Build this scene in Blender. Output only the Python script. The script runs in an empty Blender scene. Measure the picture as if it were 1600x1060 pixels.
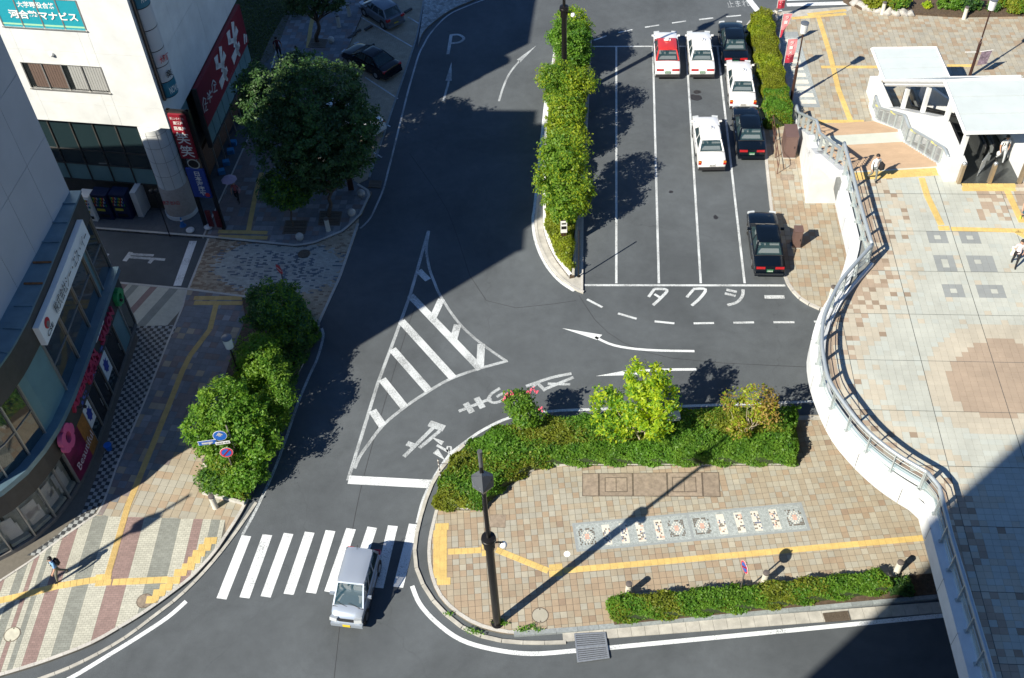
import bpy, bmesh, math, random
import numpy as np
from mathutils import Vector, Matrix
random.seed(7); RNG = np.random.default_rng(7)
R_ = math.radians
# ---------------------------------------------------------------- camera
FPX, CX, CY, CAMH = 1690.0, 800.0, 530.0, 42.2
_dn = np.array([890.0-CX, 2070.0-CY, FPX]); _dn /= np.linalg.norm(_dn)
_Z = -_dn; _F = np.array([0, 0, 1.0]); _Y = _F-(_F@_Z)*_Z; _Y /= np.linalg.norm(_Y); _X = np.cross(_Y, _Z)
RC = np.stack([_X, _Y, _Z]); CAMP = np.array([0, 0, CAMH])
scene = bpy.context.scene; COL = scene.collection
cam = bpy.data.cameras.new('camera'); camo = bpy.data.objects.new('camera', cam); COL.objects.link(camo)
cam.sensor_width = 36.0; cam.lens = FPX/1600*36.0; cam.clip_start = 0.3; cam.clip_end = 3000
_m = Matrix(((RC[0,0], -RC[0,1], -RC[0,2], 0), (RC[1,0], -RC[1,1], -RC[1,2], 0), (RC[2,0], -RC[2,1], -RC[2,2], CAMH), (0, 0, 0, 1)))
camo.matrix_world = _m; scene.camera = camo
# ---------------------------------------------------------------- light
SUN_AZ, SUN_EL = 37.0, 38.5          # shadows run towards +37 degrees from +X
world = bpy.data.worlds.new("World"); scene.world = world; world.use_nodes = True
_nt = world.node_tree; _bg = _nt.nodes['Background']; _sky = _nt.nodes.new('ShaderNodeTexSky')
_sky.sky_type = 'NISHITA'; _sky.sun_disc = False; _sky.sun_elevation = R_(SUN_EL); _sky.sun_rotation = R_(90-(SUN_AZ+180))
_sky.altitude = 0; _sky.air_density = 1.0; _sky.dust_density = 0.0; _sky.ozone_density = 9.0
_nt.links.new(_sky.outputs[0], _bg.inputs[0]); _bg.inputs[1].default_value = 0.07
_sl = bpy.data.lights.new('sun', 'SUN'); _so = bpy.data.objects.new('sun', _sl); COL.objects.link(_so)
_sl.energy = 5.0; _sl.angle = R_(0.53); _sl.color = (1.0, 0.92, 0.78)
_d = Vector((math.cos(R_(SUN_AZ))*math.cos(R_(SUN_EL)), math.sin(R_(SUN_AZ))*math.cos(R_(SUN_EL)), -math.sin(R_(SUN_EL))))
_so.rotation_euler = _d.to_track_quat('-Z', 'Y').to_euler(); _so.location = (-30, -20, 60)
vs = scene.view_settings; vs.view_transform = 'Standard'; vs.look = 'None'; vs.exposure = 0.8; vs.gamma = 1.0; vs.use_curve_mapping = False
# ---------------------------------------------------------------- survey: image point -> place on a horizontal level or an upright plane
def ray(px, py): return RC @ np.array([px-CX, py-CY, FPX])
def G(px, py, z=0.0):
    r = ray(px, py); t = (z-CAMH)/r[2]; p = CAMP+t*r; return Vector((p[0], p[1], z))
def PJ(p):
    q = RC.T @ (np.array([p[0], p[1], p[2]], float)-CAMP); return (q[0]/q[2]*FPX+CX, q[1]/q[2]*FPX+CY)
def PX(pts, z=0.0): return [G(x, y, z) for x, y in pts]
def zm(pts, x0, y0, s): return [(x/s+x0, y/s+y0) for x, y in pts]
class Plane:
    """upright plane through a, running towards b"""
    def __init__(s, a, b):
        s.a = Vector((a[0], a[1], 0)); u = Vector((b[0]-a[0], b[1]-a[1], 0)); s.len = u.length; s.u = u.normalized(); s.n = Vector((s.u.y, -s.u.x, 0))
    def uv(s, px, py):
        r = Vector(ray(px, py)); o = Vector(CAMP); t = (s.a-o).dot(s.n)/r.dot(s.n); p = o+r*t
        return ((p-s.a).dot(s.u), p.z)
    def pt(s, u, z, d=0.0): return s.a+s.u*u+Vector((0, 0, z))+s.n*d
# ---------------------------------------------------------------- materials
def lin(c): return tuple(((v/255)/12.92 if v/255 <= .04045 else ((v/255+.055)/1.055)**2.4) for v in c)
MATS = {}
def mat(name, col, rough=.7, metal=0.0, var=.12, scale=6.0, bump=0.0, bscale=60.0, spec=.5, coat=0.0, alpha=1.0, trans=0.0, emit=None, tint=False, island=0.0, speck=0.0, speckscale=150.0):
    if name in MATS: return MATS[name]
    m = bpy.data.materials.new(name); m.use_nodes = True; nt = m.node_tree; b = nt.nodes['Principled BSDF']; L = nt.links.new; N = nt.nodes.new
    b.inputs['Roughness'].default_value = rough; b.inputs['Metallic'].default_value = metal
    b.inputs['Specular IOR Level'].default_value = spec; b.inputs['Coat Weight'].default_value = coat; b.inputs['Coat Roughness'].default_value = .04
    b.inputs['Base Color'].default_value = (*col, 1)
    geo = N('ShaderNodeNewGeometry'); cur = None
    def mix(f, a, bcol, fac_socket):
        x = N('ShaderNodeMix'); x.data_type = 'RGBA'; x.blend_type = 'MIX'
        L(fac_socket, x.inputs['Factor'])
        for s, v in ((x.inputs[6], a), (x.inputs[7], bcol)):
            if isinstance(v, tuple): s.default_value = (*v[:3], 1)
            else: L(v, s)
        return x.outputs[2]
    if var > 0:
        n = N('ShaderNodeTexNoise'); n.inputs['Scale'].default_value = scale; n.inputs['Detail'].default_value = 5; n.inputs['Roughness'].default_value = .6
        L(geo.outputs['Position'], n.inputs['Vector'])
        r = N('ShaderNodeMapRange'); r.inputs['From Min'].default_value = .3; r.inputs['From Max'].default_value = .7; L(n.outputs[0], r.inputs['Value'])
        cur = mix(None, tuple(max(0, v*(1-var)) for v in col), tuple(min(1, v*(1+var)) for v in col), r.outputs[0])
    if tint:
        a = N('ShaderNodeAttribute'); a.attribute_name = 'tint'
        cur2 = N('ShaderNodeMix'); cur2.data_type = 'RGBA'; cur2.blend_type = 'MULTIPLY'; cur2.inputs['Factor'].default_value = 1
        if cur is None: cur2.inputs[6].default_value = (*col, 1)
        else: L(cur, cur2.inputs[6])
        L(a.outputs['Color'], cur2.inputs[7]); cur = cur2.outputs[2]
    if island > 0:
        oi = N('ShaderNodeObjectInfo'); ad = N('ShaderNodeMath'); ad.operation = 'ADD'; L(geo.outputs['Random Per Island'], ad.inputs[0]); L(oi.outputs['Random'], ad.inputs[1])
        fr = N('ShaderNodeMath'); fr.operation = 'FRACT'; L(ad.outputs[0], fr.inputs[0])
        hs = N('ShaderNodeHueSaturation'); mr = N('ShaderNodeMapRange'); L(fr.outputs[0], mr.inputs['Value'])
        mr.inputs['To Min'].default_value = 1-island; mr.inputs['To Max'].default_value = 1+island; L(mr.outputs[0], hs.inputs['Value'])
        if cur is None: hs.inputs['Color'].default_value = (*col, 1)
        else: L(cur, hs.inputs['Color'])
        cur = hs.outputs[0]
    if speck > 0:
        n2 = N('ShaderNodeTexNoise'); n2.inputs['Scale'].default_value = speckscale; n2.inputs['Detail'].default_value = 2; L(geo.outputs['Position'], n2.inputs['Vector'])
        r2 = N('ShaderNodeMapRange'); r2.inputs['From Min'].default_value = .35; r2.inputs['From Max'].default_value = .65; r2.inputs['To Min'].default_value = 1-speck; r2.inputs['To Max'].default_value = 1+speck
        L(n2.outputs[0], r2.inputs['Value']); h2 = N('ShaderNodeHueSaturation'); L(r2.outputs[0], h2.inputs['Value'])
        if cur is None: h2.inputs['Color'].default_value = (*col, 1)
        else: L(cur, h2.inputs['Color'])
        cur = h2.outputs[0]
        n3 = N('ShaderNodeTexNoise'); n3.inputs['Scale'].default_value = .42; n3.inputs['Detail'].default_value = 9; n3.inputs['Roughness'].default_value = .68; n3.inputs['Distortion'].default_value = .4; L(geo.outputs['Position'], n3.inputs['Vector'])
        r3 = N('ShaderNodeMapRange'); r3.inputs['From Min'].default_value = .32; r3.inputs['From Max'].default_value = .6; r3.inputs['To Min'].default_value = .87; r3.inputs['To Max'].default_value = 1.04
        L(n3.outputs[0], r3.inputs['Value']); h3 = N('ShaderNodeHueSaturation'); L(r3.outputs[0], h3.inputs['Value']); L(cur, h3.inputs['Color']); cur = h3.outputs[0]
    if cur is not None: L(cur, b.inputs['Base Color'])
    if bump > 0:
        n = N('ShaderNodeTexNoise'); n.inputs['Scale'].default_value = bscale; n.inputs['Detail'].default_value = 4; L(geo.outputs['Position'], n.inputs['Vector'])
        bp = N('ShaderNodeBump'); bp.inputs['Strength'].default_value = bump; bp.inputs['Distance'].default_value = .02; L(n.outputs[0], bp.inputs['Height']); L(bp.outputs[0], b.inputs['Normal'])
    if alpha < 1 or trans > 0:
        b.inputs['Transmission Weight'].default_value = trans; b.inputs['Alpha'].default_value = alpha
    if emit: b.inputs['Emission Color'].default_value = (*emit[0], 1); b.inputs['Emission Strength'].default_value = emit[1]
    MATS[name] = m; return m
def leafmat(name, c1, c2, trans=.35):
    if name in MATS: return MATS[name]
    m = bpy.data.materials.new(name); m.use_nodes = True; nt = m.node_tree; nt.nodes.clear(); L = nt.links.new; N = nt.nodes.new
    out = N('ShaderNodeOutputMaterial'); a = N('ShaderNodeAttribute'); a.attribute_name = 'tint'; x = N('ShaderNodeMix'); x.data_type = 'RGBA'
    L(a.outputs['Fac'], x.inputs['Factor']); x.inputs[6].default_value = (*c1, 1); x.inputs[7].default_value = (*c2, 1)
    p = N('ShaderNodeBsdfPrincipled'); p.inputs['Roughness'].default_value = .5; p.inputs['Specular IOR Level'].default_value = .35; L(x.outputs[2], p.inputs['Base Color'])
    t = N('ShaderNodeBsdfTranslucent'); h = N('ShaderNodeHueSaturation'); h.inputs['Hue'].default_value = .49; h.inputs['Value'].default_value = 1.5; h.inputs['Saturation'].default_value = 1.1; L(x.outputs[2], h.inputs['Color']); L(h.outputs[0], t.inputs['Color'])
    ms = N('ShaderNodeMixShader'); ms.inputs[0].default_value = trans; L(p.outputs[0], ms.inputs[1]); L(t.outputs[0], ms.inputs[2]); L(ms.outputs[0], out.inputs[0])
    MATS[name] = m; return m
def asphalt_mat(name, base):
    m = bpy.data.materials.new(name); m.use_nodes = True; nt = m.node_tree; b = nt.nodes['Principled BSDF']; L = nt.links.new; N = nt.nodes.new
    geo = N('ShaderNodeNewGeometry')
    def noise(sc, det=4, rough=.6, dist=0):
        n = N('ShaderNodeTexNoise'); n.inputs['Scale'].default_value = sc; n.inputs['Detail'].default_value = det; n.inputs['Roughness'].default_value = rough; n.inputs['Distortion'].default_value = dist
        L(geo.outputs['Position'], n.inputs['Vector']); return n.outputs[0]
    def rng(s, a, bb, c, d):
        r = N('ShaderNodeMapRange'); L(s, r.inputs['Value'])
        for k, v in (('From Min', a), ('From Max', bb), ('To Min', c), ('To Max', d)): r.inputs[k].default_value = v
        return r.outputs[0]
    def mul(a, bb):
        x = N('ShaderNodeMath'); x.operation = 'MULTIPLY'; L(a, x.inputs[0]); L(bb, x.inputs[1]); return x.outputs[0]
    f = mul(rng(noise(.18, 5, .65, .6), .35, .7, .84, 1.22), rng(noise(38, 3, .8), .3, .7, .68, 1.34))
    f = mul(f, rng(noise(1.7, 4, .7), .3, .75, .93, 1.1))
    v = N('ShaderNodeTexVoronoi'); v.feature = 'DISTANCE_TO_EDGE'; v.inputs['Scale'].default_value = .13; v.inputs['Randomness'].default_value = 1
    wn = N('ShaderNodeTexNoise'); wn.inputs['Scale'].default_value = .9; wn.inputs['Detail'].default_value = 6; L(geo.outputs['Position'], wn.inputs['Vector'])
    mx = N('ShaderNodeMix'); mx.data_type = 'VECTOR'; mx.inputs['Factor'].default_value = .55; L(geo.outputs['Position'], mx.inputs[4]); L(wn.outputs['Color'], mx.inputs[5]); L(mx.outputs[1], v.inputs['Vector'])
    f = mul(f, rng(v.outputs['Distance'], 0, .0011, .80, 1.0))
    hs = N('ShaderNodeHueSaturation'); hs.inputs['Color'].default_value = (*base, 1); L(f, hs.inputs['Value']); L(hs.outputs[0], b.inputs['Base Color'])
    b.inputs['Roughness'].default_value = .86; b.inputs['Specular IOR Level'].default_value = .3
    bp = N('ShaderNodeBump'); bp.inputs['Strength'].default_value = .35; bp.inputs['Distance'].default_value = .01; L(noise(60, 3, .7), bp.inputs['Height']); L(bp.outputs[0], b.inputs['Normal'])
    MATS[name] = m; return m
def worn_paint(name, col, thresh=.36, rough=.6):
    """road paint: worn away in specks, showing asphalt"""
    m = bpy.data.materials.new(name); m.use_nodes = True; nt = m.node_tree; b = nt.nodes['Principled BSDF']; L = nt.links.new; N = nt.nodes.new
    geo = N('ShaderNodeNewGeometry'); n = N('ShaderNodeTexNoise'); n.inputs['Scale'].default_value = 22; n.inputs['Detail'].default_value = 6; n.inputs['Roughness'].default_value = .75; L(geo.outputs['Position'], n.inputs['Vector'])
    n2 = N('ShaderNodeTexNoise'); n2.inputs['Scale'].default_value = .8; n2.inputs['Detail'].default_value = 4; L(geo.outputs['Position'], n2.inputs['Vector'])
    ad = N('ShaderNodeMath'); ad.operation = 'ADD'; ad.inputs[1].default_value = 0; sc = N('ShaderNodeMath'); sc.operation = 'MULTIPLY_ADD'; sc.inputs[1].default_value = .35; L(n2.outputs[0], sc.inputs[0]); L(n.outputs[0], sc.inputs[2]); L(sc.outputs[0], ad.inputs[0])
    r = N('ShaderNodeMapRange'); L(ad.outputs[0], r.inputs['Value']); r.inputs['From Min'].default_value = thresh+.1; r.inputs['From Max'].default_value = thresh+.24
    x = N('ShaderNodeMix'); x.data_type = 'RGBA'; L(r.outputs[0], x.inputs['Factor']); x.inputs[6].default_value = (.15, .16, .165, 1); x.inputs[7].default_value = (*col, 1); L(x.outputs[2], b.inputs['Base Color'])
    b.inputs['Roughness'].default_value = rough; MATS[name] = m; return m
# ---------------------------------------------------------------- objects
ORIG = {}
def setp(o, label=None, cat=None, group=None, kind=None):
    if label: o['label'] = label
    if cat: o['category'] = cat
    if group: o['group'] = group
    if kind: o['kind'] = kind
    return o
def thing(name, label, cat, loc=(0, 0, 0), rotz=0.0, group=None, kind=None):
    o = bpy.data.objects.new(name, None); COL.objects.link(o); o.empty_display_size = .3
    o.location = loc; o.rotation_euler = (0, 0, rotz); ORIG[o.name] = Vector(loc)
    return setp(o, label, cat, group, kind)
def worldloc(p):
    v = Vector((0, 0, 0))
    while p is not None: v += Vector(p.location); p = p.parent
    return v
class MB:
    def __init__(s): s.v = []; s.f = []; s.m = []
    def add(s, vs, fs, m=0):
        k = len(s.v); s.v += [tuple(v) for v in vs]; s.f += [tuple(i+k for i in f) for f in fs]; s.m += [m]*len(fs); return s
    def box(s, c, d, rz=0.0, m=0, rot=None):
        M = Matrix.Rotation(rz, 3, 'Z') if rot is None else rot; c = Vector(c)
        vs = [c+M @ Vector((x*d[0]/2, y*d[1]/2, z*d[2]/2)) for z in (-1, 1) for x, y in ((-1, -1), (1, -1), (1, 1), (-1, 1))]
        return s.add(vs, [(3, 2, 1, 0), (4, 5, 6, 7), (0, 1, 5, 4), (1, 2, 6, 5), (2, 3, 7, 6), (3, 0, 4, 7)], m)
    def hexa(s, b, t, m=0):
        n = len(b); vs = list(b)+list(t)
        return s.add(vs, [tuple(reversed(range(n))), tuple(range(n, 2*n))]+[(i, (i+1) % n, n+(i+1) % n, n+i) for i in range(n)], m)
    def prism(s, poly, z0, z1, m=0, bottom=False, mt=None):
        n = len(poly); a = sum(poly[i][0]*poly[(i+1) % n][1]-poly[(i+1) % n][0]*poly[i][1] for i in range(n))
        if a < 0: poly = list(reversed(poly))
        vs = [(p[0], p[1], z0) for p in poly]+[(p[0], p[1], z1) for p in poly]
        fs = [(i, (i+1) % n, n+(i+1) % n, n+i) for i in range(n)]
        s.add(vs, fs+([tuple(reversed(range(n)))] if bottom else []), m)
        return s.add([(p[0], p[1], z1) for p in poly], [tuple(range(n))], m if mt is None else mt)
    def tube(s, pts, r, n=8, m=0, caps=True, r1=None):
        pts = [Vector(p) for p in pts]; N_ = len(pts); k = len(s.v); up = None
        for i, p in enumerate(pts):
            t = (pts[min(i+1, N_-1)]-pts[max(i-1, 0)]).normalized()
            if up is None: up = Vector((0, 0, 1)) if abs(t.z) < .9 else Vector((1, 0, 0))
            a = t.cross(up).normalized(); b = t.cross(a).normalized(); up = -b if False else up
            rr = r if r1 is None else r+(r1-r)*i/(N_-1)
            for j in range(n):
                an = 2*math.pi*j/n; s.v.append(tuple(p+a*math.cos(an)*rr+b*math.sin(an)*rr))
        for i in range(N_-1):
            for j in range(n):
                s.f.append((k+i*n+j, k+i*n+(j+1) % n, k+(i+1)*n+(j+1) % n, k+(i+1)*n+j)); s.m.append(m)
        if caps:
            s.f.append(tuple(k+j for j in reversed(range(n)))); s.m.append(m); s.f.append(tuple(k+(N_-1)*n+j for j in range(n))); s.m.append(m)
        return s
    def lathe(s, c, prof, n=16, m=0):
        k = len(s.v); c = Vector(c)
        for r, z in prof:
            for j in range(n):
                a = 2*math.pi*j/n; s.v.append((c.x+r*math.cos(a), c.y+r*math.sin(a), c.z+z))
        for i in range(len(prof)-1):
            for j in range(n): s.f.append((k+i*n+j, k+i*n+(j+1) % n, k+(i+1)*n+(j+1) % n, k+(i+1)*n+j)); s.m.append(m)
        s.f.append(tuple(k+j for j in reversed(range(n)))); s.m.append(m); s.f.append(tuple(k+(len(prof)-1)*n+j for j in range(n))); s.m.append(m); return s
    def sphere(s, c, r, n=12, m=0, sz=1.0):
        return s.lathe(c, [(max(.001, r*math.sin(math.pi*i/8)), -r*sz*math.cos(math.pi*i/8)) for i in range(9)], n, m)
    def build(s, name, mats, parent=None, world=True, smooth=False, angle=None, **props):
        me = bpy.data.meshes.new(name); me.from_pydata(s.v, [], s.f)
        if not isinstance(mats, (list, tuple)): mats = [mats]
        for x in mats: me.materials.append(x)
        if len(mats) > 1: me.polygons.foreach_set('material_index', s.m)
        big = [p for p in me.polygons if p.loop_total > 4]
        if smooth:
            me.polygons.foreach_set('use_smooth', [True]*len(me.polygons))
            if angle: me.set_sharp_from_angle(angle=R_(angle))
        me.update()
        o = bpy.data.objects.new(name, me); COL.objects.link(o)
        if parent is not None:
            o.parent = parent
            if world: o.location = -worldloc(parent)
        for k_, v_ in props.items(): o[{'cat': 'category'}.get(k_, k_)] = v_
        return o
def linkmesh(name, me, parent, loc, rz=0.0, world=True):
    o = bpy.data.objects.new(name, me); COL.objects.link(o); o.parent = parent
    o.location = (Vector(loc)-worldloc(parent)) if (world and parent is not None) else loc; o.rotation_euler = (0, 0, rz); return o
def structure(name, mb, mats, parent=None, label=None, **k):
    o = mb.build(name, mats, parent, **k)
    if parent is None: o['kind'] = 'structure'
    if label: o['label'] = label
    return o
def copy_tree(o, parent=None):
    c = o.copy(); COL.objects.link(c); c.parent = parent
    for ch in list(o.children): copy_tree(ch, c)
    return c
def again(src, loc, rz=0.0, label=None, first=[None]):
    c = copy_tree(src); c.location = loc; c.rotation_euler = (0, 0, rz)
    if label: c['label'] = label
    return c
# ---------------------------------------------------------------- polygon tools
def inside(p, poly):
    x, y = p[0], p[1]; c = False; n = len(poly); j = n-1
    for i in range(n):
        xi, yi = poly[i][0], poly[i][1]; xj, yj = poly[j][0], poly[j][1]
        if (yi > y) != (yj > y) and x < (xj-xi)*(y-yi)/(yj-yi)+xi: c = not c
        j = i
    return c
def clip(subject, quad):
    """clip any polygon by a convex quad (counter-clockwise)"""
    out = [(p[0], p[1]) for p in subject]; n = len(quad)
    for i in range(n):
        a, b = quad[i], quad[(i+1) % n]; ex, ey = b[0]-a[0], b[1]-a[1]; inp = out; out = []
        if not inp: return []
        s = inp[-1]; ds = ex*(s[1]-a[1])-ey*(s[0]-a[0])
        for e in inp:
            de = ex*(e[1]-a[1])-ey*(e[0]-a[0])
            if de >= 0:
                if ds < 0: t = ds/(ds-de); out.append((s[0]+(e[0]-s[0])*t, s[1]+(e[1]-s[1])*t))
                out.append(e)
            elif ds >= 0: t = ds/(ds-de); out.append((s[0]+(e[0]-s[0])*t, s[1]+(e[1]-s[1])*t))
            s, ds = e, de
    return out
def area(p): return abs(sum(p[i][0]*p[(i+1) % len(p)][1]-p[(i+1) % len(p)][0]*p[i][1] for i in range(len(p))))/2 if len(p) > 2 else 0
def smoothpath(pts, sub=4):
    P = [Vector(p) for p in pts]; out = []
    for i in range(len(P)-1):
        p0 = P[max(i-1, 0)]; p1 = P[i]; p2 = P[i+1]; p3 = P[min(i+2, len(P)-1)]
        for k in range(sub):
            t = k/sub; out.append(.5*((2*p1)+(p2-p0)*t+(2*p0-5*p1+4*p2-p3)*t*t+(3*p1-p0-3*p2+p3)*t**3))
    return out+[P[-1]]
def offset(path, d):
    out = []
    for i, p in enumerate(path):
        a = path[max(i-1, 0)]; b = path[min(i+1, len(path)-1)]; t = Vector((b[0]-a[0], b[1]-a[1])).normalized(); out.append(Vector((p[0]-t.y*d, p[1]+t.x*d, p[2] if len(p) > 2 else 0)))
    return out
def resample(path, step):
    out = [Vector(path[0])]; acc = 0
    for a, b in zip(path[:-1], path[1:]):
        a = Vector(a); b = Vector(b); L_ = (b-a).length; d = step-acc
        while d <= L_: out.append(a+(b-a)*(d/L_)); d += step
        acc = (acc+L_) % step
    if (out[-1]-Vector(path[-1])).length > step*.35: out.append(Vector(path[-1]))
    return out
def tiles(parent, poly, z, pitch, ang, colfn, mats, name='tile', gap=.012, thick=.012, bond=0.0, nind=300, org=(0, 0), inframe=True, jitter=0.0, kind_name=None, minpx=0.0):
    """lay real slabs with open joints over a polygon; the largest-looking nind are objects, the rest one part"""
    ca, sa = math.cos(ang), math.sin(ang); sx, sy = pitch
    def tolocal(p): x, y = p[0]-org[0], p[1]-org[1]; return (x*ca+y*sa, -x*sa+y*ca)
    def tow(x, y): return (org[0]+x*ca-y*sa, org[1]+x*sa+y*ca)
    lp = [tolocal(p) for p in poly]; a = sum(lp[i][0]*lp[(i+1) % len(lp)][1]-lp[(i+1) % len(lp)][0]*lp[i][1] for i in range(len(lp)))
    if a < 0: lp.reverse()
    x0, x1 = min(p[0] for p in lp), max(p[0] for p in lp); y0, y1 = min(p[1] for p in lp), max(p[1] for p in lp)
    full = []; rest = MB(); g = gap/2
    for j in range(math.floor(y0/sy), math.ceil(y1/sy)):
        off = (j % 2)*bond*sx
        for i in range(math.floor((x0-off)/sx), math.ceil((x1-off)/sx)+1):
            qx0, qx1, qy0, qy1 = i*sx+off+g, (i+1)*sx+off-g, j*sy+g, (j+1)*sy-g
            q = [(qx0, qy0), (qx1, qy0), (qx1, qy1), (qx0, qy1)]; ins = [inside(c, lp) for c in q]; cw = tow((qx0+qx1)/2, (qy0+qy1)/2)
            dz = z+(random.uniform(-jitter, jitter) if jitter else 0)
            if all(ins): full.append((cw, q, colfn(cw, i, j), dz))
            else:
                if not any(ins) and not inside(((qx0+qx1)/2, (qy0+qy1)/2), lp): 
                    continue
                c = clip(lp, q)
                if area(c) > .0015:
                    w = [tow(*p) for p in c]; k = len(rest.v); n = len(w)
                    rest.add([(p[0], p[1], dz) for p in w]+[(p[0], p[1], dz-thick) for p in w], [tuple(range(n))]+[((t+1) % n, t, n+t, n+(t+1) % n) for t in range(n)], colfn(cw, i, j))
    def key(t):
        px, py = PJ((t[0][0], t[0][1], z)); ok = -5 < px < 1605 and -5 < py < 1065
        return (0 if ok else 1, t[0][0]**2+t[0][1]**2)
    full.sort(key=key); hx, hy = sx/2-g, sy/2-g; cache = {}
    for t in full[:nind]:
        c = t[2]
        if c not in cache:
            b = MB(); bb = min(.006, hx*.1); tp = [(-hx+bb, -hy+bb, 0), (hx-bb, -hy+bb, 0), (hx-bb, hy-bb, 0), (-hx+bb, hy-bb, 0)]
            md = [(-hx, -hy, -bb*.6), (hx, -hy, -bb*.6), (hx, hy, -bb*.6), (-hx, hy, -bb*.6)]; bt = [(p[0], p[1], -thick) for p in md]
            b.add(tp+md+bt, [(0, 1, 2, 3)]+[(4+k, 4+(k+1) % 4, (k+1) % 4, k) for k in range(4)]+[(8+k, 8+(k+1) % 4, 4+(k+1) % 4, 4+k) for k in range(4)])
            me = bpy.data.meshes.new(name); me.from_pydata(b.v, [], b.f); me.materials.append(mats[c]); me.update(); cache[c] = me
        linkmesh(name, cache[c], parent, (t[0][0], t[0][1], t[3]), ang)
    for t in full[nind:]:
        w = [tow(*p) for p in t[1]]
        rest.add([(p[0], p[1], t[3]) for p in w]+[(p[0], p[1], t[3]-thick) for p in w], [(0, 1, 2, 3)]+[((k+1) % 4, k, 4+k, 4+(k+1) % 4) for k in range(4)], t[2])
    if rest.v: rest.build(kind_name or (name+'_field'), mats, parent, kind='stuff')
def stones(parent, path, width, z0, z1, length, material, name='kerb_stone', gap=.012, side=1, nind=120, mats=None):
    """a row of kerb stones along a path; width lies to the left (side=1) of it"""
    rs = resample(path, length); rest = MB(); n = 0
    for a, b in zip(rs[:-1], rs[1:]):
        t = (b-a).xy.normalized(); nn = Vector((-t.y, t.x))*width*side; a2 = a.xy+t*gap/2; b2 = b.xy-t*gap/2
        q = [a2, b2, b2+nn, a2+nn]
        if side < 0: q.reverse()
        px, py = PJ((a[0], a[1], z1)); m = MB() if (n < nind and -20 < px < 1620 and -20 < py < 1080) else rest
        m.hexa([(p[0], p[1], z0) for p in q], [(p[0], p[1], z1) for p in q])
        if m is not rest: m.build(name, material, parent); n += 1
    if rest.v: rest.build('kerb_run', material, parent, kind='stuff')
def band(path, w, z, off=0.0):
    a = offset(path, off+w/2); b = offset(path, off-w/2); return a, b
PAINTN = [0]
def paint(parent, path, w, material, name='lane_line', z=.004, th=.003, **k):
    PAINTN[0] += 1; z += .0009*(PAINTN[0] % 12) if z >= .004 else 0
    a, b = band([Vector((p[0], p[1], 0)) for p in path], w, z); m = MB(); n = len(a)
    vs_ = [(p[0], p[1], z) for p in a]+[(p[0], p[1], z) for p in b]
    m.add(vs_, [(i, n+i, n+i+1, i+1) for i in range(n-1)]); return m.build(name, material, parent, **k)
def patch(parent, poly, material, name, z=.004, thick=0.0, **k):
    m = MB()
    if thick: m.prism(poly, z-thick, z)
    else:
        a = sum(poly[i][0]*poly[(i+1) % len(poly)][1]-poly[(i+1) % len(poly)][0]*poly[i][1] for i in range(len(poly)))
        if a < 0: poly = list(reversed(poly))
        m.add([(p[0], p[1], z) for p in poly], [tuple(range(len(poly)))])
    return m.build(name, material, parent, **k)
def text_mesh(body, size=1.0, bold=.0, extrude=0.0, spacing=1.0, vertical=False):
    c = bpy.data.curves.new('text', 'FONT'); c.body = '\n'.join(body) if vertical else body; c.size = size; c.offset = bold; c.extrude = extrude; c.align_x = 'CENTER'; c.align_y = 'CENTER'; c.space_character = spacing; c.resolution_u = 2
    if vertical: c.space_line = .95
    o = bpy.data.objects.new('text', c); COL.objects.link(o); bpy.context.view_layer.update()
    me = bpy.data.meshes.new_from_object(o.evaluated_get(bpy.context.evaluated_depsgraph_get())); bpy.data.objects.remove(o); bpy.data.curves.remove(c); return me
def lettering(body, material, parent, origin, xdir, ydir, size, name='lettering', w=None, h=None, **k):
    """flat raised letters: origin is the centre, xdir/ydir the writing and up directions"""
    me = text_mesh(body, 1.0, **k); me.name = name; me.materials.clear(); me.materials.append(material)
    co = np.zeros(len(me.vertices)*3); me.vertices.foreach_get('co', co); co = co.reshape(-1, 3); mn, mx = co.min(0), co.max(0); c = (mn+mx)/2; ext = mx-mn
    sx = (w/ext[0]) if w else size; sy = (h/ext[1]) if h else size
    X_, Y_ = Vector(xdir).normalized(), Vector(ydir).normalized(); Z_ = X_.cross(Y_)
    out = np.zeros_like(co)
    for a_, v_ in ((0, X_), (1, Y_)): out += np.outer((co[:, a_]-c[a_])*(sx if a_ == 0 else sy), np.array(v_))
    out += np.outer(co[:, 2]*size, np.array(Z_)); out += np.array(origin)
    me.vertices.foreach_set('co', out.ravel()); me.update()
    o = bpy.data.objects.new(name, me); COL.objects.link(o)
    if parent is not None: o.parent = parent; o.location = -worldloc(parent)
    return o
# ================================================================ ground, road and paint
ASPH = asphalt_mat('asphalt', (.084, .096, .106)); SOIL = mat('soil', (.085, .06, .04), .95, var=.4, scale=9, bump=.6, bscale=25)
GROUT = mat('grout', (.13, .12, .10), .9); KERB = mat('kerb_granite', (.47, .46, .43), .75, var=.12, scale=14, speck=.22, island=.08); CONC = mat('concrete', (.42, .41, .37), .85, var=.2, scale=2.2, speck=.12)
KDARK = mat('kerb_blue_grey', (.25, .28, .29), .75, var=.2, scale=10, speck=.15, island=.12)
PAINT = worn_paint('road_paint', (.60, .64, .66), .455); PAINTW = worn_paint('road_paint_worn', (.50, .54, .56), .49); PAINTF = worn_paint('road_paint_fresh', (.70, .74, .76), .41)
IRON = mat('cast_iron', (.16, .13, .10), .6, .4, var=.3, scale=20); STEEL = mat('galvanised_steel', (.45, .48, .50), .45, .7, var=.15, scale=12); DARK = mat('black_void', (.01, .01, .012), .9, var=0)
WHITE = mat('white_paint', (.78, .79, .77), .5, var=.03, scale=2); BLACKM = mat('black_metal', (.022, .021, .022), .38, .3, var=.2)
g = MB(); S_ = 900
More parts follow.
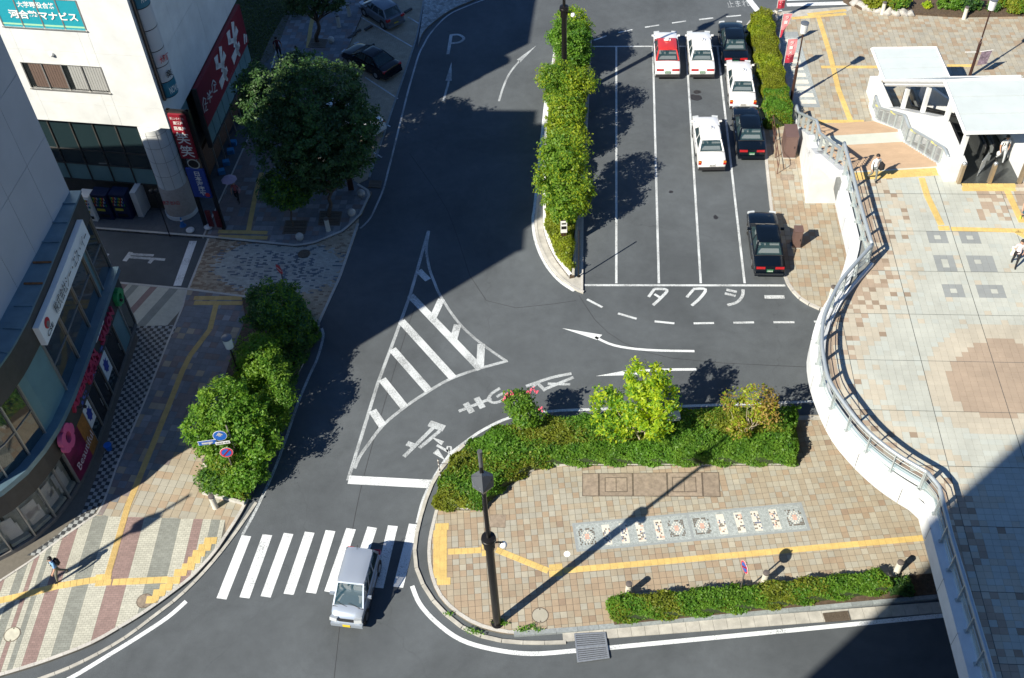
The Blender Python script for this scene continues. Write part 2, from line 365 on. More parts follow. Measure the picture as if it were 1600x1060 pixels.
g.box((0, 250, -.55), (2*S_, 2*S_, 1.0)); structure('ground', g, mat('ground_earth', (.16, .15, .14), .95, var=.2, scale=.4))
def near(poly): return [Vector((p[0], p[1])) for p in poly]
road = MB(); road.prism([(-75, -60), (75, -60), (75, 160), (-75, 160)], -.04, 0.0)
ROAD = structure('road', road, ASPH)
# worn tyre tracks and a few oil spots are real flat stains
def Z8(pts): return zm(pts, 500, 560, 4.818)
def Z4(pts): return zm(pts, 600, 350, 4.24)
# hatched island
hl = PX([(669.5, 361), (641, 461), (618, 525), (590, 600), (543.5, 751)]); paint(ROAD, hl, .17, PAINTW, 'hatching_outline')
rc = smoothpath(PX(Z4([(297, 50), (284, 130), (282, 190), (302, 300), (335, 390), (375, 480), (490, 650), (630, 782), (812, 911)]))); paint(ROAD, rc, .15, PAINTW, 'hatching_outline')
bc = smoothpath(PX(Z4([(820, 908), (640, 957)])+Z8([(1000, 148), (840, 235), (650, 360), (480, 500), (370, 640), (300, 740), (260, 830)]))); paint(ROAD, bc, .17, PAINTW, 'hatching_outline')
def bar(a, b, w, m=PAINT, name='hatching_bar', z=0.0): 
    A, B = G(*a), G(*b); paint(ROAD, [A, B], w, m, name, z=.004+z)
for a, b, w in (((641, 462), (751, 577), .42), ((627, 502), (708, 591), .42), ((613, 546), (670, 611), .42), ((597, 593), (632, 636.5), .42), ((582, 642), (598, 666), .42), ((654, 423), (669, 438), .38)): bar(a, b, w)
for a, b in (((690, 468), (677, 496)), ((715, 508), (709, 530)), ((752, 538), (750, 575))): bar(a, b, .4, PAINT, z=.004)
bar(Z8([(215, 915)])[0], Z8([(835, 948)])[0], .48, PAINTF, 'stop_line', z=.004)
# stop lettering laid out in strokes along the bend
def strokes(name, lst, conv, m=PAINTW):
    mb = MB()
    for pts, w in lst:
        P_ = [G(*q) for q in conv(pts)]
        if len(P_) > 2: P_ = smoothpath(P_, 4)
        a, b = band(P_, w*1.35 if w < .2 else w*1.1, 0); n = len(a); zz = .0085+.0011*(len(mb.f)/8); mb.add([(p[0], p[1], zz) for p in a]+[(p[0], p[1], zz) for p in b], [(i, n+i, n+i+1, i+1) for i in range(n-1)])
    return mb.build(name, m, ROAD)
strokes('road_lettering', [([(632, 742), (866, 510)], .15), ([(748, 677), (903, 547)], .14), ([(822, 490), (935, 530)], .36), ([(655, 640), (722, 668)], .27)], Z8)
strokes('road_lettering', [([(1045, 400), (1290, 303)], .13), ([(1096, 338), (1145, 410)], .29), ([(1178, 297), (1226, 375)], .29), ([(1262, 318), (1290, 270), (1355, 226)], .12), ([(1330, 292), (1385, 264), (1404, 288), (1372, 318), (1310, 336), (1262, 312)], .12)], Z8)
strokes('road_lettering', [([(822, 604), (860, 591), (893, 584)], .13), ([(838, 597), (852, 611)], .13), ([(850, 609), (896, 590)], .13), ([(856, 600), (891, 601)], .12), ([(832, 606), (846, 594)], .10)], lambda p: p)
bm_ = MB()
for tri in ([(830, 588), (935, 627), (915, 657)], [(850, 715), (888, 682), (945, 772)]): bm_.add([(*G(*q)[:2], .008) for q in reversed(Z8(tri))], [(0, 1, 2)])
for pts, w in (([(880, 655), (965, 703)], .14), ([(968, 715), (1010, 738)], .13), ([(955, 690), (960, 665), (985, 668), (990, 700), (968, 712), (955, 690)], .1)):
    a, b = band([G(*q) for q in Z8(pts)], w, 0); n = len(a); bm_.add([(p[0], p[1], .006) for p in a]+[(p[0], p[1], .006) for p in b], [(i, n+i, n+i+1, i+1) for i in range(n-1)])
bm_.build('bicycle_symbol', PAINT, ROAD)
ZT = lambda p: zm(p, 800, 250, 3.2)
for ls in ([([(712, 646), (775, 651), (745, 690), (705, 727)], .13), ([(712, 646), (683, 686)], .12), ([(712, 672), (742, 690)], .11)],
           [([(905, 646), (967, 648), (940, 692), (898, 729)], .13), ([(908, 648), (874, 688)], .12)],
           [([(1072, 650), (1124, 661)], .13), ([(1064, 668), (1118, 681)], .13), ([(1155, 648), (1152, 680), (1125, 712), (1077, 727)], .13)], [([(1262, 686), (1362, 686)], .19)]):
    strokes('taxi_lettering', ls, ZT, PAINT)
ZA = lambda p: zm(p, 400, 0, 2.524)
strokes('parking_letter', [([(757, 215), (770, 137)], .16), ([(770, 139), (800, 138), (820, 152), (803, 167), (768, 172)], .15)], ZA)
def arrow(headpts, path, w, m=PAINTW):
    mb = MB(); hp = [G(*q) for q in headpts]
    ar = sum(hp[i].x*hp[(i+1) % len(hp)].y-hp[(i+1) % len(hp)].x*hp[i].y for i in range(len(hp)))
    if ar < 0: hp.reverse()
    mb.add([(p.x, p.y, .004) for p in hp], [tuple(range(len(hp)))]); P_ = smoothpath([G(*q) for q in path], 4); a, b = band(P_, w, 0); n = len(a)
    mb.add([(p[0], p[1], .004) for p in a]+[(p[0], p[1], .004) for p in b], [(i, n+i, n+i+1, i+1) for i in range(n-1)]); mb.build('arrow_marking', m, ROAD)
arrow(ZA([(771, 246), (747, 319), (772, 319)]), ZA([(761, 319), (750, 360), (739, 398)]), .15)
arrow(ZA([(1106, 180), (1029, 236), (1043, 246)]), ZA([(1040, 240), (1000, 290), (975, 345), (958, 400)]), .14)
arrow([(878, 513), (941, 523.5), (933, 531.5)], [(930, 527), (960, 540), (1010, 547), (1085, 549)], .15, PAINTF)
arrow([(931, 588), (1000, 575), (1000, 586)], [(998, 580), (1040, 578), (1088, 577.5)], .16, PAINTF)
# crosswalks
tops = [385, 418, 451, 484, 516.5, 548.7, 581.8, 614, 646.8]; bots = [346, 382, 415, 451, 486, 514.5, 549, 591, 622]
ty = [837.5, 836, 834, 832, 829.5, 826.5, 824.3, 822, 819.5]; by = [936, 934.5, 933, 929, 927, 925.5, 922, 919, 918]
for i in range(9): paint(ROAD, [G(bots[i], by[i]), G(tops[i], ty[i])], .46, PAINTF, 'crosswalk_stripe')
for k in range(4): paint(ROAD, [G(1229, 8-9*k), G(1330, 5-9*k)], .45, PAINTF, 'crosswalk_stripe')
paint(ROAD, [G(1164, -8), G(1187, 21)], .45, PAINTF, 'stop_line'); paint(ROAD, [G(1176, 22), G(1222, 16.5)], .15, PAINT, 'lane_line')
# edge lines
paint(ROAD, smoothpath(PX(ZA([(910, -4), (840, 22), (756, 62), (690, 130), (660, 180), (640, 222), (617, 300), (600, 360), (580, 440), (560, 520), (540, 602), (520, 680), (503, 745), (480, 800), (450, 862), (411, 902)]))), .12, PAINTW, 'edge_line')
paint(ROAD, smoothpath(PX([(502.5, 513), (505, 527), (496, 560), (483, 588.5), (465, 632), (447, 685), (425.6, 742), (400, 797), (379, 836)])), .14, PAINTW, 'edge_line')
paint(ROAD, smoothpath(PX([(291, 940), (262, 965), (220, 993), (170, 1024), (110, 1060), (40, 1095)])), .2, PAINTF, 'edge_line')
paint(ROAD, smoothpath(PX([(644, 916), (656, 944), (682, 973), (720, 1000), (770, 1015), (830, 1022), (895, 1017.5)])+[], 4)+PX([(953, 1012.5), (1477, 962), (1620, 948)])[0:], .2, PAINTF, 'edge_line')
paint(ROAD, smoothpath(PX([(652, 818), (662, 780), (680, 744), (702, 712), (726, 692), (757, 671), (800, 652), (860, 643), (930, 640), (1045, 636), (1150, 632), (1268, 628), (1330, 626)])), .16, PAINT, 'edge_line')
ZL = lambda p: zm(p, 800, 250, 3.2)
paint(ROAD, smoothpath(PX([(870, 60), (862, 110), (855.8, 143), (851.8, 164), (846, 220), (841, 270)]+ZL([(112, 240), (104, 300), (116, 400), (160, 510), (230, 600), (310, 657)]))), .16, PAINTF, 'edge_line')
for a, b in ((375, 698), (452, 738)), ((530, 768), (623, 795)), ((713, 808), (812, 818)), ((908, 818), (1010, 816)), ((1107, 815), (1210, 813)), ((1307, 812.5), (1412, 812.5)), ((1510, 810), (1600, 806)): paint(ROAD, PX(ZL([a, b])), .14, PAINT, 'dashed_line')
Z3 = lambda p: zm(p, 700, 0, 3.785)
for a, b in ((862, 240), (938, 213)), ((1008, 194), (1092, 177)), ((1165, 163), (1248, 150)), ((1325, 138), (1408, 126)), ((1485, 119), (1568, 108)): paint(ROAD, PX(Z3([a, b])), .14, PAINT, 'dashed_line')
for a, b in ((350, 117), (433, 108)), ((510, 100), (597, 92)): paint(ROAD, PX(zm([a, b], 1000, 0, 3.785)), .14, PAINT, 'dashed_line')
# taxi bays
for a, b in (((963, 73), (963, 443)), ((1020, 73), (1029.5, 443)), ((1072, 73), (1095, 443)), ((1121, 73), (1163.5, 443))): paint(ROAD, PX([a, b]), .13, PAINT, 'bay_line')
paint(ROAD, PX([(926, 73), (1125, 72.6)]), .13, PAINT, 'bay_line'); paint(ROAD, PX([(913, 446), (1227, 446.5)]), .15, PAINT, 'bay_line')
OIL = mat('oil_stain', (.028, .028, .03), .45, var=.3)
for cx, cy, rx, ry in ((1089, 144, .28, .22), (1088, 153, .42, .33), (1082, 150, .2, .16)):
    c = G(cx, cy); poly = [(c.x+rx*math.cos(t*.5236)*random.uniform(.8, 1.15), c.y+ry*math.sin(t*.5236)*random.uniform(.8, 1.15)) for t in range(12)]; patch(ROAD, poly, OIL, 'oil_stain', z=.003+.001*rx)
SEAM = mat('seam_bitumen', (.030, .031, .034), .7, var=.3, scale=8)
for pts in ([(653, 466), (628, 540), (598, 640), (575, 720), (556, 800), (540, 900), (520, 1080)], [(905, 462), (950, 520), (1050, 560), (1290, 575)], [(640, 240), (700, 330), (760, 470), (900, 470)]): paint(ROAD, smoothpath(PX(pts), 3), .028, SEAM, 'joint_seam', z=.0012)
for px, py in ((1048, 300), (1118, 340)):
    c = G(px, py); r_ = random.uniform(.06, .16); patch(ROAD, [(c.x+r_*math.cos(t*.7)*random.uniform(.7, 1.3), c.y+r_*1.3*math.sin(t*.7)*random.uniform(.7, 1.3)) for t in range(9)], OIL, 'oil_drip', z=.0035)
# side street marks
paint(ROAD, PX([(302, 377), (277, 447)]), .45, PAINTF, 'stop_line')
ZS = lambda p: zm(p, 0, 250, 4.24)
strokes('road_lettering', [([(868, 612), (825, 672)], .25), ([(872, 626), (1018, 634)], .14), ([(858, 645), (1094, 662)], .14), ([(1015, 655), (988, 686)], .2)], ZS, PAINT)
strokes('road_lettering', [([(690, 597), (672, 620)], .2), ([(672, 620), (720, 632)], .14)], ZS, PAINT); strokes('road_lettering', [([(660, 730), (705, 733), (688, 790)], .14)], ZS, PAINT)
t_ = lettering('止まれ', PAINTW, ROAD, G(1153, 6)+Vector((0, 0, .005)), (1, 0, 0), (0, 1, 0), 1, name='road_lettering', w=1.6, h=.9)
# ================================================================ pavements
H1 = .12
TILEM = [mat('paver_tan', (.345, .30, .225), .85, var=.06, scale=3, island=.05, speck=.1), mat('paver_orange', (.335, .262, .185), .85, var=.06, scale=3, island=.05, speck=.1), mat('paver_grey', (.345, .33, .275), .85, var=.06, scale=3, island=.05, speck=.1), mat('paver_brown', (.275, .208, .15), .85, var=.08, scale=3, island=.06, speck=.1), mat('paver_pale', (.375, .35, .28), .85, var=.06, scale=3, island=.05, speck=.1)]
LTILE = [mat('paver_shade_blue', (.17, .185, .205), .85, var=.12, scale=3, island=.10, speck=.1), mat('paver_shade_rose', (.20, .17, .165), .85, var=.12, scale=3, island=.10, speck=.1), mat('paver_shade_ash', (.245, .26, .275), .85, var=.1, scale=3, island=.08, speck=.1), TILEM[0], TILEM[2], TILEM[1]]  # first three pavers have shade mixed into their colour, darker and bluer
YEL = mat('tactile_yellow', (.60, .44, .16), .75, var=.1, scale=4, island=.08, speck=.08); YELD = mat('tactile_ochre', (.50, .36, .14), .8, var=.12, scale=4, island=.08)
LANE = R_(83.8-90)
def nz(x, y, s, o=0.0): # cheap smooth random field
    return (math.sin(x*s+o)+math.sin(y*s*1.3+o*2.1)+math.sin((x+y)*s*.7+o*3.3)+math.sin((x-y)*s*1.9+o))/4
def tactile(parent, a, b, z, w=.3, material=None, dots=False, step=.3):
    """yellow blocks laid in a row from a to b, each with its raised bars"""
    material = material or YEL; a = Vector((a[0], a[1])); b = Vector((b[0], b[1])); n = max(1, round((b-a).length/step)); d = (b-a)/n; t = d.normalized(); ang = math.atan2(t.y, t.x); L_ = d.length
    key = ('tac', round(L_, 2), w, dots, material.name)
    if key not in TAC:
        m = MB(); m.box((0, 0, -.008), (L_-.008, w-.008, .02))
        if dots:
            for i in range(4):
                for j in range(max(2, round(w/.075))): m.box(((i-1.5)*L_/4.4, (j-(round(w/.075)-1)/2)*.072, .0045), (.034, .034, .006))
        else:
            for j in range(4): m.box((0, (j-1.5)*w/4.3, .0045), (L_*.86, .022, .006))
        me = bpy.data.meshes.new('tactile_block'); me.from_pydata(m.v, [], m.f); me.materials.append(material); me.update(); TAC[key] = me
    for i in range(n):
        c = a+d*(i+.5); linkmesh('tactile_block', TAC[key], parent, (c.x, c.y, z+.006), ang)
TAC = {}
def platform(name, poly, z1, z0=-.02, m=GROUT, label=None):
    mb = MB(); mb.prism(poly, z0, z1); return structure(name, mb, m, label=label)
# --- central plaza island (G)
Z2 = lambda p: zm(p, 630, 640, 2.719)
kerb_out = smoothpath(PX([(727.5, 697), (700, 724), (679, 755), (663, 798), (652, 846), (652, 883), (667, 919.5), (692.5, 952.6), (729, 982), (770, 996.7), (814, 1002), (856, 1002.5), (895, 1001)], 0), 3)
isl = smoothpath(PX([(735, 697), (706, 728), (690, 757), (679.6, 798), (668.6, 846), (670, 890), (685, 930.5), (714.6, 960), (751, 980), (803, 991), (880, 986)], H1), 3)
br = PX([(1477, 931.5), (1640, 915)], H1); top = PX([(1700, 648), (1268, 648), (1100, 650), (960, 655), (860, 663), (790, 675)], H1)
islpoly = [p.xy for p in isl]+[p.xy for p in br]+[p.xy for p in top]
islb = MB(); islb.prism(islpoly, -.02, H1-.012); ISL = structure('plaza_pavement', islb, GROUT)
planter_edge = PX([(679.6, 797), (753, 798), (762, 787), (792, 761), (828.6, 738), (865, 728.5), (924, 728.5), (1100, 728), (1241, 728), (1240, 690), (1239.5, 651)], H1)
pavpoly = [p.xy for p in isl[9:]]+[p.xy for p in br]+[Vector(p.xy) for p in PX([(1700, 648), (1239.5, 649)], H1)]+[p.xy for p in reversed(planter_edge[1:-1])]
def islcol(c, i, j):
    px, py = PJ((c[0], c[1], H1)); v = nz(c[0], c[1], .9, 1.0)
    d = ((px-1000)/420)**2+((py-800)/85)**2; orange = .25+.5*min(1, max(0, d-.3))+(.35 if py > 905 or px < 730 else 0)-(.35 if px > 1180 else 0); r = random.random()
    if (i*7+j*13) % 11 == 0 and random.random() < .5: return random.choice((1, 2, 3, 4))
    if r < orange*.8+v*.2: return random.choice((1, 1, 0))
    return random.choice((0, 4, 0, 2) if px > 1180 else (0, 2, 4, 2))
ISANG = math.atan2(*reversed((G(1006+0, 881)-G(860, 889)).xy)) if False else math.atan2((G(1446, 839.5)-G(899, 886)).y, (G(1446, 839.5)-G(899, 886)).x)
tiles(ISL, pavpoly, H1, (.3, .3), ISANG, islcol, TILEM, 'paving_slab', org=G(899, 886, H1), jitter=.0012, gap=.016)
stones(ISL, kerb_out, .16, -.02, .06, .9, CONC, 'gutter_stone', side=-1); stones(ISL, smoothpath([p for p in isl[3:]], 1), .15, .0, H1+.015, .6, KERB, side=1)
gp = PX([(880, 1003), (1477, 957.5), (1640, 942)], .02); stones(ISL, gp, .5, -.02, .045, .58, CONC, 'gutter_slab', side=1)
kp = PX([(803, 994), (880, 988.5), (1477, 934.5), (1640, 918)], H1); stones(ISL, kp, .2, -.02, H1+.02, .9, KDARK, side=1)
tk = PX([(1700, 650), (1268, 650), (1100, 653), (960, 658), (860, 666)], H1); stones(ISL, tk, .25, -.02, H1+.01, .9, CONC, side=1)
# tactile routes
for i in range(9):
    y0 = 485+i*29; x0 = 128 if i not in (0, 8) else (136 if i == 0 else 143)
    a, b = [G(*q, H1) for q in Z2([(x0, y0+14), (x0+58, y0+12)])]; tactile(ISL, a, b, H1, .36, dots=True)
a, b = [G(*q, H1) for q in Z2([(190, 605), (332, 598)])]; tactile(ISL, a, b, H1)
a, b = [G(*q, H1) for q in Z2([(334, 583), (390, 580)])]; tactile(ISL, a, b, H1, dots=True); a, b = [G(*q, H1) for q in Z2([(334, 612), (388, 608)])]; tactile(ISL, a, b, H1, dots=True)
a, b = [G(*q, H1) for q in Z2([(395, 596), (617, 686)])]; tactile(ISL, a, b, H1)
for yy in (672, 699): a, b = [G(*q, H1) for q in Z2([(620, yy), (677, yy-5)])]; tactile(ISL, a, b, H1, dots=True)
tactile(ISL, G(*Z2([(680, 685)])[0], H1), G(1446, 840.5, H1), H1)
# mosaic panel
MOSB = mat('mosaic_grey', (.33, .37, .37), .8, var=.25, scale=9, speck=.3, speckscale=40); MOSF = mat('mosaic_border', (.27, .30, .31), .8, var=.1); MOSW = mat('mosaic_white', (.62, .60, .53), .8, var=.1, speck=.15, speckscale=60)
MOSD = mat('mosaic_dark', (.11, .09, .07), .8, var=.3); MOSP = mat('mosaic_pink', (.62, .36, .27), .8, var=.2); MOSN = mat('mosaic_navy', (.07, .10, .20), .8, var=.2)
def mosaic(quad, z, ncol, label):
    q = [Vector((*G(*p, z).xy, 0)) for p in quad]; t = thing('mosaic_panel', label, 'mosaic', (q[0].x, q[0].y, z)); 
    def P_(u, v, dz=0): a = q[0].lerp(q[1], u); b = q[3].lerp(q[2], u); r = a.lerp(b, v); return Vector((r.x, r.y, z+dz))
    m = MB(); m.prism([P_(0, 0), P_(1, 0), P_(1, 1), P_(0, 1)], z-.01, z+.006); m.build('border', MOSF, t)
    for (u0, u1) in ((.012, .494), (.506, .988)):
        m = MB(); m.prism([P_(u0, .07), P_(u1, .07), P_(u1, .93), P_(u0, .93)], z, z+.009); m.build('field', MOSB, t)
    for c, kind in ncol:
        m = MB(); hw = .034 if kind == 'f' else .0165; v0, v1 = (.22, .80) if kind == 'f' else (.16, .86)
        m.prism([P_(c-hw, v0), P_(c+hw, v0), P_(c+hw, v1), P_(c-hw, v1)], z, z+.011); o = m.build('medallion' if kind == 'f' else 'picture_block', MOSB if kind == 'f' else MOSW, t)
        m2 = MB(); cols = [MOSD, MOSP, MOSW, MOSN]; N_ = 11 if kind == 'f' else 5; M_ = 9 if kind == 'f' else 11
        for i in range(N_):
            for j in range(M_):
                uu = (i+.5)/N_; vv = (j+.5)/M_; du, dv = abs(uu-.5)*2, abs(vv-.5)*2
                if kind == 'f':
                    r_ = math.hypot(du, dv); k = 1 if r_ < .35 else (2 if (r_ < .85 and (i+j) % 2) else (0 if (r_ > .8 and random.random() < .65) else None))
                else: k = random.choice([0, 0, 3, 1, None, None, None, None, None, None]) if dv < .8 else None
                if k is None: continue
                su, sv = hw*2/N_*.42, (v1-v0)/M_*.42; cu, cv = c-hw+uu*2*hw, v0+vv*(v1-v0)
                m2.add([P_(cu-su, cv+sv, .013), P_(cu+su, cv+sv, .013), P_(cu+su, cv-sv, .013), P_(cu-su, cv-sv, .013)], [(0, 1, 2, 3)], k)
        m2.build('mosaic_chips', cols, o, kind='stuff')
    return t
mosaic([(893.6, 818), (1252, 785), (1267, 829), (901, 862.7)], H1, [(.055, 'f'), (.14, 'p'), (.215, 'p'), (.285, 'p'), (.365, 'p'), (.44, 'f'), (.55, 'f'), (.635, 'p'), (.712, 'p'), (.785, 'p'), (.865, 'p'), (.95, 'f')], 'long grey mosaic panel of picture blocks set in the plaza paving before the big hedge')
# inspection covers
COVR = mat('cover_stone', (.27, .22, .17), .85, var=.25, scale=5, island=.1)
def rectcover(quad, z, cuts, label, subs=()):
    q = [G(*p, z) for p in quad]; t = thing('inspection_cover', label, 'cover', q[0])
    def P_(u, v, dz): a = q[0].lerp(q[1], u); b = q[3].lerp(q[2], u); r = a.lerp(b, v); return (r.x, r.y, z+dz)
    m = MB(); m.prism([P_(0, 0, 0), P_(1, 0, 0), P_(1, 1, 0), P_(0, 1, 0)], z-.01, z+.003); m.build('iron_frame', IRON, t)
    for a, b in zip(cuts[:-1], cuts[1:]):
        m = MB(); m.prism([P_(a+.006, .03, 0), P_(b-.006, .03, 0), P_(b-.006, .97, 0), P_(a+.006, .97, 0)], z, z+.008); lid = m.build('lid', COVR, t)
        for s0, s1 in subs:
            if a < s0 < b:
                m = MB(); m.prism([P_(s0, .19, 0), P_(s1, .19, 0), P_(s1, .82, 0), P_(s0, .82, 0)], z, z+.0095); m.build('hatch_frame', IRON, lid)
                mid = (s0+s1)/2
                for c0, c1 in ((s0+.006, mid-.003), (mid+.003, s1-.006)):
                    m = MB(); m.prism([P_(c0, .22, 0), P_(c1, .22, 0), P_(c1, .79, 0), P_(c0, .79, 0)], z, z+.012); m.build('hatch', COVR, lid)
    return t
rectcover([(909.7, 739.8), (1123.5, 738), (1126, 776.5), (909.7, 775.7)], H1, [0, .122, .37, .62, .875, 1], 'row of rusty-edged rectangular vault covers along the planter kerb', ((.165, .33), (.655, .83)))
rectcover(Z2([(370, 447), (437, 447), (434, 503), (367, 500)]), H1, [0, 1], 'small square cover in orange slabs near the tall black pole')
def roundcover(px, py, z, r, label, m=None, dark=True):
    c = G(px, py, z); t = thing('manhole_cover', label, 'manhole', c)
    a = MB(); a.lathe((c.x, c.y, z-.01), [(r, 0), (r, .014)], 28); a.build('iron_ring', IRON, t, smooth=False)
    a = MB(); a.lathe((c.x, c.y, z), [(r*.9, 0), (r*.9, .008)], 28); l = a.build('lid', m or COVR, t)
    for s_ in (-1, 1): a = MB(); a.lathe((c.x, c.y+s_*r*.78, z+.006), [(r*.1, 0), (r*.1, .005)], 8); a.build('key_hole', IRON, l)
    return t
roundcover(844, 961.7, H1, .37, 'round paved manhole cover by the plaza kerb, right of the tall pole', TILEM[2])
a_ = MB(); c_ = G(886, 866, H1); a_.lathe((c_.x, c_.y, H1-.01), [(.15, 0), (.15, .018)], 20); t_ = a_.build('survey_cap', WHITE, None, label='small round white cap in the slabs above the yellow strip', cat='cover')
roundcover(226, 939, H1, .36, 'round manhole overlapping the yellow blocks on the striped pavement')
roundcover(19, 991.5, H1, .36, 'round manhole in the striped pavement at the left edge', mat('cover_cream', (.5, .49, .4), .85)); roundcover(475, 397, .02, .37, 'round manhole in the brick crossing below the ball stones', IRON)
# steel kerb ramp and drain grates
def grate(quad, z, n, label, name='drain_grate', frame=STEEL):
    q = [G(*p, z) for p in quad]; t = thing(name, label, 'grate', q[0])
    def P_(u, v): a = q[0].lerp(q[1], u); b = q[3].lerp(q[2], u); return a.lerp(b, v)
    m = MB(); m.prism([P_(0, 0), P_(1, 0), P_(1, 1), P_(0, 1)], z-.02, z+.001); m.build('pit', DARK, t)
    m = MB()
    for a, b in (((0, 0), (1, .06)), ((0, .94), (1, 1)), ((0, .06), (.05, .94)), ((.95, .06), (1, .94)), ((.05, .48), (.95, .53))):
        m.prism([P_(a[0], a[1]), P_(b[0], a[1]), P_(b[0], b[1]), P_(a[0], b[1])], z-.005, z+.03)
    m.build('frame', frame, t)
    for i in range(n):
        v = .07+.86*(i+.5)/n; h = .86/n*.33; m = MB(); m.prism([P_(.05, v-h), P_(.95, v-h), P_(.95, v+h), P_(.05, v+h)], z-.005, z+.022); m.build('bar', frame, t)
    return t
grate([(897, 990.6), (946, 988.2), (952.5, 1029), (902, 1036)], .07, 12, 'steel kerb ramp grating bridging the gutter on the plaza edge', 'kerb_ramp')
grate(zm([(1045, 513), (1147, 503), (1158, 540), (1057, 548)], 880, 760, 2.58), .05, 9, 'dark rectangular drain grate in the gutter slabs', frame=IRON)
grate([(578, 282), (597, 283), (595, 294), (575, 293)], .03, 6, 'small drain grate beside the kerb corner of the shaded car park', frame=IRON)
# --- striped pavement and left pavement
strip_top = PX([(169, 807), (351.7, 812.5)], H1)
lk = smoothpath(PX([(353, 839.6), (338, 862), (316, 887), (293, 909), (232.5, 954), (187, 982), (145, 1005.7), (92, 1027), (39, 1045), (-40, 1068)], H1), 3)
lko = smoothpath(PX([(398.5, 785), (378, 815), (356, 845.7), (332, 876), (302, 909), (272, 937), (241.5, 960), (198, 993), (151, 1020.8), (105, 1043), (60, 1060), (-30, 1092)], .0), 3)
bcurve = smoothpath(PX([(157, 801), (132, 818), (99.6, 839.6), (51, 876), (20, 897), (-20, 922)], H1), 3)
stripepoly = [p.xy for p in strip_top]+[p.xy for p in lk]+[Vector((-31, 17.5))]+[p.xy for p in reversed(bcurve)]
LK2 = smoothpath(PX([(499.7, 507), (497, 515), (472, 570.5), (436, 653), (404, 735), (384, 790), (353, 839.6)], H1), 3)
Apoly = [p.xy for p in PX([(293.6, 450.5), (387.6, 462.7), (499, 500)], H1)]+[p.xy for p in LK2]+[p.xy for p in PX([(351.7, 812.5), (169, 807), (150, 806), (173, 760), (185, 725.6), (227, 628), (264, 533), (286.6, 480)], H1)]
allL = [p.xy for p in PX([(186, 440.6), (293.6, 450.5), (387.6, 462.7), (499, 500)], H1)]+[p.xy for p in LK2]+[p.xy for p in lk]+[Vector((-31, 17)), Vector((-60, 5)), Vector((-60, 41))]
mb = MB(); mb.prism(allL, -.02, H1-.012); LP = structure('left_pavement', mb, GROUT)
def acol(c, i, j):  # colour split follows the tower's shadow edge: tan in sun, shade-toned beyond
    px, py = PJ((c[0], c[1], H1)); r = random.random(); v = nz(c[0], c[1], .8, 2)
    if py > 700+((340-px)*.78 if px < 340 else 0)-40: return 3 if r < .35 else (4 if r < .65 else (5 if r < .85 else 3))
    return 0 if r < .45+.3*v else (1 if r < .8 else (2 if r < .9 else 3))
planterL = PX([(378, 466), (497, 516), (472, 570), (436, 653), (404, 735), (381, 789), (316, 772), (322, 700), (345, 610), (368, 540), (384, 500)], H1)
pavA = [p for p in Apoly]
AANG = math.atan2((G(345, 720, H1)-G(300, 720, H1)).y, (G(345, 720, H1)-G(300, 720, H1)).x)
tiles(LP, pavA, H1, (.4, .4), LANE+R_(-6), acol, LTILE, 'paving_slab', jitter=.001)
tri = PX([(499, 500), (500, 506), (497, 515), (378, 466)], H1)
# stripes of small bricks
CR = mat('stripe_cream', (.46, .46, .39), .85, var=.08, scale=5, island=.07, speck=.12); RD = mat('stripe_rose', (.27, .19, .175), .85, var=.08, scale=5, island=.09, speck=.12); GY = mat('stripe_grey', (.235, .25, .225), .85, var=.08, scale=5, island=.09, speck=.12)
sd = (G(151, 1002.6, H1)-G(205, 808, H1)).xy.normalized(); sn = Vector((-sd.y, sd.x)); sang = math.atan2(sd.y, sd.x); o0 = G(180, 808, H1).xy
if sn.x < 0: sn = -sn
def sx_(px, py): return (G(px, py, H1).xy-o0).dot(sn)
R1 = lambda x, y: (x/3.3125, 740+y/3.3125)
edges = [(sx_(*R1(x, y)), m) for x, y, m in ((1165, 242, CR), (1140, 241, GY), (1094, 240, CR), (1050, 239, RD), (1002, 238, CR), (935, 236, GY), (838, 234, CR), (746, 232, RD), (650, 229, CR), (560, 226, GY), (472, 262, CR))]
pts_left = [(393, 318, RD), (322, 338, CR), (268, 390, GY), (235, 415, CR), (200, 440, RD), (170, 462, CR), (140, 480, GY), (85, 520, CR), (20, 560, RD), (-30, 600, CR), (-70, 620, GY), (-120, 650, CR), (-200, 700, RD), (-260, 740, GY)]
edges += [(sx_(*R1(x, y)), m) for x, y, m in pts_left]; edges.sort(key=lambda t: -t[0])
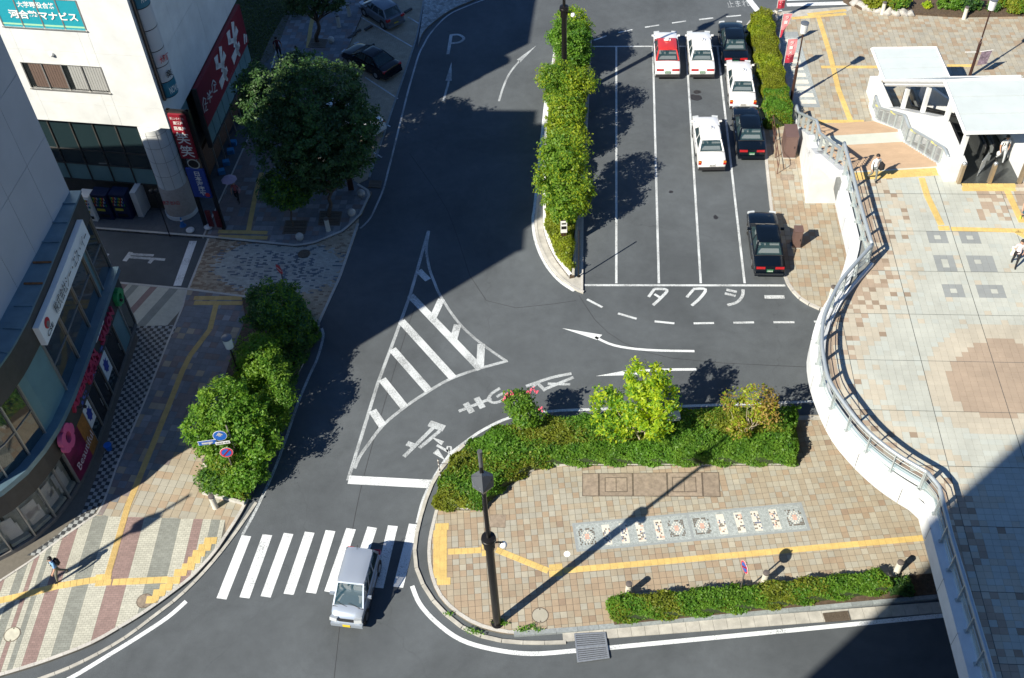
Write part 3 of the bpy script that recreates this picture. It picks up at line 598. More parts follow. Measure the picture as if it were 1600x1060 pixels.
def stripe(s0, s1, mtl):
    a, b = o0+sn*s0-sd*4, o0+sn*s1-sd*4; q = [a, b, b+sd*22, a+sd*22]
    if (q[1]-q[0]).x*(q[2]-q[1]).y-(q[1]-q[0]).y*(q[2]-q[1]).x < 0: q.reverse()
    c = clip(stripepoly, q)
    if area(c) < .05: return
    m = MB(); ca = Vector((math.cos(sang), math.sin(sang))); bw, bl = .105, .21
    lp = [((Vector(p)-o0).dot(sn), (Vector(p)-o0).dot(sd)) for p in c]; ar = sum(lp[i][0]*lp[(i+1) % len(lp)][1]-lp[(i+1) % len(lp)][0]*lp[i][1] for i in range(len(lp)))
    if ar < 0: lp.reverse()
    lo, hi = min(s0, s1), max(s0, s1); nb = max(1, round((hi-lo)/bl)); bl2 = (hi-lo)/nb; v0, v1 = min(p[1] for p in lp), max(p[1] for p in lp)
    for j in range(math.floor(v0/bw), math.ceil(v1/bw)):
        for i in range(nb+(j % 2)):
            x0 = lo+(i-(.5 if j % 2 else 0))*bl2; x1 = x0+bl2; x0, x1 = max(x0, lo), min(x1, hi)
            q2 = [(x0+.004, j*bw+.004), (x1-.004, j*bw+.004), (x1-.004, (j+1)*bw-.004), (x0+.004, (j+1)*bw-.004)]; ins = [inside(t, lp) for t in q2]
            if all(ins): cc = q2
            elif any(ins): cc = clip(lp, q2)
            else: continue
            if len(cc) < 3 or area(cc) < .001: continue
            w = [o0+sn*p[0]+sd*p[1] for p in cc]; aa = sum(w[k][0]*w[(k+1) % len(w)][1]-w[(k+1) % len(w)][0]*w[k][1] for k in range(len(w)))
            if aa < 0: w.reverse()
            zz = H1+random.uniform(-.0012, .0012)
            m.add([(p[0], p[1], zz) for p in w], [tuple(range(len(w)))])
    if m.v: m.build('brick_stripe', mtl, LP, kind='stuff')
for (a, m), (b, _) in zip(edges[:-1], edges[1:]): stripe(a, b, m)
stones(LP, list(reversed(lko)), .15, -.02, .05, .6, CONC, 'gutter_stone', side=-1); stones(LP, offset(list(lk), .0), .15, -.02, H1+.012, .6, KERB, side=-1)
stones(LP, LK2[2:], .15, -.02, H1+.012, .6, KERB, side=-1)
# checker strip and upper stripes by the shop
CKB = mat('checker_black', (.045, .05, .055), .7, var=.2, island=.2); CKW = mat('checker_white', (.30, .32, .32), .75, var=.15, island=.15)
ck = [p.xy for p in PX([(209, 510), (279, 508), (264, 533), (227, 628), (185, 725.6), (170, 765), (148, 802), (128, 822), (98, 842), (60, 868), (42, 868), (90, 836), (128, 800), (140, 770), (150, 745), (165, 700), (180, 640), (216, 530)], H1)]
tiles(LP, ck, H1, (.2, .2), LANE, lambda c, i, j: (i+j) % 2, [CKB, CKW], 'checker_tile', gap=.008, nind=240, kind_name='checker_field')
us = [p.xy for p in PX([(186, 441), (293, 450.5), (286.6, 480), (279, 508), (209, 510)], H1)]
ux0, ux1 = min(p.x for p in us), max(p.x for p in us)
d_ = (G(186, 505, H1)-G(240, 446, H1)).xy.normalized(); n_ = Vector((-d_.y, d_.x)); n_ = n_ if n_.x > 0 else -n_; o_ = G(186, 441, H1).xy
for k, (w0, w1, m_) in enumerate(((-3, .25, CR), (.25, .6, RD), (.6, .85, CR), (.85, 1.25, GY), (1.25, 1.9, CR), (1.9, 2.3, RD), (2.3, 3.0, CR), (3.0, 3.5, GY), (3.5, 4.6, CR))):
    q = [o_+n_*w0-d_*8, o_+n_*w1-d_*8, o_+n_*w1+d_*8, o_+n_*w0+d_*8]
    if (q[1]-q[0]).x*(q[2]-q[1]).y-(q[1]-q[0]).y*(q[2]-q[1]).x < 0: q.reverse()
    c = clip(us, q)
    if area(c) > .05: patch(LP, c, mat('shaded_'+m_.name, tuple(v*.62 for v in m_.node_tree.nodes['Mix'].inputs[6].default_value[:3]), .85) if False else m_, 'brick_stripe', z=H1-.002-k*.0002)
stones(LP, PX([(293.6, 450.5), (286.6, 480), (264, 533), (227, 628), (185, 725.6), (173, 760), (157, 801), (99.6, 839.6), (51, 876), (-20, 922)], H1), .1, 0, H1+.006, .6, KERB, 'edging_stone', side=-1, nind=60)
stones(LP, PX([(186, 440.6), (293.6, 450.5), (387.6, 462.7)], H1), .14, -.02, H1+.012, .6, KERB, side=-1)
# tactile on the left pavement
def tl(pts, z, w=.3, m=None, parent=None, dots=False):
    P_ = [G(*q, z) for q in pts]
    for a, b in zip(P_[:-1], P_[1:]): tactile(parent or LP, a, b, z+.002, w, m, dots)
tl([(338, 475), (328, 515), (297, 556), (285, 580), (250, 668), (200, 790), (168, 900)], H1, .3, YELD)
for yy in (466, 474): tl([(303, yy), (379, yy)], H1, .3, YELD, dots=True)
tl([(-30, 945), (30, 932), (90, 916), (150, 906)], H1, .33); 
for yy in (903, 912): tl([(149, yy), (174, yy-2)], H1, .3, dots=True)
tl([(176, 910), (262, 906)], H1, .33)
ZR = [R1(x, y) for x, y in ((1060, 350), (1030, 385), (1000, 415), (975, 450), (945, 485), (905, 515), (870, 555), (830, 590), (795, 620), (760, 655))]
for (x, y) in ZR:
    a = G(x-1, y, H1); b = G(x+19, y-1, H1); tactile(LP, a, b, H1+.004, .36, YEL, True)
# --- brick crossing (flush)
BR = [mat('brick_sand', (.40, .33, .24), .85, var=.1, island=.14, speck=.1), mat('brick_pale', (.38, .39, .36), .85, var=.1, island=.12, speck=.1), mat('brick_slate', (.13, .15, .18), .8, var=.1, island=.2), mat('brick_brown', (.26, .19, .13), .85, var=.1, island=.14)]
cross = [p.xy for p in smoothpath(PX([(327.7, 372), (400, 380), (464, 386), (492, 381), (538, 362), (561, 341)], .02), 2)]+[p.xy for p in PX([(559.5, 357), (533, 433), (499.7, 505), (387.6, 462.7), (296, 451)], .02)]
mb = MB(); mb.prism(cross, -.02, .012); CRS = structure('brick_crossing', mb, GROUT)
def crcol(c, i, j):
    px, py = PJ((c[0], c[1], 0)); d = math.hypot((px-437)/62, (py-418)/26); r = random.random()
    if d < 1 and r < .38 and (i+j) % 2: return 2
    if d < 1.5+.3*r: return 1 if r < .9 else 2
    return 3 if r < .3 and px < 400 else (0 if r < .85 else 3)
tiles(CRS, cross, .024, (.22, .11), LANE, crcol, BR, 'paving_brick', gap=.008, bond=.5, nind=0, kind_name='brick_field')
stones(CRS, PX([(296, 451), (327.7, 372)], .02), .12, -.02, .03, .6, KERB, side=1); stones(CRS, PX([(561, 350), (533, 433), (499.7, 505)], .02), .14, -.02, .05, .6, KERB, side=-1, nind=30)
# --- upper-left pavement
ulk = PX([(141.5, 357), (300, 369), (327.7, 371), (464, 385), (492, 380), (538, 361), (564.6, 335), (581, 300), (560, 287)], H1)
ULP = [p.xy for p in ulk]+[p.xy for p in PX([(545, 277), (530, 200), (533, 100), (552, 55), (592, -40), (480, -40), (420, 65), (400, 110), (388, 180), (330, 240)], H1)]+[Vector((-19, 50)), Vector((-45, 50)), Vector((-45, 47))]
mb = MB(); mb.prism(ULP, -.02, H1-.012); UL = structure('upper_left_pavement', mb, GROUT)
mainp = [p.xy for p in PX([(322, 371), (464, 385), (492, 380), (538, 361), (564.6, 335), (580, 300), (545, 277), (530, 200), (533, 100), (552, 55), (592, -40), (478, -40), (437, 65), (405, 180), (360, 280)], H1)]
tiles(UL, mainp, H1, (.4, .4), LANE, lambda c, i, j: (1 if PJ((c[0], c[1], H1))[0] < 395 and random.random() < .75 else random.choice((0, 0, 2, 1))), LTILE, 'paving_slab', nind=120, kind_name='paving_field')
ap = [p.xy for p in PX([(141.5, 357), (318, 371), (360, 280), (405, 180), (430, 85), (400, 110), (380, 190), (320, 262)], H1)]+[Vector((-19, 50.5)), Vector((-30, 51))]
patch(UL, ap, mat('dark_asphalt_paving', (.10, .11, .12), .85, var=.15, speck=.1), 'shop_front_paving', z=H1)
stones(UL, [Vector((p.x, p.y, 0)) for p in ulk[0:]], .14, -.02, H1+.012, .6, KERB, side=1); stones(UL, PX([(318, 371), (360, 280), (405, 180), (437, 65)], H1), .1, 0, H1+.006, .9, KERB, 'edging_stone', side=1, nind=40)
tl([(409, 270), (400, 300), (388, 362)], H1, .3, YELD, UL)
for yy in (362, 370): tl([(341, yy), (418, yy+2)], H1, .3, YELD, UL, True)
tl([(481, 75), (486, 40), (500, -20)], H1, .3, YELD, UL)
# shaded car park, lawn and cobbles
CPK = mat('car_park_brick', (.36, .31, .235), .9, var=.15, scale=2, speck=.25, speckscale=25)
cp = [p.xy for p in PX([(665, -20), (650, 58), (574, 281), (560, 287), (545, 277), (530, 200), (533, 100), (552, 55), (592, -40)], .03)]
mb = MB(); mb.prism(cp, -.02, .022); CP = structure('car_park_paving', mb, GROUT)
tiles(CP, cp, .034, (.22, .11), LANE+R_(45), lambda c, i, j: 0, [CPK, CPK], 'paving_brick', gap=.008, bond=.5, nind=0, kind_name='brick_field')
for a, b in (((390, 55), (615, 185)), ((430, 305), (560, 390)), ((490, 480), (530, 500)), ((440, 585), (497, 622)), ((600, 68), (645, 95))): paint(CP, PX(ZA([a, b]), .036), .1, PAINT, 'bay_line', z=.039)
stones(CP, PX([(665, -20), (650, 58), (574, 281)], .03), .12, -.02, .05, .9, KDARK, side=1, nind=50)
COB = mat('cobble_pale', (.36, .38, .38), .85, var=.2, island=.35, speck=.2)
cb = [p.xy for p in smoothpath(PX([(653, 73), (661, 52), (677, 36), (705, 16), (741, 0), (790, -30)], .05), 3)]+[p.xy for p in PX([(668, -30)], .05)]
mb = MB(); mb.prism(cb, -.02, .10); CBS = structure('cobbled_apron', mb, GROUT)
tiles(CBS, cb, .112, (.18, .18), LANE, lambda c, i, j: 0, [COB, COB], 'cobble', gap=.02, bond=.5, nind=0, kind_name='cobble_field', jitter=.006)
lw = [p.xy for p in PX([(350, -80), (478, -80), (466, 15), (436, 68), (402, 130), (380, 190), (340, 60)], .06)]
mb = MB(); mb.prism(lw, -.02, .07); LAWN = structure('lawn_soil', mb, mat('lawn_base', (.055, .07, .03), .95, var=.3, scale=3)); LAWNP = lw
# --- median island (J)
jout = smoothpath(PX([(872, 40), (862, 110), (855, 164), (846, 235)]+ZL([(118, 250), (112, 300), (124, 400), (168, 505), (236, 592), (310, 648), (356, 668)]), .04), 3)
jr = PX([(911, 458), (912, 312), (919, 185), (924.6, 67), (900, 28)], .04); jp = [p.xy for p in jout]+[p.xy for p in jr]
mb = MB(); mb.prism(jp, -.02, .10); MED = structure('median_island', mb, CONC)
stones(MED, offset(jout, -.0), .16, -.02, .125, .6, KERB, side=1, nind=110) if False else stones(MED, list(jout), .14, -.02, .12, .6, KERB, side=1, nind=110); stones(MED, jr[:4], .12, -.02, .115, .6, KERB, side=1, nind=90)
jpl = smoothpath(PX([(858, 160), (853, 250)]+ZL([(170, 300), (174, 360), (195, 430), (235, 505), (300, 590)]), .1), 3); jw = [p for p in jpl]+PX(ZL([(312, 590), (318, 300)]), .1)+PX([(903, 160)], .1)
wall = MB(); inn = offset(jpl, -.16); 
a, b = jpl, inn; n = len(a)
wall.add([(p[0], p[1], .1) for p in a]+[(p[0], p[1], .42) for p in a]+[(p[0], p[1], .42) for p in b]+[(p[0], p[1], .1) for p in b], [(i, i+1, n+i+1, n+i) for i in range(n-1)]+[(n+i, n+i+1, 2*n+i+1, 2*n+i) for i in range(n-1)]+[(2*n+i, 2*n+i+1, 3*n+i+1, 3*n+i) for i in range(n-1)])
wall.build('planter_wall', WHITE, None, label='low white curved planter wall around the median hedge', cat='wall')
ew = MB(); e0, e1 = G(*ZL([(312, 590)])[0], .1), G(925, 62, .1); dd = (e1-e0).xy.normalized(); nn = Vector((-dd.y, dd.x))*.14; ew.hexa([(*(e0.xy+nn), .1), (*e0.xy, .1), (*e1.xy, .1), (*(e1.xy+nn), .1)][::-1], [(*(e0.xy+nn), .55), (*e0.xy, .55), (*e1.xy, .55), (*(e1.xy+nn), .55)][::-1]); ew.build('planter_wall', CONC, None, label='straight grey planter wall on the taxi side of the median', cat='wall')
mb = MB(); mb.prism([p.xy for p in inn]+[(e0+Vector((0, 0, 0))).xy, e1.xy, G(875, 60, .1).xy], .08, .3); structure('median_soil', mb, SOIL)
# --- taxi-side pavement, upper plaza (one level)
ik = smoothpath(PX([(1300, 484), (1287.5, 482), (1268, 474), (1253, 465), (1238, 449), (1229.7, 432), (1222, 400), (1209, 334), (1201.6, 269), (1195.5, 208), (1189, 180), (1177, 127), (1168, 75), (1164, 53), (1172, 36), (1187, 24), (1205, 20)], H1), 3)
up = [p.xy for p in ik]+[p.xy for p in PX([(1320, 14), (1330, 10), (1900, -20)], H1)]+[Vector((62, 40)), Vector((22, 39)), Vector((19, 36.5))]
mb = MB(); mb.prism(up, -.02, H1-.012); UP = structure('upper_plaza_pavement', mb, GROUT)
def upcol(c, i, j):
    px, py = PJ((c[0], c[1], H1)); r = random.random(); e = .3
    if py < 50 and px > 1320: e = .55
    if py > 200: e = .5
    if px < 1230 and py > 20: e = .75
    return 1 if r < e*.55 else (0 if r < e else (2 if r < .75 else 4))
tiles(UP, up, H1, (.34, .34), LANE, upcol, TILEM, 'paving_slab', nind=220, kind_name='paving_field', gap=.016, jitter=.001)
stones(UP, list(reversed(ik)), .16, -.02, H1+.012, .6, KERB, side=-1, nind=170) if False else stones(UP, list(ik), .16, -.02, H1+.012, .6, KERB, side=1, nind=170)
patch(UP, [p.xy for p in PX([(1222, 18), (1330, 10), (1330, 14), (1324, 18), (1240, 27), (1216, 27)], H1)], CONC, 'dropped_kerb', z=H1+.004, thick=.02)
tl([(1279, 27), (1297, 85), (1310, 140), (1329, 189)], H1, .34, YEL, UP); tl([(1283, 105), (1372, 105), (1430, 105)], H1, .3, YEL, UP); tl([(1480, 103), (1520, 103)], H1, .3, YEL, UP)
for yy in (21, 27): tl([(1237 if yy > 22 else 1262, yy+2), (1322, yy-5)], H1, .32, YEL, UP, True)
for yy in (190, 196): tl([(1279, yy), (1350, yy)], H1, .32, YEL, UP, True)
mosaic([(1214, 50), (1246, 50), (1282, 168), (1236, 168)], H1, [], 'grey mosaic panel in the upper plaza beside the clipped hedge')
MZ = bpy.data.objects['mosaic_panel.001']
for k in range(10):
    y = 62+k*10.5; x = 1222+k*3.2; m = MB(); q = [G(*p, H1) for p in ((x, y), (x+16+k*.8, y), (x+18+k*.8, y+6), (x+2, y+6))]; m.prism([p.xy for p in q], H1, H1+.013); m.build('picture_block', MOSW, MZ)
rectcover([(1219, 273), (1241, 273), (1241, 282), (1220, 282)], H1, [0, .5, 1], 'small stone-framed cover on the pavement beside the white stair wall')
rectcover([(1232, 251), (1242, 251), (1244, 264), (1233, 264)], H1, [0, 1], 'red-brown square cover beneath the brown cabinet')
# ================================================================ buildings
WALLG = mat('wall_grey_panel', (.40, .42, .45), .7, var=.05, scale=.6, island=.02); WALLW = mat('wall_white_panel', (.61, .635, .64), .65, var=.10, scale=.8, island=.02); JOINT = mat('joint_dark', (.10, .10, .10), .9)
GLASS = mat('dark_glass', (.015, .03, .035), .04, var=0, spec=1.0, coat=.6); TEAL = mat('teal_panel', (.13, .24, .26), .45, var=.08, scale=1.5); FRAME = mat('aluminium_frame', (.33, .33, .32), .4, .6, var=.1)
FASC = mat('charcoal_fascia', (.05, .048, .045), .6, var=.2, scale=2); BANDB = mat('blue_grey_metal', (.15, .25, .32), .4, .5, var=.15, scale=1.5); RUST = mat('rust', (.20, .09, .035), .9, var=.5, scale=6)
CLEAR = mat('clear_glass', (.02, .03, .03), .02, var=0, alpha=.2, spec=.8)
class Path:
    def __init__(s, pts): s.p = [Vector((a, b)) for a, b in pts]; s.s = [0]; [s.s.append(s.s[-1]+(b-a).length) for a, b in zip(s.p[:-1], s.p[1:])]
    def at(s, t, d=0.0):
        for i in range(len(s.p)-1):
            if t <= s.s[i+1] or i == len(s.p)-2:
                a, b = s.p[i], s.p[i+1]; f = (t-s.s[i])/(s.s[i+1]-s.s[i]); u = (b-a).normalized(); n = Vector((-u.y, u.x)); q = a+(b-a)*f+n*d; return q
    def near(s, q):
        best = (9e9, 0)
        for k in range(2000):
            t = s.s[-1]*k/2000; d = (s.at(t)-Vector((q[0], q[1]))).length
            if d < best[0]: best = (d, t)
        return best[1]
    def slab(s, t0, t1, z0, z1, d0, d1, mb, m=0, step=.6):
        n = max(1, int((t1-t0)/step)); A = [s.at(t0+(t1-t0)*i/n, d0) for i in range(n+1)]; B = [s.at(t0+(t1-t0)*i/n, d1) for i in range(n+1)]; k = len(mb.v); N_ = n+1
        for L_, z in ((A, z0), (B, z0), (B, z1), (A, z1)): mb.v += [(p.x, p.y, z) for p in L_]
        for i in range(n):
            for a in range(4):
                b = (a+1) % 4; mb.f.append((k+a*N_+i, k+a*N_+i+1, k+b*N_+i+1, k+b*N_+i)); mb.m.append(m)
        mb.f += [(k, k+N_, k+2*N_, k+3*N_), (k+n, k+3*N_+n, k+2*N_+n, k+N_+n)]; mb.m += [m, m]; return mb
P1 = Path([(-20.27, 41.05), (-20.5, 35), (-20.65, 32.5), (-20.85, 31), (-21.2, 29.7), (-21.75, 28.45), (-22.6, 27.4), (-23.9, 26.55), (-26.2, 25.7), (-30.2, 24.8), (-38.2, 23.8)])
SHOP = thing('corner_building', 'grey tower block over a curved dark shopfront with pink letters at the left edge', 'building', (-30, 33, 0))
LEN = P1.s[-1]
def fas(name, t0, t1, z0, z1, d0, d1, m, parent=None, **k): return P1.slab(t0, t1, z0, z1, d0, d1, MB()).build(name, m, parent or SHOP, **k)
TOWH = 22.9
core = MB(); cp_ = [P1.at(t, -.45) for t in np.linspace(0.05, LEN-.1, 26)]; core.prism(cp_+[Vector((-38, 41)), Vector((-20.6, 41))], 0, 9.4); core.build('inner_wall', FASC, SHOP)
fas('plinth', 0, LEN, 0, .35, -.5, .0, mat('stone_plinth', (.16, .15, .14), .7), SHOP)
fas('shop_fascia', 0, LEN, 2.75, 4.2, -.5, .06, FASC); fas('metal_band', -.0, LEN, 4.2, 4.5, -.5, .34, BANDB)
fas('upper_fascia', 0, LEN, 7.9, 9.45, -.5, .03, FASC)
ledge = fas('roof_ledge', 0, LEN, 9.45, 9.56, -1.7, .1, BANDB)
for t in np.arange(.9, 12, 1.35):
    m = MB(); P1.slab(t, t+.09, 9.56, 9.62, -.75, .08, m); m.build('ledge_rib', RUST if 4.5 < t < 7.5 else BANDB, ledge)
# tower above
T0, T1 = Vector((-20.75, 41.0)), Vector((-22.3, 28.0))
tw = MB(); tw.prism([T0+Vector((-.03, 0)), T1+Vector((-.03, 0)), Vector((-27.5, 28.6)), Vector((-26.0, 41.6))], 9.4, TOWH); tw.build('tower_wall', JOINT, SHOP)
pen = MB(); pen.prism([(-21.0, 38.6), (-22.1, 29.6), (-27, 30), (-25.9, 39)], TOWH, TOWH+1.5); rw = MB(); rw.prism([(-26, 41.8), (-27.5, 26.5), (-50, 28), (-50, 44)], 0, 16.0); rw.build('shade_block', WALLG, SHOP); pen.build('penthouse', WALLG, SHOP)  # unseen block behind the tower, added and sized to shade the white building
def panelwall(A, B, z0, z1, du, dz, m, parent, th=.04, gap=.02, holes=(), name='wall_panel', udiv=None):
    pl = Plane(A, B); us = udiv or [i*pl.len/round(pl.len/du) for i in range(round(pl.len/du)+1)]; nz_ = max(1, round((z1-z0)/dz)); zs = [z0+(z1-z0)*i/nz_ for i in range(nz_+1)]
    for u0, u1 in zip(us[:-1], us[1:]):
        for a, b in zip(zs[:-1], zs[1:]):
            mb = MB(); q = [pl.pt(u0+gap/2, a+gap/2, 0), pl.pt(u1-gap/2, a+gap/2, 0), pl.pt(u1-gap/2, b-gap/2, 0), pl.pt(u0+gap/2, b-gap/2, 0)]; mb.hexa(q, [p+pl.n*th for p in q]); mb.build(name, m, parent)
    return pl
panelwall(T1, T0, 9.5, TOWH, 2.3, 3.3, WALLG, SHOP); panelwall(T0, (-26.0, 41.6), 9.5, TOWH, 2.3, 3.3, WALLG, SHOP); panelwall((-27.5, 28.6), T1, 9.5, TOWH, 2.3, 3.3, WALLG, SHOP)
cap = MB(); cap.prism([(-20.6, 41.15), (-22.15, 27.9), (-27.7, 28.4), (-26.1, 41.8)], TOWH, TOWH+.12); cap.build('roof_coping', WALLG, SHOP)
# first-floor glazing
bp = [P1.near(G(x, y, 4.5)) for x, y in ((157, 453), (148, 464), (132.6, 511), (114, 559), (91.4, 609.4), (66.3, 675.7), (37.6, 708), (10, 745))]
bp = [0.0]+sorted(bp)+[bp[-1]+2.0, bp[-1]+4, bp[-1]+6.5, LEN]
kinds = ['g', 't', 'g', 'g', 'g', 't', 'g', 'g', 'g', 'g', 'g', 'g', 'g']
for i, (a, b) in enumerate(zip(bp[:-1], bp[1:])):
    if b-a < .15: continue
    w = fas('window' if kinds[i] == 'g' else 'spandrel_panel', a+.035, b-.035, 4.5, 7.9, -.3, -.1, GLASS if kinds[i] == 'g' else TEAL)
    fas('mullion', a-.035, a+.035, 4.5, 7.9, -.3, .0, FRAME)
    if kinds[i] == 'g' and b-a > .8:
        for z_ in (6.1,): fas('transom', a+.035, b-.035, z_-.03, z_+.03, -.1, -.06, FRAME, w)
# company sign
SA, SB = P1.near(G(118, 345, 8.9)), P1.near(G(36, 515, 8.9))
sg = thing('company_sign', 'long white signboard with black Japanese lettering under the tower wall', 'sign', (*P1.at(SA), 8.5))
P1.slab(SA, SB, 7.86, 8.95, .06, .34, MB()).build('board', WHITE, sg)
um = (P1.at(SA)-P1.at(SB)).normalized(); cpt = P1.at(SA+(SB-SA)*.42, .41); BLKL = mat('letter_black', (.015, .015, .02), .5, var=0); REDL = mat('letter_red', (.45, .03, .04), .5, var=0)
lettering('株式会社シー・エス・イー', BLKL, sg, (cpt.x, cpt.y, 8.42), (um.x, um.y, 0), (0, 0, 1), 1, w=(SB-SA)*.72, h=.62, bold=.0)
cpt = P1.at(SA+(SB-SA)*.90, .352); nrm = Vector((um.y, -um.x, 0)); 
def disc(c, r, n, m, parent, name, sx=1.0, th=.01, seg=20, a0=0, a1=2*math.pi):
    n = Vector(n).normalized(); u = Vector((-n.y, n.x, 0)).normalized() if abs(n.z) < .99 else Vector((1, 0, 0)); v = n.cross(u); mb = MB(); c = Vector(c)
    q = [c+u*math.cos(a0+(a1-a0)*i/seg)*r*sx+v*math.sin(a0+(a1-a0)*i/seg)*r for i in range(seg)]; mb.hexa(q, [p+n*th for p in q]); return mb.build(name, m, parent)
disc((cpt.x, cpt.y, 8.55), .26, nrm, REDL, sg, 'logo_disc', a0=0, a1=math.pi*2); disc((cpt.x-nrm.x*-.012, cpt.y-nrm.y*-.012, 8.47), .15, nrm, FRAME, sg, 'logo_inner')
lettering('CSE', BLKL, sg, (cpt.x+nrm.x*.01, cpt.y+nrm.y*.01, 8.12), (um.x, um.y, 0), (0, 0, 1), 1, w=.75, h=.24, bold=.01)
# ground-floor shopfront: bays given by their feet on the plinth
def gs(x, y): return P1.near(G(x, y, .3))
gb = [0.0, P1.near((-20.1, 40.0)), P1.near((-20.15, 38.7)), P1.near((-20.2, 37.2)), P1.near((-20.27, 36.0)), P1.near((-20.3, 35.0)), P1.near((-20.35, 34.0)), P1.near((-20.4, 33.0)), P1.near((-20.75, 30.55)), gs(126, 782), gs(103, 814), gs(67, 847), gs(22, 868), gs(-15, 880), gs(-15, 880)+2.2, LEN]
gk = ['g', 't', 'd', 'p', 'd', 'd', 'p', 'B', 'w', 'w', 'w', 'w', 'w', 'g', 'g']
POSTB = mat('poster_blue', (.035, .06, .32), .5, var=.3); POSTP = mat('poster_magenta', (.17, .012, .06), .45, var=.6, scale=.9); POSTO = mat('poster_orange', (.32, .14, .03), .45, var=.3)
DOORM = mat('door_dark', (.02, .02, .022), .25, var=0); INT = mat('interior_reflection_pale', (.50, .54, .50), .8, var=.2, scale=2)  # interior colour is brightened to stand in for reflections on the panes
for i, (a, b) in enumerate(zip(gb[:-1], gb[1:])):
    if b-a < .15: continue
    k = gk[i]; z0 = .35
    if k == 'w':
        fas('back_panel', a, b, z0, 2.75, -.5, -.42, INT); fas('shelf', a+.1, b-.1, .35, .55, -.42, -.15, INT); fas('window', a+.03, b-.03, z0, 2.75, -.1, -.08, CLEAR)
        for zz, dd in ((1.1, .3), (1.6, .6)): fas('display_card', a+.2+dd*.3, a+.2+dd*.3+.7, zz-.4, zz+.5, -.3, -.28, WHITE)
    elif k == 'B':
        p = fas('poster', a+.02, b-.02, z0, 2.72, -.1, .02, POSTP); m = MB(); P1.slab(a+.02, a+(b-a)*.35, z0, 2.7, .02, .026, m); m.build('poster_print', POSTO, p)
        u2 = (P1.at(a)-P1.at(b)).normalized(); mid = P1.at(a+(b-a)*.5, .11); lettering('Beautiful', mat('print_white', (.6, .55, .6), .5, var=0), p, (mid.x, mid.y, 1.3), (u2.x, u2.y, .12), (-u2.x*.12, -u2.y*.12, 1), 1, w=(b-a)*.8, h=.5)
    else:
        o = fas({'g': 'window', 't': 'spandrel_panel', 'd': 'door', 'p': 'window'}[k], a+.04, b-.04, z0 if k != 'd' else .12, 2.72, -.12, -.05, {'g': GLASS, 't': TEAL, 'd': DOORM, 'p': GLASS}[k])
        if k == 'd': m = MB(); q = P1.at(a+.2, -.02); m.box((q.x, q.y, 1.2), (.04, .04, .5)); m.build('handle', STEEL, o)
        if k == 'p':
            m = MB(); P1.slab(a+.12, b-.12, 1.2, 2.6, -.05, -.04, m); m.build('poster', WHITE, o); q = P1.at((a+b)/2, -.035)
            mb = MB(); c = Vector((q.x, q.y, 1.9)); u = Vector((um.x, um.y, 0))
            star = []; 
            for j in range(16): r_ = (.52 if j % 2 == 0 else .3)*(1+.15*math.sin(j*3)); an = j*math.pi/8; star.append(c+u*math.cos(an)*r_*.7+Vector((0, 0, 1))*math.sin(an)*r_)
            mb.add(star, [tuple(range(16))]); mb.build('poster_motif', POSTB, o)
    fas('mullion', a-.035, a+.035, .35, 2.75, -.15, .02, FRAME)
PINK = mat('letter_pink', (.42, .035, .09), .5, var=.1); FLP = mat('flower_pink', (.62, .10, .24), .5, var=.05); FLG = mat('flower_green', (.03, .30, .10), .5, var=.05)
def vsign(body, x0, y0, x1, y1, h, z, m, **k):
    a, b = P1.near(G(x0, y0, z)), P1.near(G(x1, y1, z)); mid = P1.at((a+b)/2, .10); u = (P1.at(b)-P1.at(a)).normalized(); lettering(body, m, SHOP, (mid.x, mid.y, z), (u.x, u.y, 0), (0, 0, 1), 1, w=abs(a-b), h=h, bold=.04, extrude=.09, **k)
vsign('AMERICAN', 106, 640, 144, 548, .55, 3.75, PINK); vsign('DOLL', 138, 596, 154, 549, .5, 3.3, PINK); vsign('SALON', 160, 535, 181, 484, .55, 3.4, PINK)
def flower(x, y, z, r, m, label):
    t = P1.near(G(x, y, z)); q = P1.at(t, .08); u = um; mb = MB(); n = nrm; prof = []
    for j in range(60):
        an = 2*math.pi*j/60; rr = r*(.78+.22*abs(math.cos(an*2.5))**.5); prof.append((rr*math.cos(an), rr*math.sin(an), .36*r*math.cos(an), .42*r*math.sin(an)))
    O = Vector((q.x, q.y, z)); U = Vector((u.x, u.y, 0)); Z_ = Vector((0, 0, 1)); k = 60
    vs_ = [O+U*p[0]+Z_*p[1]+n*d for d in (0, .22) for p in prof]+[O+U*p[2]+Z_*p[3]+n*d for d in (0, .22) for p in prof]
    fs = []
    for j in range(k): jj = (j+1) % k; fs += [(j, jj, k+jj, k+j), (k+j, k+jj, 3*k+jj, 3*k+j), (3*k+j, 3*k+jj, 2*k+jj, 2*k+j)]
    mb.add(vs_, fs); return mb.build('flower_emblem', m, None, label=label, cat='sign', smooth=True, angle=35)
flower(93, 683, 3.35, .72, FLP, 'pink open flower emblem on the dark shop fascia at the start of the letters'); flower(178, 464, 3.3, .5, FLG, 'green open flower emblem at the north end of the shop fascia')
m = MB(); a_, b_ = P1.near(G(152, 530, 3.95)), P1.near(G(156, 497, 3.95)); P1.slab(min(a_, b_), max(a_, b_), 3.7, 4.12, .06, .1, m); o = m.build('plate_sign', WHITE, SHOP)
for f_ in (.3, .7): q = P1.at(a_+(b_-a_)*f_, .105); disc((q.x, q.y, 3.9), .14, nrm, REDL if f_ > .5 else POSTB, o, 'plate_mark')
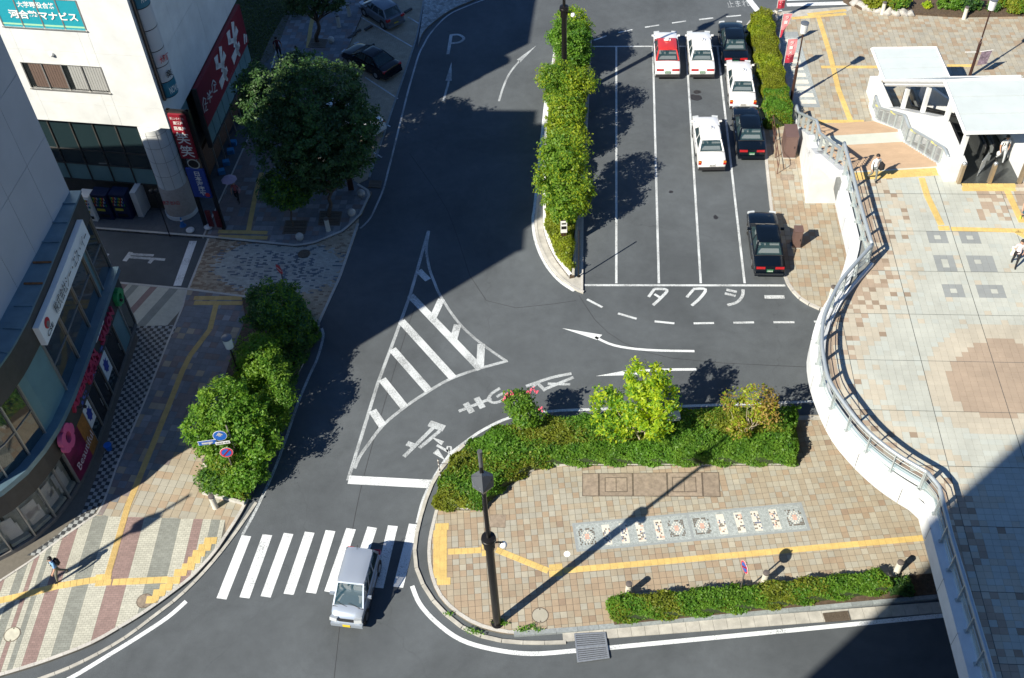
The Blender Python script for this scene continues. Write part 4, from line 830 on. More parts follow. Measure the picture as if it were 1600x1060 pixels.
for (x0, y0, x1, y1) in ((131, 636, 139, 610), (146, 603, 156, 572), (157, 565, 165, 541)): # blue characters too small to read
    a_, b_ = sorted((P1.near(G(x0, y0, 2.95)), P1.near(G(x1, y1, 2.95)))); m = MB()
    for k in range(22):
        t = random.uniform(a_, b_-.05); z_ = random.uniform(2.8, 3.1); P1.slab(t, t+random.choice((.03, .14)), z_, z_+random.choice((.03, .15)), .07, .075, m)
    m.build('small_lettering', mat('print_blue', (.10, .16, .5), .5, var=0), SHOP, kind='stuff')
for t in (1.2, 3.6, 6.0, 8.2):
    q = P1.at(t, .35); s = MB(); s.tube([(q.x-.35, q.y, 3.2), (q.x, q.y, 3.3)], .015, 6); s.sphere((q.x+.03, q.y, 3.26), .09, 8); s.build('spotlight', BLACKM, SHOP, smooth=True)
# ---------------- white building
A = Vector((-18.2, 49.75)); S1 = Vector((-7.4, 1.55)).normalized(); E1 = Vector((1.9, 13.1)).normalized()
W = A+S1*18; B = A+E1*13.7
WB = thing('white_building', 'white panelled commercial block with shop signs at the upper left corner', 'building', (-24, 56, 0)); ZB = 6.6
def quadb(o, u0, u1, v0, v1): return [A+S1*u0+E1*v0, A+S1*u1+E1*v0, A+S1*u1+E1*v1, A+S1*u0+E1*v1]
m = MB(); m.prism(quadb(0, .03, 18, .03, 1.4), ZB, 17.1); m.prism(quadb(0, .03, 18, 1.4, 7.4), ZB, 20.3); m.prism(quadb(0, .03, 18, 7.4, 13.65), ZB, 23.6); m.build('wall', JOINT, WB)
m = MB(); m.prism(quadb(0, .6, 18, .6, 13.6), 0, ZB-.01); m.build('inner_wall', FASC, WB)
SP = Plane(W, A); EP = Plane(A, B)   # outward normals
def holes_wall(pl, u0, u1, z0, z1, uc, zc, holes, m, parent, th=.05, gap=.012):
    """panels laid on a plane, skipping cells inside holes; cuts are where the hole edges fall"""
    us = sorted(set([u0, u1]+uc+[h[i] for h in holes for i in (0, 1)])); zs = sorted(set([z0, z1]+zc+[h[i] for h in holes for i in (2, 3)]))
    us = [u for u in us if u0 <= u <= u1]; zs = [z for z in zs if z0 <= z <= z1]
    for a, b in zip(us[:-1], us[1:]):
        for c, d in zip(zs[:-1], zs[1:]):
            mu, mz = (a+b)/2, (c+d)/2
            if any(h[0] < mu < h[1] and h[2] < mz < h[3] for h in holes) or b-a < .02 or d-c < .02: continue
            ga = gap/2; q = [pl.pt(a+(ga if a in uc or a == u0 else 0), c+(ga if c in zc else 0)), pl.pt(b-(ga if b in uc else 0), c+(ga if c in zc else 0)), pl.pt(b-(ga if b in uc else 0), d-(ga if d in zc else 0)), pl.pt(a+(ga if a in uc or a == u0 else 0), d-(ga if d in zc else 0))]
            mb = MB(); mb.hexa(q, [p+pl.n*th for p in q]); mb.build('wall_panel', m, parent)
def hole(pl, px): uv = [pl.uv(*p) for p in px]; return (min(uv[0][0], uv[3][0])*.5+max(uv[0][0], uv[3][0])*.5, (uv[1][0]+uv[2][0])/2, (uv[2][1]+uv[3][1])/2, (uv[0][1]+uv[1][1])/2)
h1 = hole(SP, [(33, 96.4), (158.5, 104), (171.7, 145), (50, 136)]); _b = [SP.uv(6.6, 39.6), SP.uv(136, 47.5)]
h2 = (_b[0][0], _b[1][0], (_b[0][1]+_b[1][1])/2, (_b[0][1]+_b[1][1])/2+(h1[3]-h1[2])*1.05)
holes_wall(SP, 0, SP.len, ZB, 17.1, [SP.len-3.4, SP.len-7.2, SP.len-11, SP.len-15], [ZB+1.3, ZB+4.6, ZB+8.2], [h1, h2], WALLW, WB)
def window(pl, h, n, parent, mode):
    u0, u1, z0, z1 = h; w = MB(); q = [pl.pt(u0-.06, z0-.06, .05), pl.pt(u1+.06, z0-.06, .05), pl.pt(u1+.06, z0, .05), pl.pt(u0-.06, z0, .05)]; w.hexa([p for p in q], [p+pl.n*.07 for p in q]); wf = w.build('window', FRAME, parent)
    wb = MB(); q = [pl.pt(u0, z0, -.02), pl.pt(u1, z0, -.02), pl.pt(u1, z1, -.02), pl.pt(u0, z1, -.02)]; wb.hexa(q, [p+pl.n*.025 for p in q]); wb.build('recess', DOORM, wf)
    wb = MB(); q = [pl.pt(u0, z1-.03, -.35), pl.pt(u1, z1-.03, -.35), pl.pt(u1, z1, -.35), pl.pt(u0, z1, -.35)]; wb.hexa(q, [p+pl.n*.42 for p in q]); wb.build('head_frame', FRAME, wf)
    for i in range(n+1):
        u = u0+(u1-u0)*i/n; mb = MB(); q = [pl.pt(u-.035, z0, -.1), pl.pt(u+.035, z0, -.1), pl.pt(u+.035, z1, -.1), pl.pt(u-.035, z1, -.1)]; mb.hexa(q, [p+pl.n*.17 for p in q]); mb.build('frame', FRAME, wf)
    for i in range(n):
        a, b = u0+(u1-u0)*i/n+.035, u0+(u1-u0)*(i+1)/n-.035; mb = MB(); q = [pl.pt(a, z0, .035), pl.pt(b, z0, .035), pl.pt(b, z1, .035), pl.pt(a, z1, .035)]; mb.hexa(q, [p+pl.n*.01 for p in q]); mb.build('pane', CLEAR, wf)
        if mode == 'blinds':
            for k in range(7):
                if i in (0, 2) and k < 2: continue
                c = a+(b-a)*(k+.5)/7; mb = MB(); hw = (b-a)/7*.46; q = [pl.pt(c-hw, z0+.1, .008), pl.pt(c+hw, z0+.1, .018), pl.pt(c+hw, z1-.05, .018), pl.pt(c-hw, z1-.05, .008)]; mb.hexa(q, [p+pl.n*.006 for p in q]); mb.build('blind_slat', BLIND if i < 2 else WHITE, wf)
        else:
            mb = MB(); q = [pl.pt(a, z0, .048), pl.pt(b, z0, .048), pl.pt(b, z1, .048), pl.pt(a, z1, .048)]; mb.hexa(q, [p+pl.n*.006 for p in q]); mb.build('window_film', CYAN, wf)
            mb = MB(); q = [pl.pt(a, z0+.12, .055), pl.pt(b, z0+.12, .055), pl.pt(b, z0+.22, .055), pl.pt(a, z0+.22, .055)]; mb.hexa(q, [p+pl.n*.004 for p in q]); mb.build('film_stripe', mat('film_green', (.35, .62, .40), .5, var=0), wf)
    return wf
BLIND = mat('blind_brown', (.30, .20, .16), .8, var=.1); CYAN = mat('film_cyan', (.02, .30, .38), .35, var=.03)
window(SP, h1, 4, WB, 'blinds'); wf2 = window(SP, h2, 4, WB, 'film')
mid = SP.pt((h2[0]+h2[1])/2+.2, h2[2]+(h2[3]-h2[2])*.45, .085); lettering('河合塾マナビス', WHITE, wf2, mid, SP.u, (0, 0, 1), 1, w=(h2[1]-h2[0])*.82, h=.5, bold=.03)
mid = SP.pt((h2[0]+h2[1])/2, h2[2]+(h2[3]-h2[2])*.78, .062); lettering('大学現役合格', WHITE, wf2, mid, SP.u, (0, 0, 1), 1, w=(h2[1]-h2[0])*.45, h=.36, bold=.02)
v_ = SP.uv(82, 84); m = MB(); m.sphere(SP.pt(v_[0], v_[1], .1), .13, 10); m.build('vent_hood', WHITE, WB, smooth=True)
# east wall
holes_wall(EP, 0, 13.7, ZB, 17.1, [3.8, 7.6, 11.4], [ZB+3.6, ZB+7.2], [], WALLW, WB); holes_wall(EP, 1.4, 13.7, 17.1, 20.3, [7.4], [], [], WALLW, WB); holes_wall(EP, 7.4, 13.7, 20.3, 23.6, [], [], [], WALLW, WB)
# big red sign
uv = [EP.uv(*p) for p in ((298, 140), (367, 5), (380, 66), (318, 198))]; ru0, ru1 = (uv[0][0]+uv[3][0])/2, (uv[1][0]+uv[2][0])/2; rz1, rz0 = (uv[0][1]+uv[1][1])/2, (uv[2][1]+uv[3][1])/2
rz1 = min(rz1, 6.9); REDS = mat('sign_red', (.20, .008, .02), .45, var=.1, scale=1.5); rs = thing('wall_sign', 'wide dark red izakaya signboard with brushed white characters on the east wall', 'sign', EP.pt(ru0, rz0, 0)+Vector((0, 0, 0)))
def onp(pl, u0, u1, z0, z1, d0, d1, name, m, parent, **k):
    mb = MB(); q = [pl.pt(u0, z0, d0), pl.pt(u1, z0, d0), pl.pt(u1, z1, d0), pl.pt(u0, z1, d0)]; mb.hexa(q, [p+pl.n*(d1-d0) for p in q]); return mb.build(name, m, parent, **k)
onp(EP, ru0, ru1, rz0, rz1, .06, .32, 'board', REDS, rs); WL = mat('letter_white', (.66, .66, .64), .5, var=0)
def brush(pl, px, m, parent, d, width, name='brush_stroke'):
    """characters drawn as brush strokes on the wall plane"""
    for st in px:
        P_ = [pl.uv(x, y) for x, y in st[0]]; w = st[1]; mb = MB(); V = [pl.pt(u, z, d) for u, z in P_]; n = len(V); L_ = []; R2 = []
        for i, p in enumerate(V):
            t = (V[min(i+1, n-1)]-V[max(i-1, 0)]).normalized(); s = t.cross(pl.n); ww = w*(1-.45*i/(n-1)); L_.append(p+s*ww/2); R2.append(p-s*ww/2)
        mb.hexa(L_+R2[::-1], [p+pl.n*.02 for p in L_+R2[::-1]]); mb.build(name, m, parent)
Z5 = lambda p: zm(p, 280, 20, 5.3)
for ox, oy in ((0, 0), (-103, 205)):
    sc = 1 if oy == 0 else 1.04
    brush(EP, [(Z5([(q[0]*1+ox, q[1]*1+oy) for q in pts]), w) for pts, w in (([(398, 75), (410, 215)], .5), ([(360, 155), (378, 250)], .62), ([(435, 130), (418, 215)], .5), ([(362, 245), (420, 225), (430, 200)], .35), ([(415, 210), (440, 320), (455, 350)], .4), ([(400, 400), (425, 330), (455, 255)], .62), ([(408, 265), (455, 290)], .3), ([(430, 320), (462, 352)], .3))], WL, rs, .33, .3)
for pts in ([(155, 700), (150, 760), (165, 830)], [(155, 705), (175, 715), (170, 750)], [(165, 760), (190, 745)], [(178, 770), (172, 815), (192, 800)], [(185, 665), (222, 705)], [(222, 650), (190, 700)], [(205, 640), (210, 745)], [(190, 715), (228, 690)], [(235, 560), (225, 600), (232, 660)], [(237, 560), (258, 580)], [(240, 600), (262, 590)], [(252, 590), (248, 650)], [(240, 660), (272, 640)]): brush(EP, [(Z5(pts), .09)], WL, rs, .33, .1)
brush(EP, [(Z5([(497, 175), (500, 260)]), .3), (Z5([(512, 180), (515, 245)]), .25)], WL, rs, .33, .1)
mid = EP.pt(ru0+(ru1-ru0)*.62, rz0+.22, .34); lettering('WARA WARA', REDL if False else mat('letter_rose', (.38, .10, .12), .5, var=0), rs, mid, EP.u, (0, 0, 1), 1, w=2.6, h=.2)
uv2 = [EP.uv(*p) for p in ((320, 203), (333, 245), (386, 90))]; gz = max(1.8, rz0-1.35)
for i in range(9):
    a = ru0+(ru1-ru0)*i/9; b = ru0+(ru1-ru0)*(i+1)/9; onp(EP, a+.04, b-.04, gz, rz0-.03, .0, .2, 'window', TEAL if i % 4 else TEAL, WB)
onp(EP, ru0-.1, ru1+.1, gz-.12, gz-.02, -.0, .26, 'window_sill', FASC, WB); onp(EP, ru0-.1, ru0, gz, rz1, -.0, .3, 'sign_return', FASC, WB)
onp(EP, .5, 13.6, .3, 2.2, -.6, -.4, 'shop_wall', mat('brown_tile', (.14, .07, .04), .6, var=.3, scale=8), WB); onp(EP, .9, 3.2, 2.6, 4.1, -.45, -.2, 'window', TEAL, WB); onp(EP, .9, 3.2, 4.4, 6.3, -.45, -.2, 'window', TEAL, WB)
for i in range(7): onp(EP, 4.2+i*1.3, 4.25+i*1.3, 0.12, gz-.15, -.05, .05, 'post', FRAME, WB)
# curtain wall on the south
CPn = Plane(W+Vector((.1, .45)), A+Vector((.1, .45))); cu = [CPn.uv(107, 277), CPn.uv(243, 289)]; cz0 = (cu[0][1]+cu[1][1])/2; cu1 = cu[1][0]+.2
step = (cu[1][0]-cu[0][0])/4
for i in range(12):
    b = cu1-i*step; a = b-step
    for z0, z1, m_ in ((cz0, cz0+1.15, TEAL), (cz0+1.2, cz0+2.2, GLASS), (cz0+2.25, ZB-.02, GLASS)): 
        w_ = onp(CPn, a+.03, b-.03, z0, z1, -.08, .0, 'window' if m_ is GLASS else 'spandrel_panel', m_, WB)
    onp(CPn, b-.03, b+.03, cz0, ZB-.02, -.08, .07, 'mullion', FASC, WB)
for z_ in (cz0-.06, cz0+1.175, cz0+2.225): onp(CPn, cu1-12*step, cu1, z_-.03, z_+.03, -.08, .05, 'transom', FASC, WB)
m = MB(); m.prism(quadb(0, .02, 18, .02, 2.0), ZB-.06, ZB-.02, bottom=True); m.build('soffit', WALLW, WB)
onp(CPn, cu1+.03, SP.len+.1, 2.4, ZB-.07, -.9, -.8, 'side_glass', GLASS, WB)
# recess behind the vending machines
onp(CPn, 0, cu1+.5, .12, cz0-.1, -1.5, -1.4, 'recess_wall', FASC, WB)
pier = MB(); pq = G(223, 341, 0); pier.box((pq.x+.1, pq.y+.7, (cz0-.08)/2+.06), (.35, 1.5, cz0-.08), rz=math.atan2(S1.y, S1.x)); pier.build('pier', WALLW, WB)
# corner column
cc = Vector((-19.35, 50.45)); cl = thing('column', 'round white panelled column with beige base under the white building corner', 'column', (cc.x, cc.y, H1))
m = MB(); m.lathe((cc.x, cc.y, 0), [(.84, 2.35), (.84, ZB-.05)], 28); m.build('shaft', WALLW, cl, smooth=True, angle=40)
for z_ in (3.3, 4.3, 5.3, 6.2): m = MB(); m.lathe((cc.x, cc.y, z_), [(.845, 0), (.845, .015)], 28); m.build('joint_ring', JOINT, cl)
for an in (-1.2, -.5, -1.9): m = MB(); m.box((cc.x+.842*math.cos(an), cc.y+.842*math.sin(an), 4.4), (.012, .012, 4.1)); m.build('joint_line', JOINT, cl)
m = MB(); m.lathe((cc.x, cc.y, 0), [(.93, H1+.25), (.89, 2.3), (.84, 2.36)], 28); m.build('base_cladding', mat('beige_cladding', (.36, .32, .29), .7), cl, smooth=True, angle=40); m = MB(); m.lathe((cc.x, cc.y, 0), [(.98, .1), (.98, H1+.25)], 28); m.build('base_ring', WALLW, cl)
lettering('店舗 出入口', REDL, cl, (cc.x-.15, cc.y-.93, 1.5), (1, -.1, 0), (0, 0, 1), 1, w=1.0, h=.3, bold=.02)
# vending machines
def vend(px, py, w, col, label, glassy):
    p = G(px, py, H1); t = thing('vending_machine', label, 'vending machine', (p.x, p.y, H1), math.atan2(-S1.y, -S1.x), 'vending machines in the shaded recess')
    m = MB(); m.box((w/2, .38, .93), (w, .75, 1.85)); m.build('cabinet', col, t, world=False); m = MB(); m.box((w/2, -.01, 1.35), (w*.84, .03, .75)); m.build('display_window', CLEAR if glassy else WHITE, t, world=False)
    cols = [mat('can_'+str(k), c, .4, var=0) for k, c in enumerate(((.5, .05, .03), (.03, .1, .4), (.5, .45, .05), (.5, .5, .5), (.05, .3, .1)))]
    for r_ in range(3):
        mb = MB()
        for c_ in range(9): mb.lathe((w*.1+w*.8*(c_+.5)/9, -.04, 1.05+.24*r_), [(.028, 0), (.028, .15)], 6, m=(c_*3+r_*2) % 5)
        mb.build('drink_row', cols, t, world=False)
    m = MB(); m.box((w/2, -.02, .3), (w*.6, .03, .2)); m.build('hatch', BLACKM, t, world=False); m = MB(); m.box((w*.4, -.02, .75), (w*.5, .03, .16)); m.build('advert_panel', cols[2], t, world=False)
NAVY = mat('navy_paint', (.006, .015, .06), .35, var=0)
vend(136, 345, .7, WHITE, 'white vending machine at the left end of the row in the recess', False); vend(155, 342, 1.0, NAVY, 'navy vending machine in the middle between the white one and the other navy one', True); vend(183, 341.5, 1.0, NAVY, 'navy vending machine nearest the white pier', True)
# rounded sign column on the east wall
tb = [EP.uv(259, 147), EP.uv(279, 118), EP.uv(215, 2)]; tz0 = tb[0][1]; tu = .95; rad = .62
ts = thing('sign_column', 'tall rounded sign column of stacked lit panels on the white building corner', 'sign', EP.pt(tu, tz0, 0)+Vector((0, 0, 0)))
segc = [mat('sign_teal', (.02, .16, .24), .4, var=0), mat('sign_white', (.50, .52, .54), .4, var=0)]; zz = tz0
for i, (hh, c_) in enumerate(((.95, 0), (.95, 1), (.95, 1), (1.25, 1), (1.25, 1), (1.15, 0), (1.2, 1), (1.2, 1), (1.2, 1))):
    mb = MB(); N_ = 12; q = []
    for j in range(N_+1): an = math.pi*j/N_; q.append(EP.pt(tu-rad*math.cos(an), zz+.02, .06+rad*.9*math.sin(an)))
    mb.hexa(q, [p+Vector((0, 0, hh-.05)) for p in q]); sgm = mb.build('sign_panel', segc[c_], ts, smooth=True, angle=40)
    mb = MB(); q2 = [Vector((p.x, p.y, zz-.02)) for p in q]; mb.hexa(q2, [p+Vector((0, 0, .03)) for p in q2]); mb.build('ring', BLACKM, ts)
    txt = {0: ('NOVA', WL), 1: ('楽', BLKL), 2: ('大和証', REDL), 5: ('河合塾', WL)}.get(i)
    if txt: an = math.radians(62); c_p = EP.pt(tu-rad*math.cos(an)-.02, zz+hh/2, .06+rad*.93*math.sin(an)+.03); ud = (EP.u*math.sin(an)+EP.n*math.cos(an)); lettering(txt[0], txt[1], sgm, c_p+Vector((ud.y, -ud.x, 0))*.06, ud, (0, 0, 1), 1, w=.62 if len(txt[0]) > 1 else .4, h=.42, bold=.02)
    zz += hh
mb = MB(); mb.box(EP.pt(tu-rad-.12, (tz0+15.5)/2, .15), (.12, .2, 15.5-tz0)); mb.build('side_fin', BLACKM, ts)
# freestanding sign tower in front of the column
b0 = G(304, 356, H1); ST = thing('sign_tower', 'black freestanding sign post with a red panel above a blue panel beside the round column', 'sign', b0); SPL = Plane(b0-Vector(((-S1).x, (-S1).y, 0))*0.0, b0+Vector((-S1.x, -S1.y, 0)))
c4 = {k: SPL.uv(*v) for k, v in {'a': (263, 177), 'b': (286, 175), 'c': (311, 245), 'd': (285, 248), 'e': (291, 264), 'f': (318, 262), 'g': (331, 305), 'h': (306, 309)}.items()}
topz = c4['a'][1]+.15; u0, u1 = (c4['a'][0]+c4['d'][0])/2, (c4['b'][0]+c4['c'][0])/2
for uu in (u0-.05, u1+.12): onp(SPL, uu-.09, uu+.09, 0.1, topz, -.25, -.05, 'post', BLACKM, ST)
onp(SPL, u0-.1, u1+.18, c4['c'][1]-.1, topz, -.2, -.02, 'backing', BLACKM, ST); rp = onp(SPL, u0, u1, (c4['c'][1]+c4['d'][1])/2, topz-.15, -.02, .12, 'red_panel', REDS, ST)
z_a, z_b = topz-.15, (c4['c'][1]+c4['d'][1])/2; hh = z_a-z_b; wd = u1-u0
lettering('新しいタイプの', WL, rp, SPL.pt((u0+u1)/2, z_a-hh*.08, .13), SPL.u, (0, 0, 1), 1, w=wd*.82, h=hh*.06); lettering('居酒屋', WL, rp, SPL.pt((u0+u1)/2, z_a-hh*.18, .13), SPL.u, (0, 0, 1), 1, w=wd*.6, h=hh*.075, bold=.02); lettering('居楽屋', WL, rp, SPL.pt((u0+u1)/2, z_a-hh*.3, .13), SPL.u, (0, 0, 1), 1, w=wd*.72, h=hh*.09, bold=.02)
lettering('笑', WL, rp, SPL.pt((u0+u1)/2, z_a-hh*.52, .13), SPL.u, (0, 0, 1), 1, w=wd*.8, h=hh*.27, bold=.012); lettering('笑', WL, rp, SPL.pt((u0+u1)/2, z_a-hh*.82, .13), SPL.u, (0, 0, 1), 1, w=wd*.8, h=hh*.27, bold=.012)
bz1, bz0 = (c4['e'][1]+c4['f'][1])/2, (c4['g'][1]+c4['h'][1])/2; v0, v1 = (c4['e'][0]+c4['h'][0])/2, (c4['f'][0]+c4['g'][0])/2
bpn = onp(SPL, v0, v1, bz0, bz1, -.02, .1, 'blue_panel', mat('sign_blue', (.02, .05, .25), .45, var=.1), ST); lettering(list('日本海庄や'), WL, bpn, SPL.pt((v0+v1)/2+.08, (bz0+bz1)/2, .11), SPL.u, (0, 0, 1), 1, w=(v1-v0)*.4, h=(bz1-bz0)*.85, vertical=True, bold=.02)
disc(SPL.pt((u0+u1)/2+.1, bz1+.35, .06), .34, SPL.n, mat('emblem_cream', (.45, .45, .4), .5), ST, 'round_emblem', sx=1.1); disc(SPL.pt((u0+u1)/2+.1, bz1+.35, .075), .27, SPL.n, BLACKM, ST, 'round_emblem', sx=1.1); disc(SPL.pt(v1-.2, bz0+.22, .105), .15, SPL.n, REDL, bpn, 'red_dot')
for k, uu in enumerate((u0+.1, u0+.6)): onp(SPL, uu+.2, uu+.5, .4, 1.6, .0, .1, 'lower_panel', mat('sign_deep_red', (.10, .006, .012), .5, var=0), ST)
# ---------------- the tall building the photograph is taken from: its shade falls on the deck and road to the right
PB = thing('high_rise', 'tall office block at the camera side whose shade crosses the lower right', 'building', (20, -16, 0)); m = MB(); m.prism([(-15.4, -1.0), (70, -1.0), (70, -30), (-15.4, -30)], 0, 70); m.build('wall', WALLG, PB)
# ================================================================ raised pedestrian deck, stair, station entrance
ZD = 5.5
DT = [mat('deck_grey', (.44, .46, .415), .8, var=.05, scale=1, island=.03, speck=.06), mat('deck_cream', (.46, .425, .345), .8, var=.06, scale=1, island=.04, speck=.06), mat('deck_tan', (.365, .29, .22), .8, var=.06, scale=1, island=.04, speck=.06), mat('deck_dark', (.26, .28, .28), .8, var=.06, scale=1, island=.03), mat('deck_brown', (.29, .225, .165), .8, var=.06, scale=1, island=.04, speck=.06), mat('deck_pale', (.425, .455, .42), .8, var=.05, scale=1, island=.03)]
outl = smoothpath([Vector((x, y, 0)) for x, y in ((17.25, 42.4), (16.9, 38.6))], 1)+smoothpath([Vector((x, y, 0)) for x, y in ((16.9, 38.55), (15.72, 35.96), (14.34, 33.97), (13.59, 32.42), (13.25, 31.29), (13.14, 29.63), (13.35, 27.6), (13.85, 26.2), (14.51, 25.01), (15.2, 24.15), (15.92, 23.46))], 4)[1:]
south = [Vector((15.35, 16.13, 0)), Vector((14.2, 1.0, 0))]
outer = outl+south
WHT = mat('parapet_white', (.66, .68, .69), .55, var=.09, scale=1.4, island=.01); SOFF = mat('soffit_white', (.6, .6, .58), .7)
dk = MB(); dpoly = [p.xy for p in outer]+[Vector((48, 1.0)), Vector((48, 43.0)), Vector((17.4, 43.6))]
dk.prism(dpoly, 4.7, ZD-.014, bottom=True); DECK = structure('pedestrian_deck', dk, [mat('deck_joint', (.20, .21, .20), .9)])
# fascia panels
def fascia(path, parent, z0, z1, th=.06, step=2.2, name='fascia_panel', m=WHT, flare=.0):
    rs = resample([Vector((p.x, p.y, 0)) for p in path], .55); n = int(step/.55)
    for s in range(0, len(rs)-1, n):
        seg = rs[s:s+n+1]
        if len(seg) < 2: continue
        seg = list(seg); d0_ = (seg[1]-seg[0]).normalized(); d1_ = (seg[-1]-seg[-2]).normalized(); seg[0] = seg[0]+d0_*.012; seg[-1] = seg[-1]-d1_*.012
        a = offset(seg, -th); k = len(seg); mb = MB(); e = .004
        mb.add([(p.x, p.y, z1) for p in seg]+[(p.x, p.y, z1) for p in a]+[(p.x, p.y, z0+.12) for p in a]+[(p.x*.0+seg[i].x+(seg[i].x-p.x)*.0, seg[i].y, z0) for i, p in enumerate(a)],
               [(i, i+1, k+i+1, k+i) for i in range(k-1)]+[(k+i, k+i+1, 2*k+i+1, 2*k+i) for i in range(k-1)]+[(2*k+i, 2*k+i+1, 3*k+i+1, 3*k+i) for i in range(k-1)]); mb.build(name, m, parent, smooth=False)
DP = thing('deck_parapet', 'white curved parapet edging the raised deck above the road', 'parapet', (15, 30, 5.5))
fascia(outer, DP, 4.55, ZD+.12)
inn1 = offset(outer, .42); inn2 = offset(outer, .40)
def ribbon(a, b, z0, z1, name, m, parent, seg=10):
    for s in range(0, len(a)-1, seg):
        A_ = a[s:s+seg+1]; B_ = b[s:s+seg+1]; k = len(A_)
        if k < 2: continue
        A_ = list(A_); B_ = list(B_); A_[0] = A_[0].lerp(A_[1], .02); B_[0] = B_[0].lerp(B_[1], .02)
        mb = MB(); mb.add([(p.x, p.y, z1) for p in A_]+[(p.x, p.y, z1) for p in B_]+[(p.x, p.y, z0) for p in B_]+[(p.x, p.y, z0) for p in A_], [(i, i+1, k+i+1, k+i) for i in range(k-1)]+[(k+i, k+i+1, 2*k+i+1, 2*k+i) for i in range(k-1)]+[(2*k+i, 2*k+i+1, 3*k+i+1, 3*k+i) for i in range(k-1)]+[(3*k+i, 3*k+i+1, i+1, i) for i in range(k-1)]); mb.build(name, m, parent)
ribbon(outer, inn1, ZD-.1, ZD+.13, 'coping', WHT, DP)
# rail
RAILM = mat('rail_grey', (.40, .45, .48), .38, .35, var=.05); RAILD = mat('rail_post', (.42, .46, .46), .45, .3, var=.05)
rb = [Vector((17.9, 44.84, 0)), Vector((17.67, 42.06, 0)), Vector((17.47, 39.96, 0)), Vector((17.33, 37.96, 0)), Vector((17.28, 37.06, 0))]
rcv = smoothpath([Vector((x, y, 0)) for x, y in ((17.28, 37.06), (16.2, 35.9), (15.2, 34.75), (14.35, 33.4), (13.85, 32.4), (13.5, 31.2), (13.38, 30.45), (13.28, 29.05), (13.6, 27.66), (14.11, 26.3), (14.91, 25.07), (15.95, 24.0))], 4)
rs_ = [Vector((15.95, 24.0, 0)), Vector((16.2, 23.33, 0)), Vector((15.98, 21.09, 0)), Vector((15.72, 16.56, 0)), Vector((14.9, 5.0, 0)), Vector((14.65, 1.2, 0))]
RL = thing('guard_rail', 'grey tubular guard railing with glass infill curving along the deck edge', 'railing', (15, 30, 5.6))
def rail(path, parent, zf, h=1.12, post=1.25, glass=True):
    rs = resample(path, post/5); z = lambda p, dz: Vector((p.x, p.y, zf(p)+dz))
    m = MB(); m.tube([z(p, h) for p in rs], .085, 10); m.build('handrail', RAILM, parent, smooth=True)
    for dz in ((.28, .62, .88) if glass else (.12, .55)): m = MB(); m.tube([z(p, dz) for p in rs], .018, 6); m.build('cross_rail', RAILD, parent, smooth=True)
    for i in range(0, len(rs), 5):
        p = rs[i]; a = rs[max(i-1, 0)]; b = rs[min(i+1, len(rs)-1)]; t = (b-a).xy.normalized(); n = Vector((-t.y, t.x)); m = MB()
        m.box(z(p, h/2), (.16, .05, h), rz=math.atan2(n.y, n.x)); m.box(z(p, .03), (.26, .14, .05), rz=math.atan2(n.y, n.x)); m.build('post', RAILD, parent)
    if glass:
        for i in range(0, len(rs)-5, 5):
            m = MB(); q = rs[i:i+6]; k = len(q); m.add([z(p, .1) for p in q]+[z(p, .55) for p in q], [(j, j+1, k+j+1, k+j) for j in range(k-1)]); m.build('glass_panel', GRAILG, parent)
GRAILG = mat('rail_glass', (.55, .72, .74), .05, var=0, alpha=.35)
flat = lambda p: ZD+.13
rail(rb, RL, flat); rail(rcv, RL, flat); rail(rs_, RL, flat)
kb = offset(rcv, .32); ribbon(offset(rcv, .18), kb, ZD-.02, ZD+.2, 'kerb_upstand', WHT, DP)
# deck tiles
jx0 = Vector((21.68, 36.12)); DANG = R_(-5.9)
def dcol(c, i, j):
    px, py = PJ((c[0], c[1], ZD)); r = random.random()
    dr = min((Vector(c)-p.xy).length for p in rail_s)
    e = math.hypot((px-1560)/78, (py-592)/62)
    if e < 1.0: return 2
    if e < 1.38+.1*r: return 1
    for sx_, sy_ in SQ:
        u = (c[0]-sx_)*math.cos(-DANG)-(c[1]-sy_)*math.sin(-DANG); v = (c[0]-sx_)*math.sin(-DANG)+(c[1]-sy_)*math.cos(-DANG)
        if abs(u) < .5 and abs(v) < .48: return 0 if abs(u) < .16 and abs(v) < .16 else 3
    if px > 1530 and 270 < py < 345: return 2 if r < .5 else (1 if r < .8 else 0)
    if dr < .85: return 2 if r < .75 else (4 if r < .82 else 1)
    if dr < 1.6: return 2 if r < .28 else (4 if r < .35 else (1 if r < .88 else 0))
    if dr < 2.6: return 1 if r < .5 else (4 if r < .57 else 0)
    return 1 if r < .05 else (0 if r < .85 else 5)
rail_s = resample(rb+rcv+rs_, .5); SQ = [G(x, y, ZD).xy for x, y in ((1462, 371), (1517, 371), (1476, 412), (1533, 412), (1492, 455), (1549, 455))]
tin = offset(rcv, .2); tpoly = [Vector((17.95, 43.25)), Vector((17.6, 39.9)), Vector((17.5, 37.2))]+[p.xy for p in tin[1:]]+[Vector((16.3, 23.3)), Vector((15.9, 16.5)), Vector((14.9, 2))]+[Vector((46, 2)), Vector((46, 42.4)), Vector((30, 42.55)), Vector((23, 42.75)), Vector((22.9, 43.3))]
mods = 10; ts_ = .31; tv_ = .285
tiles(DECK, tpoly, ZD, (ts_, tv_), DANG, dcol, DT, 'deck_tile', gap=.007, org=tuple(jx0), kind_name='deck_tile_field', nind=300, thick=.012)
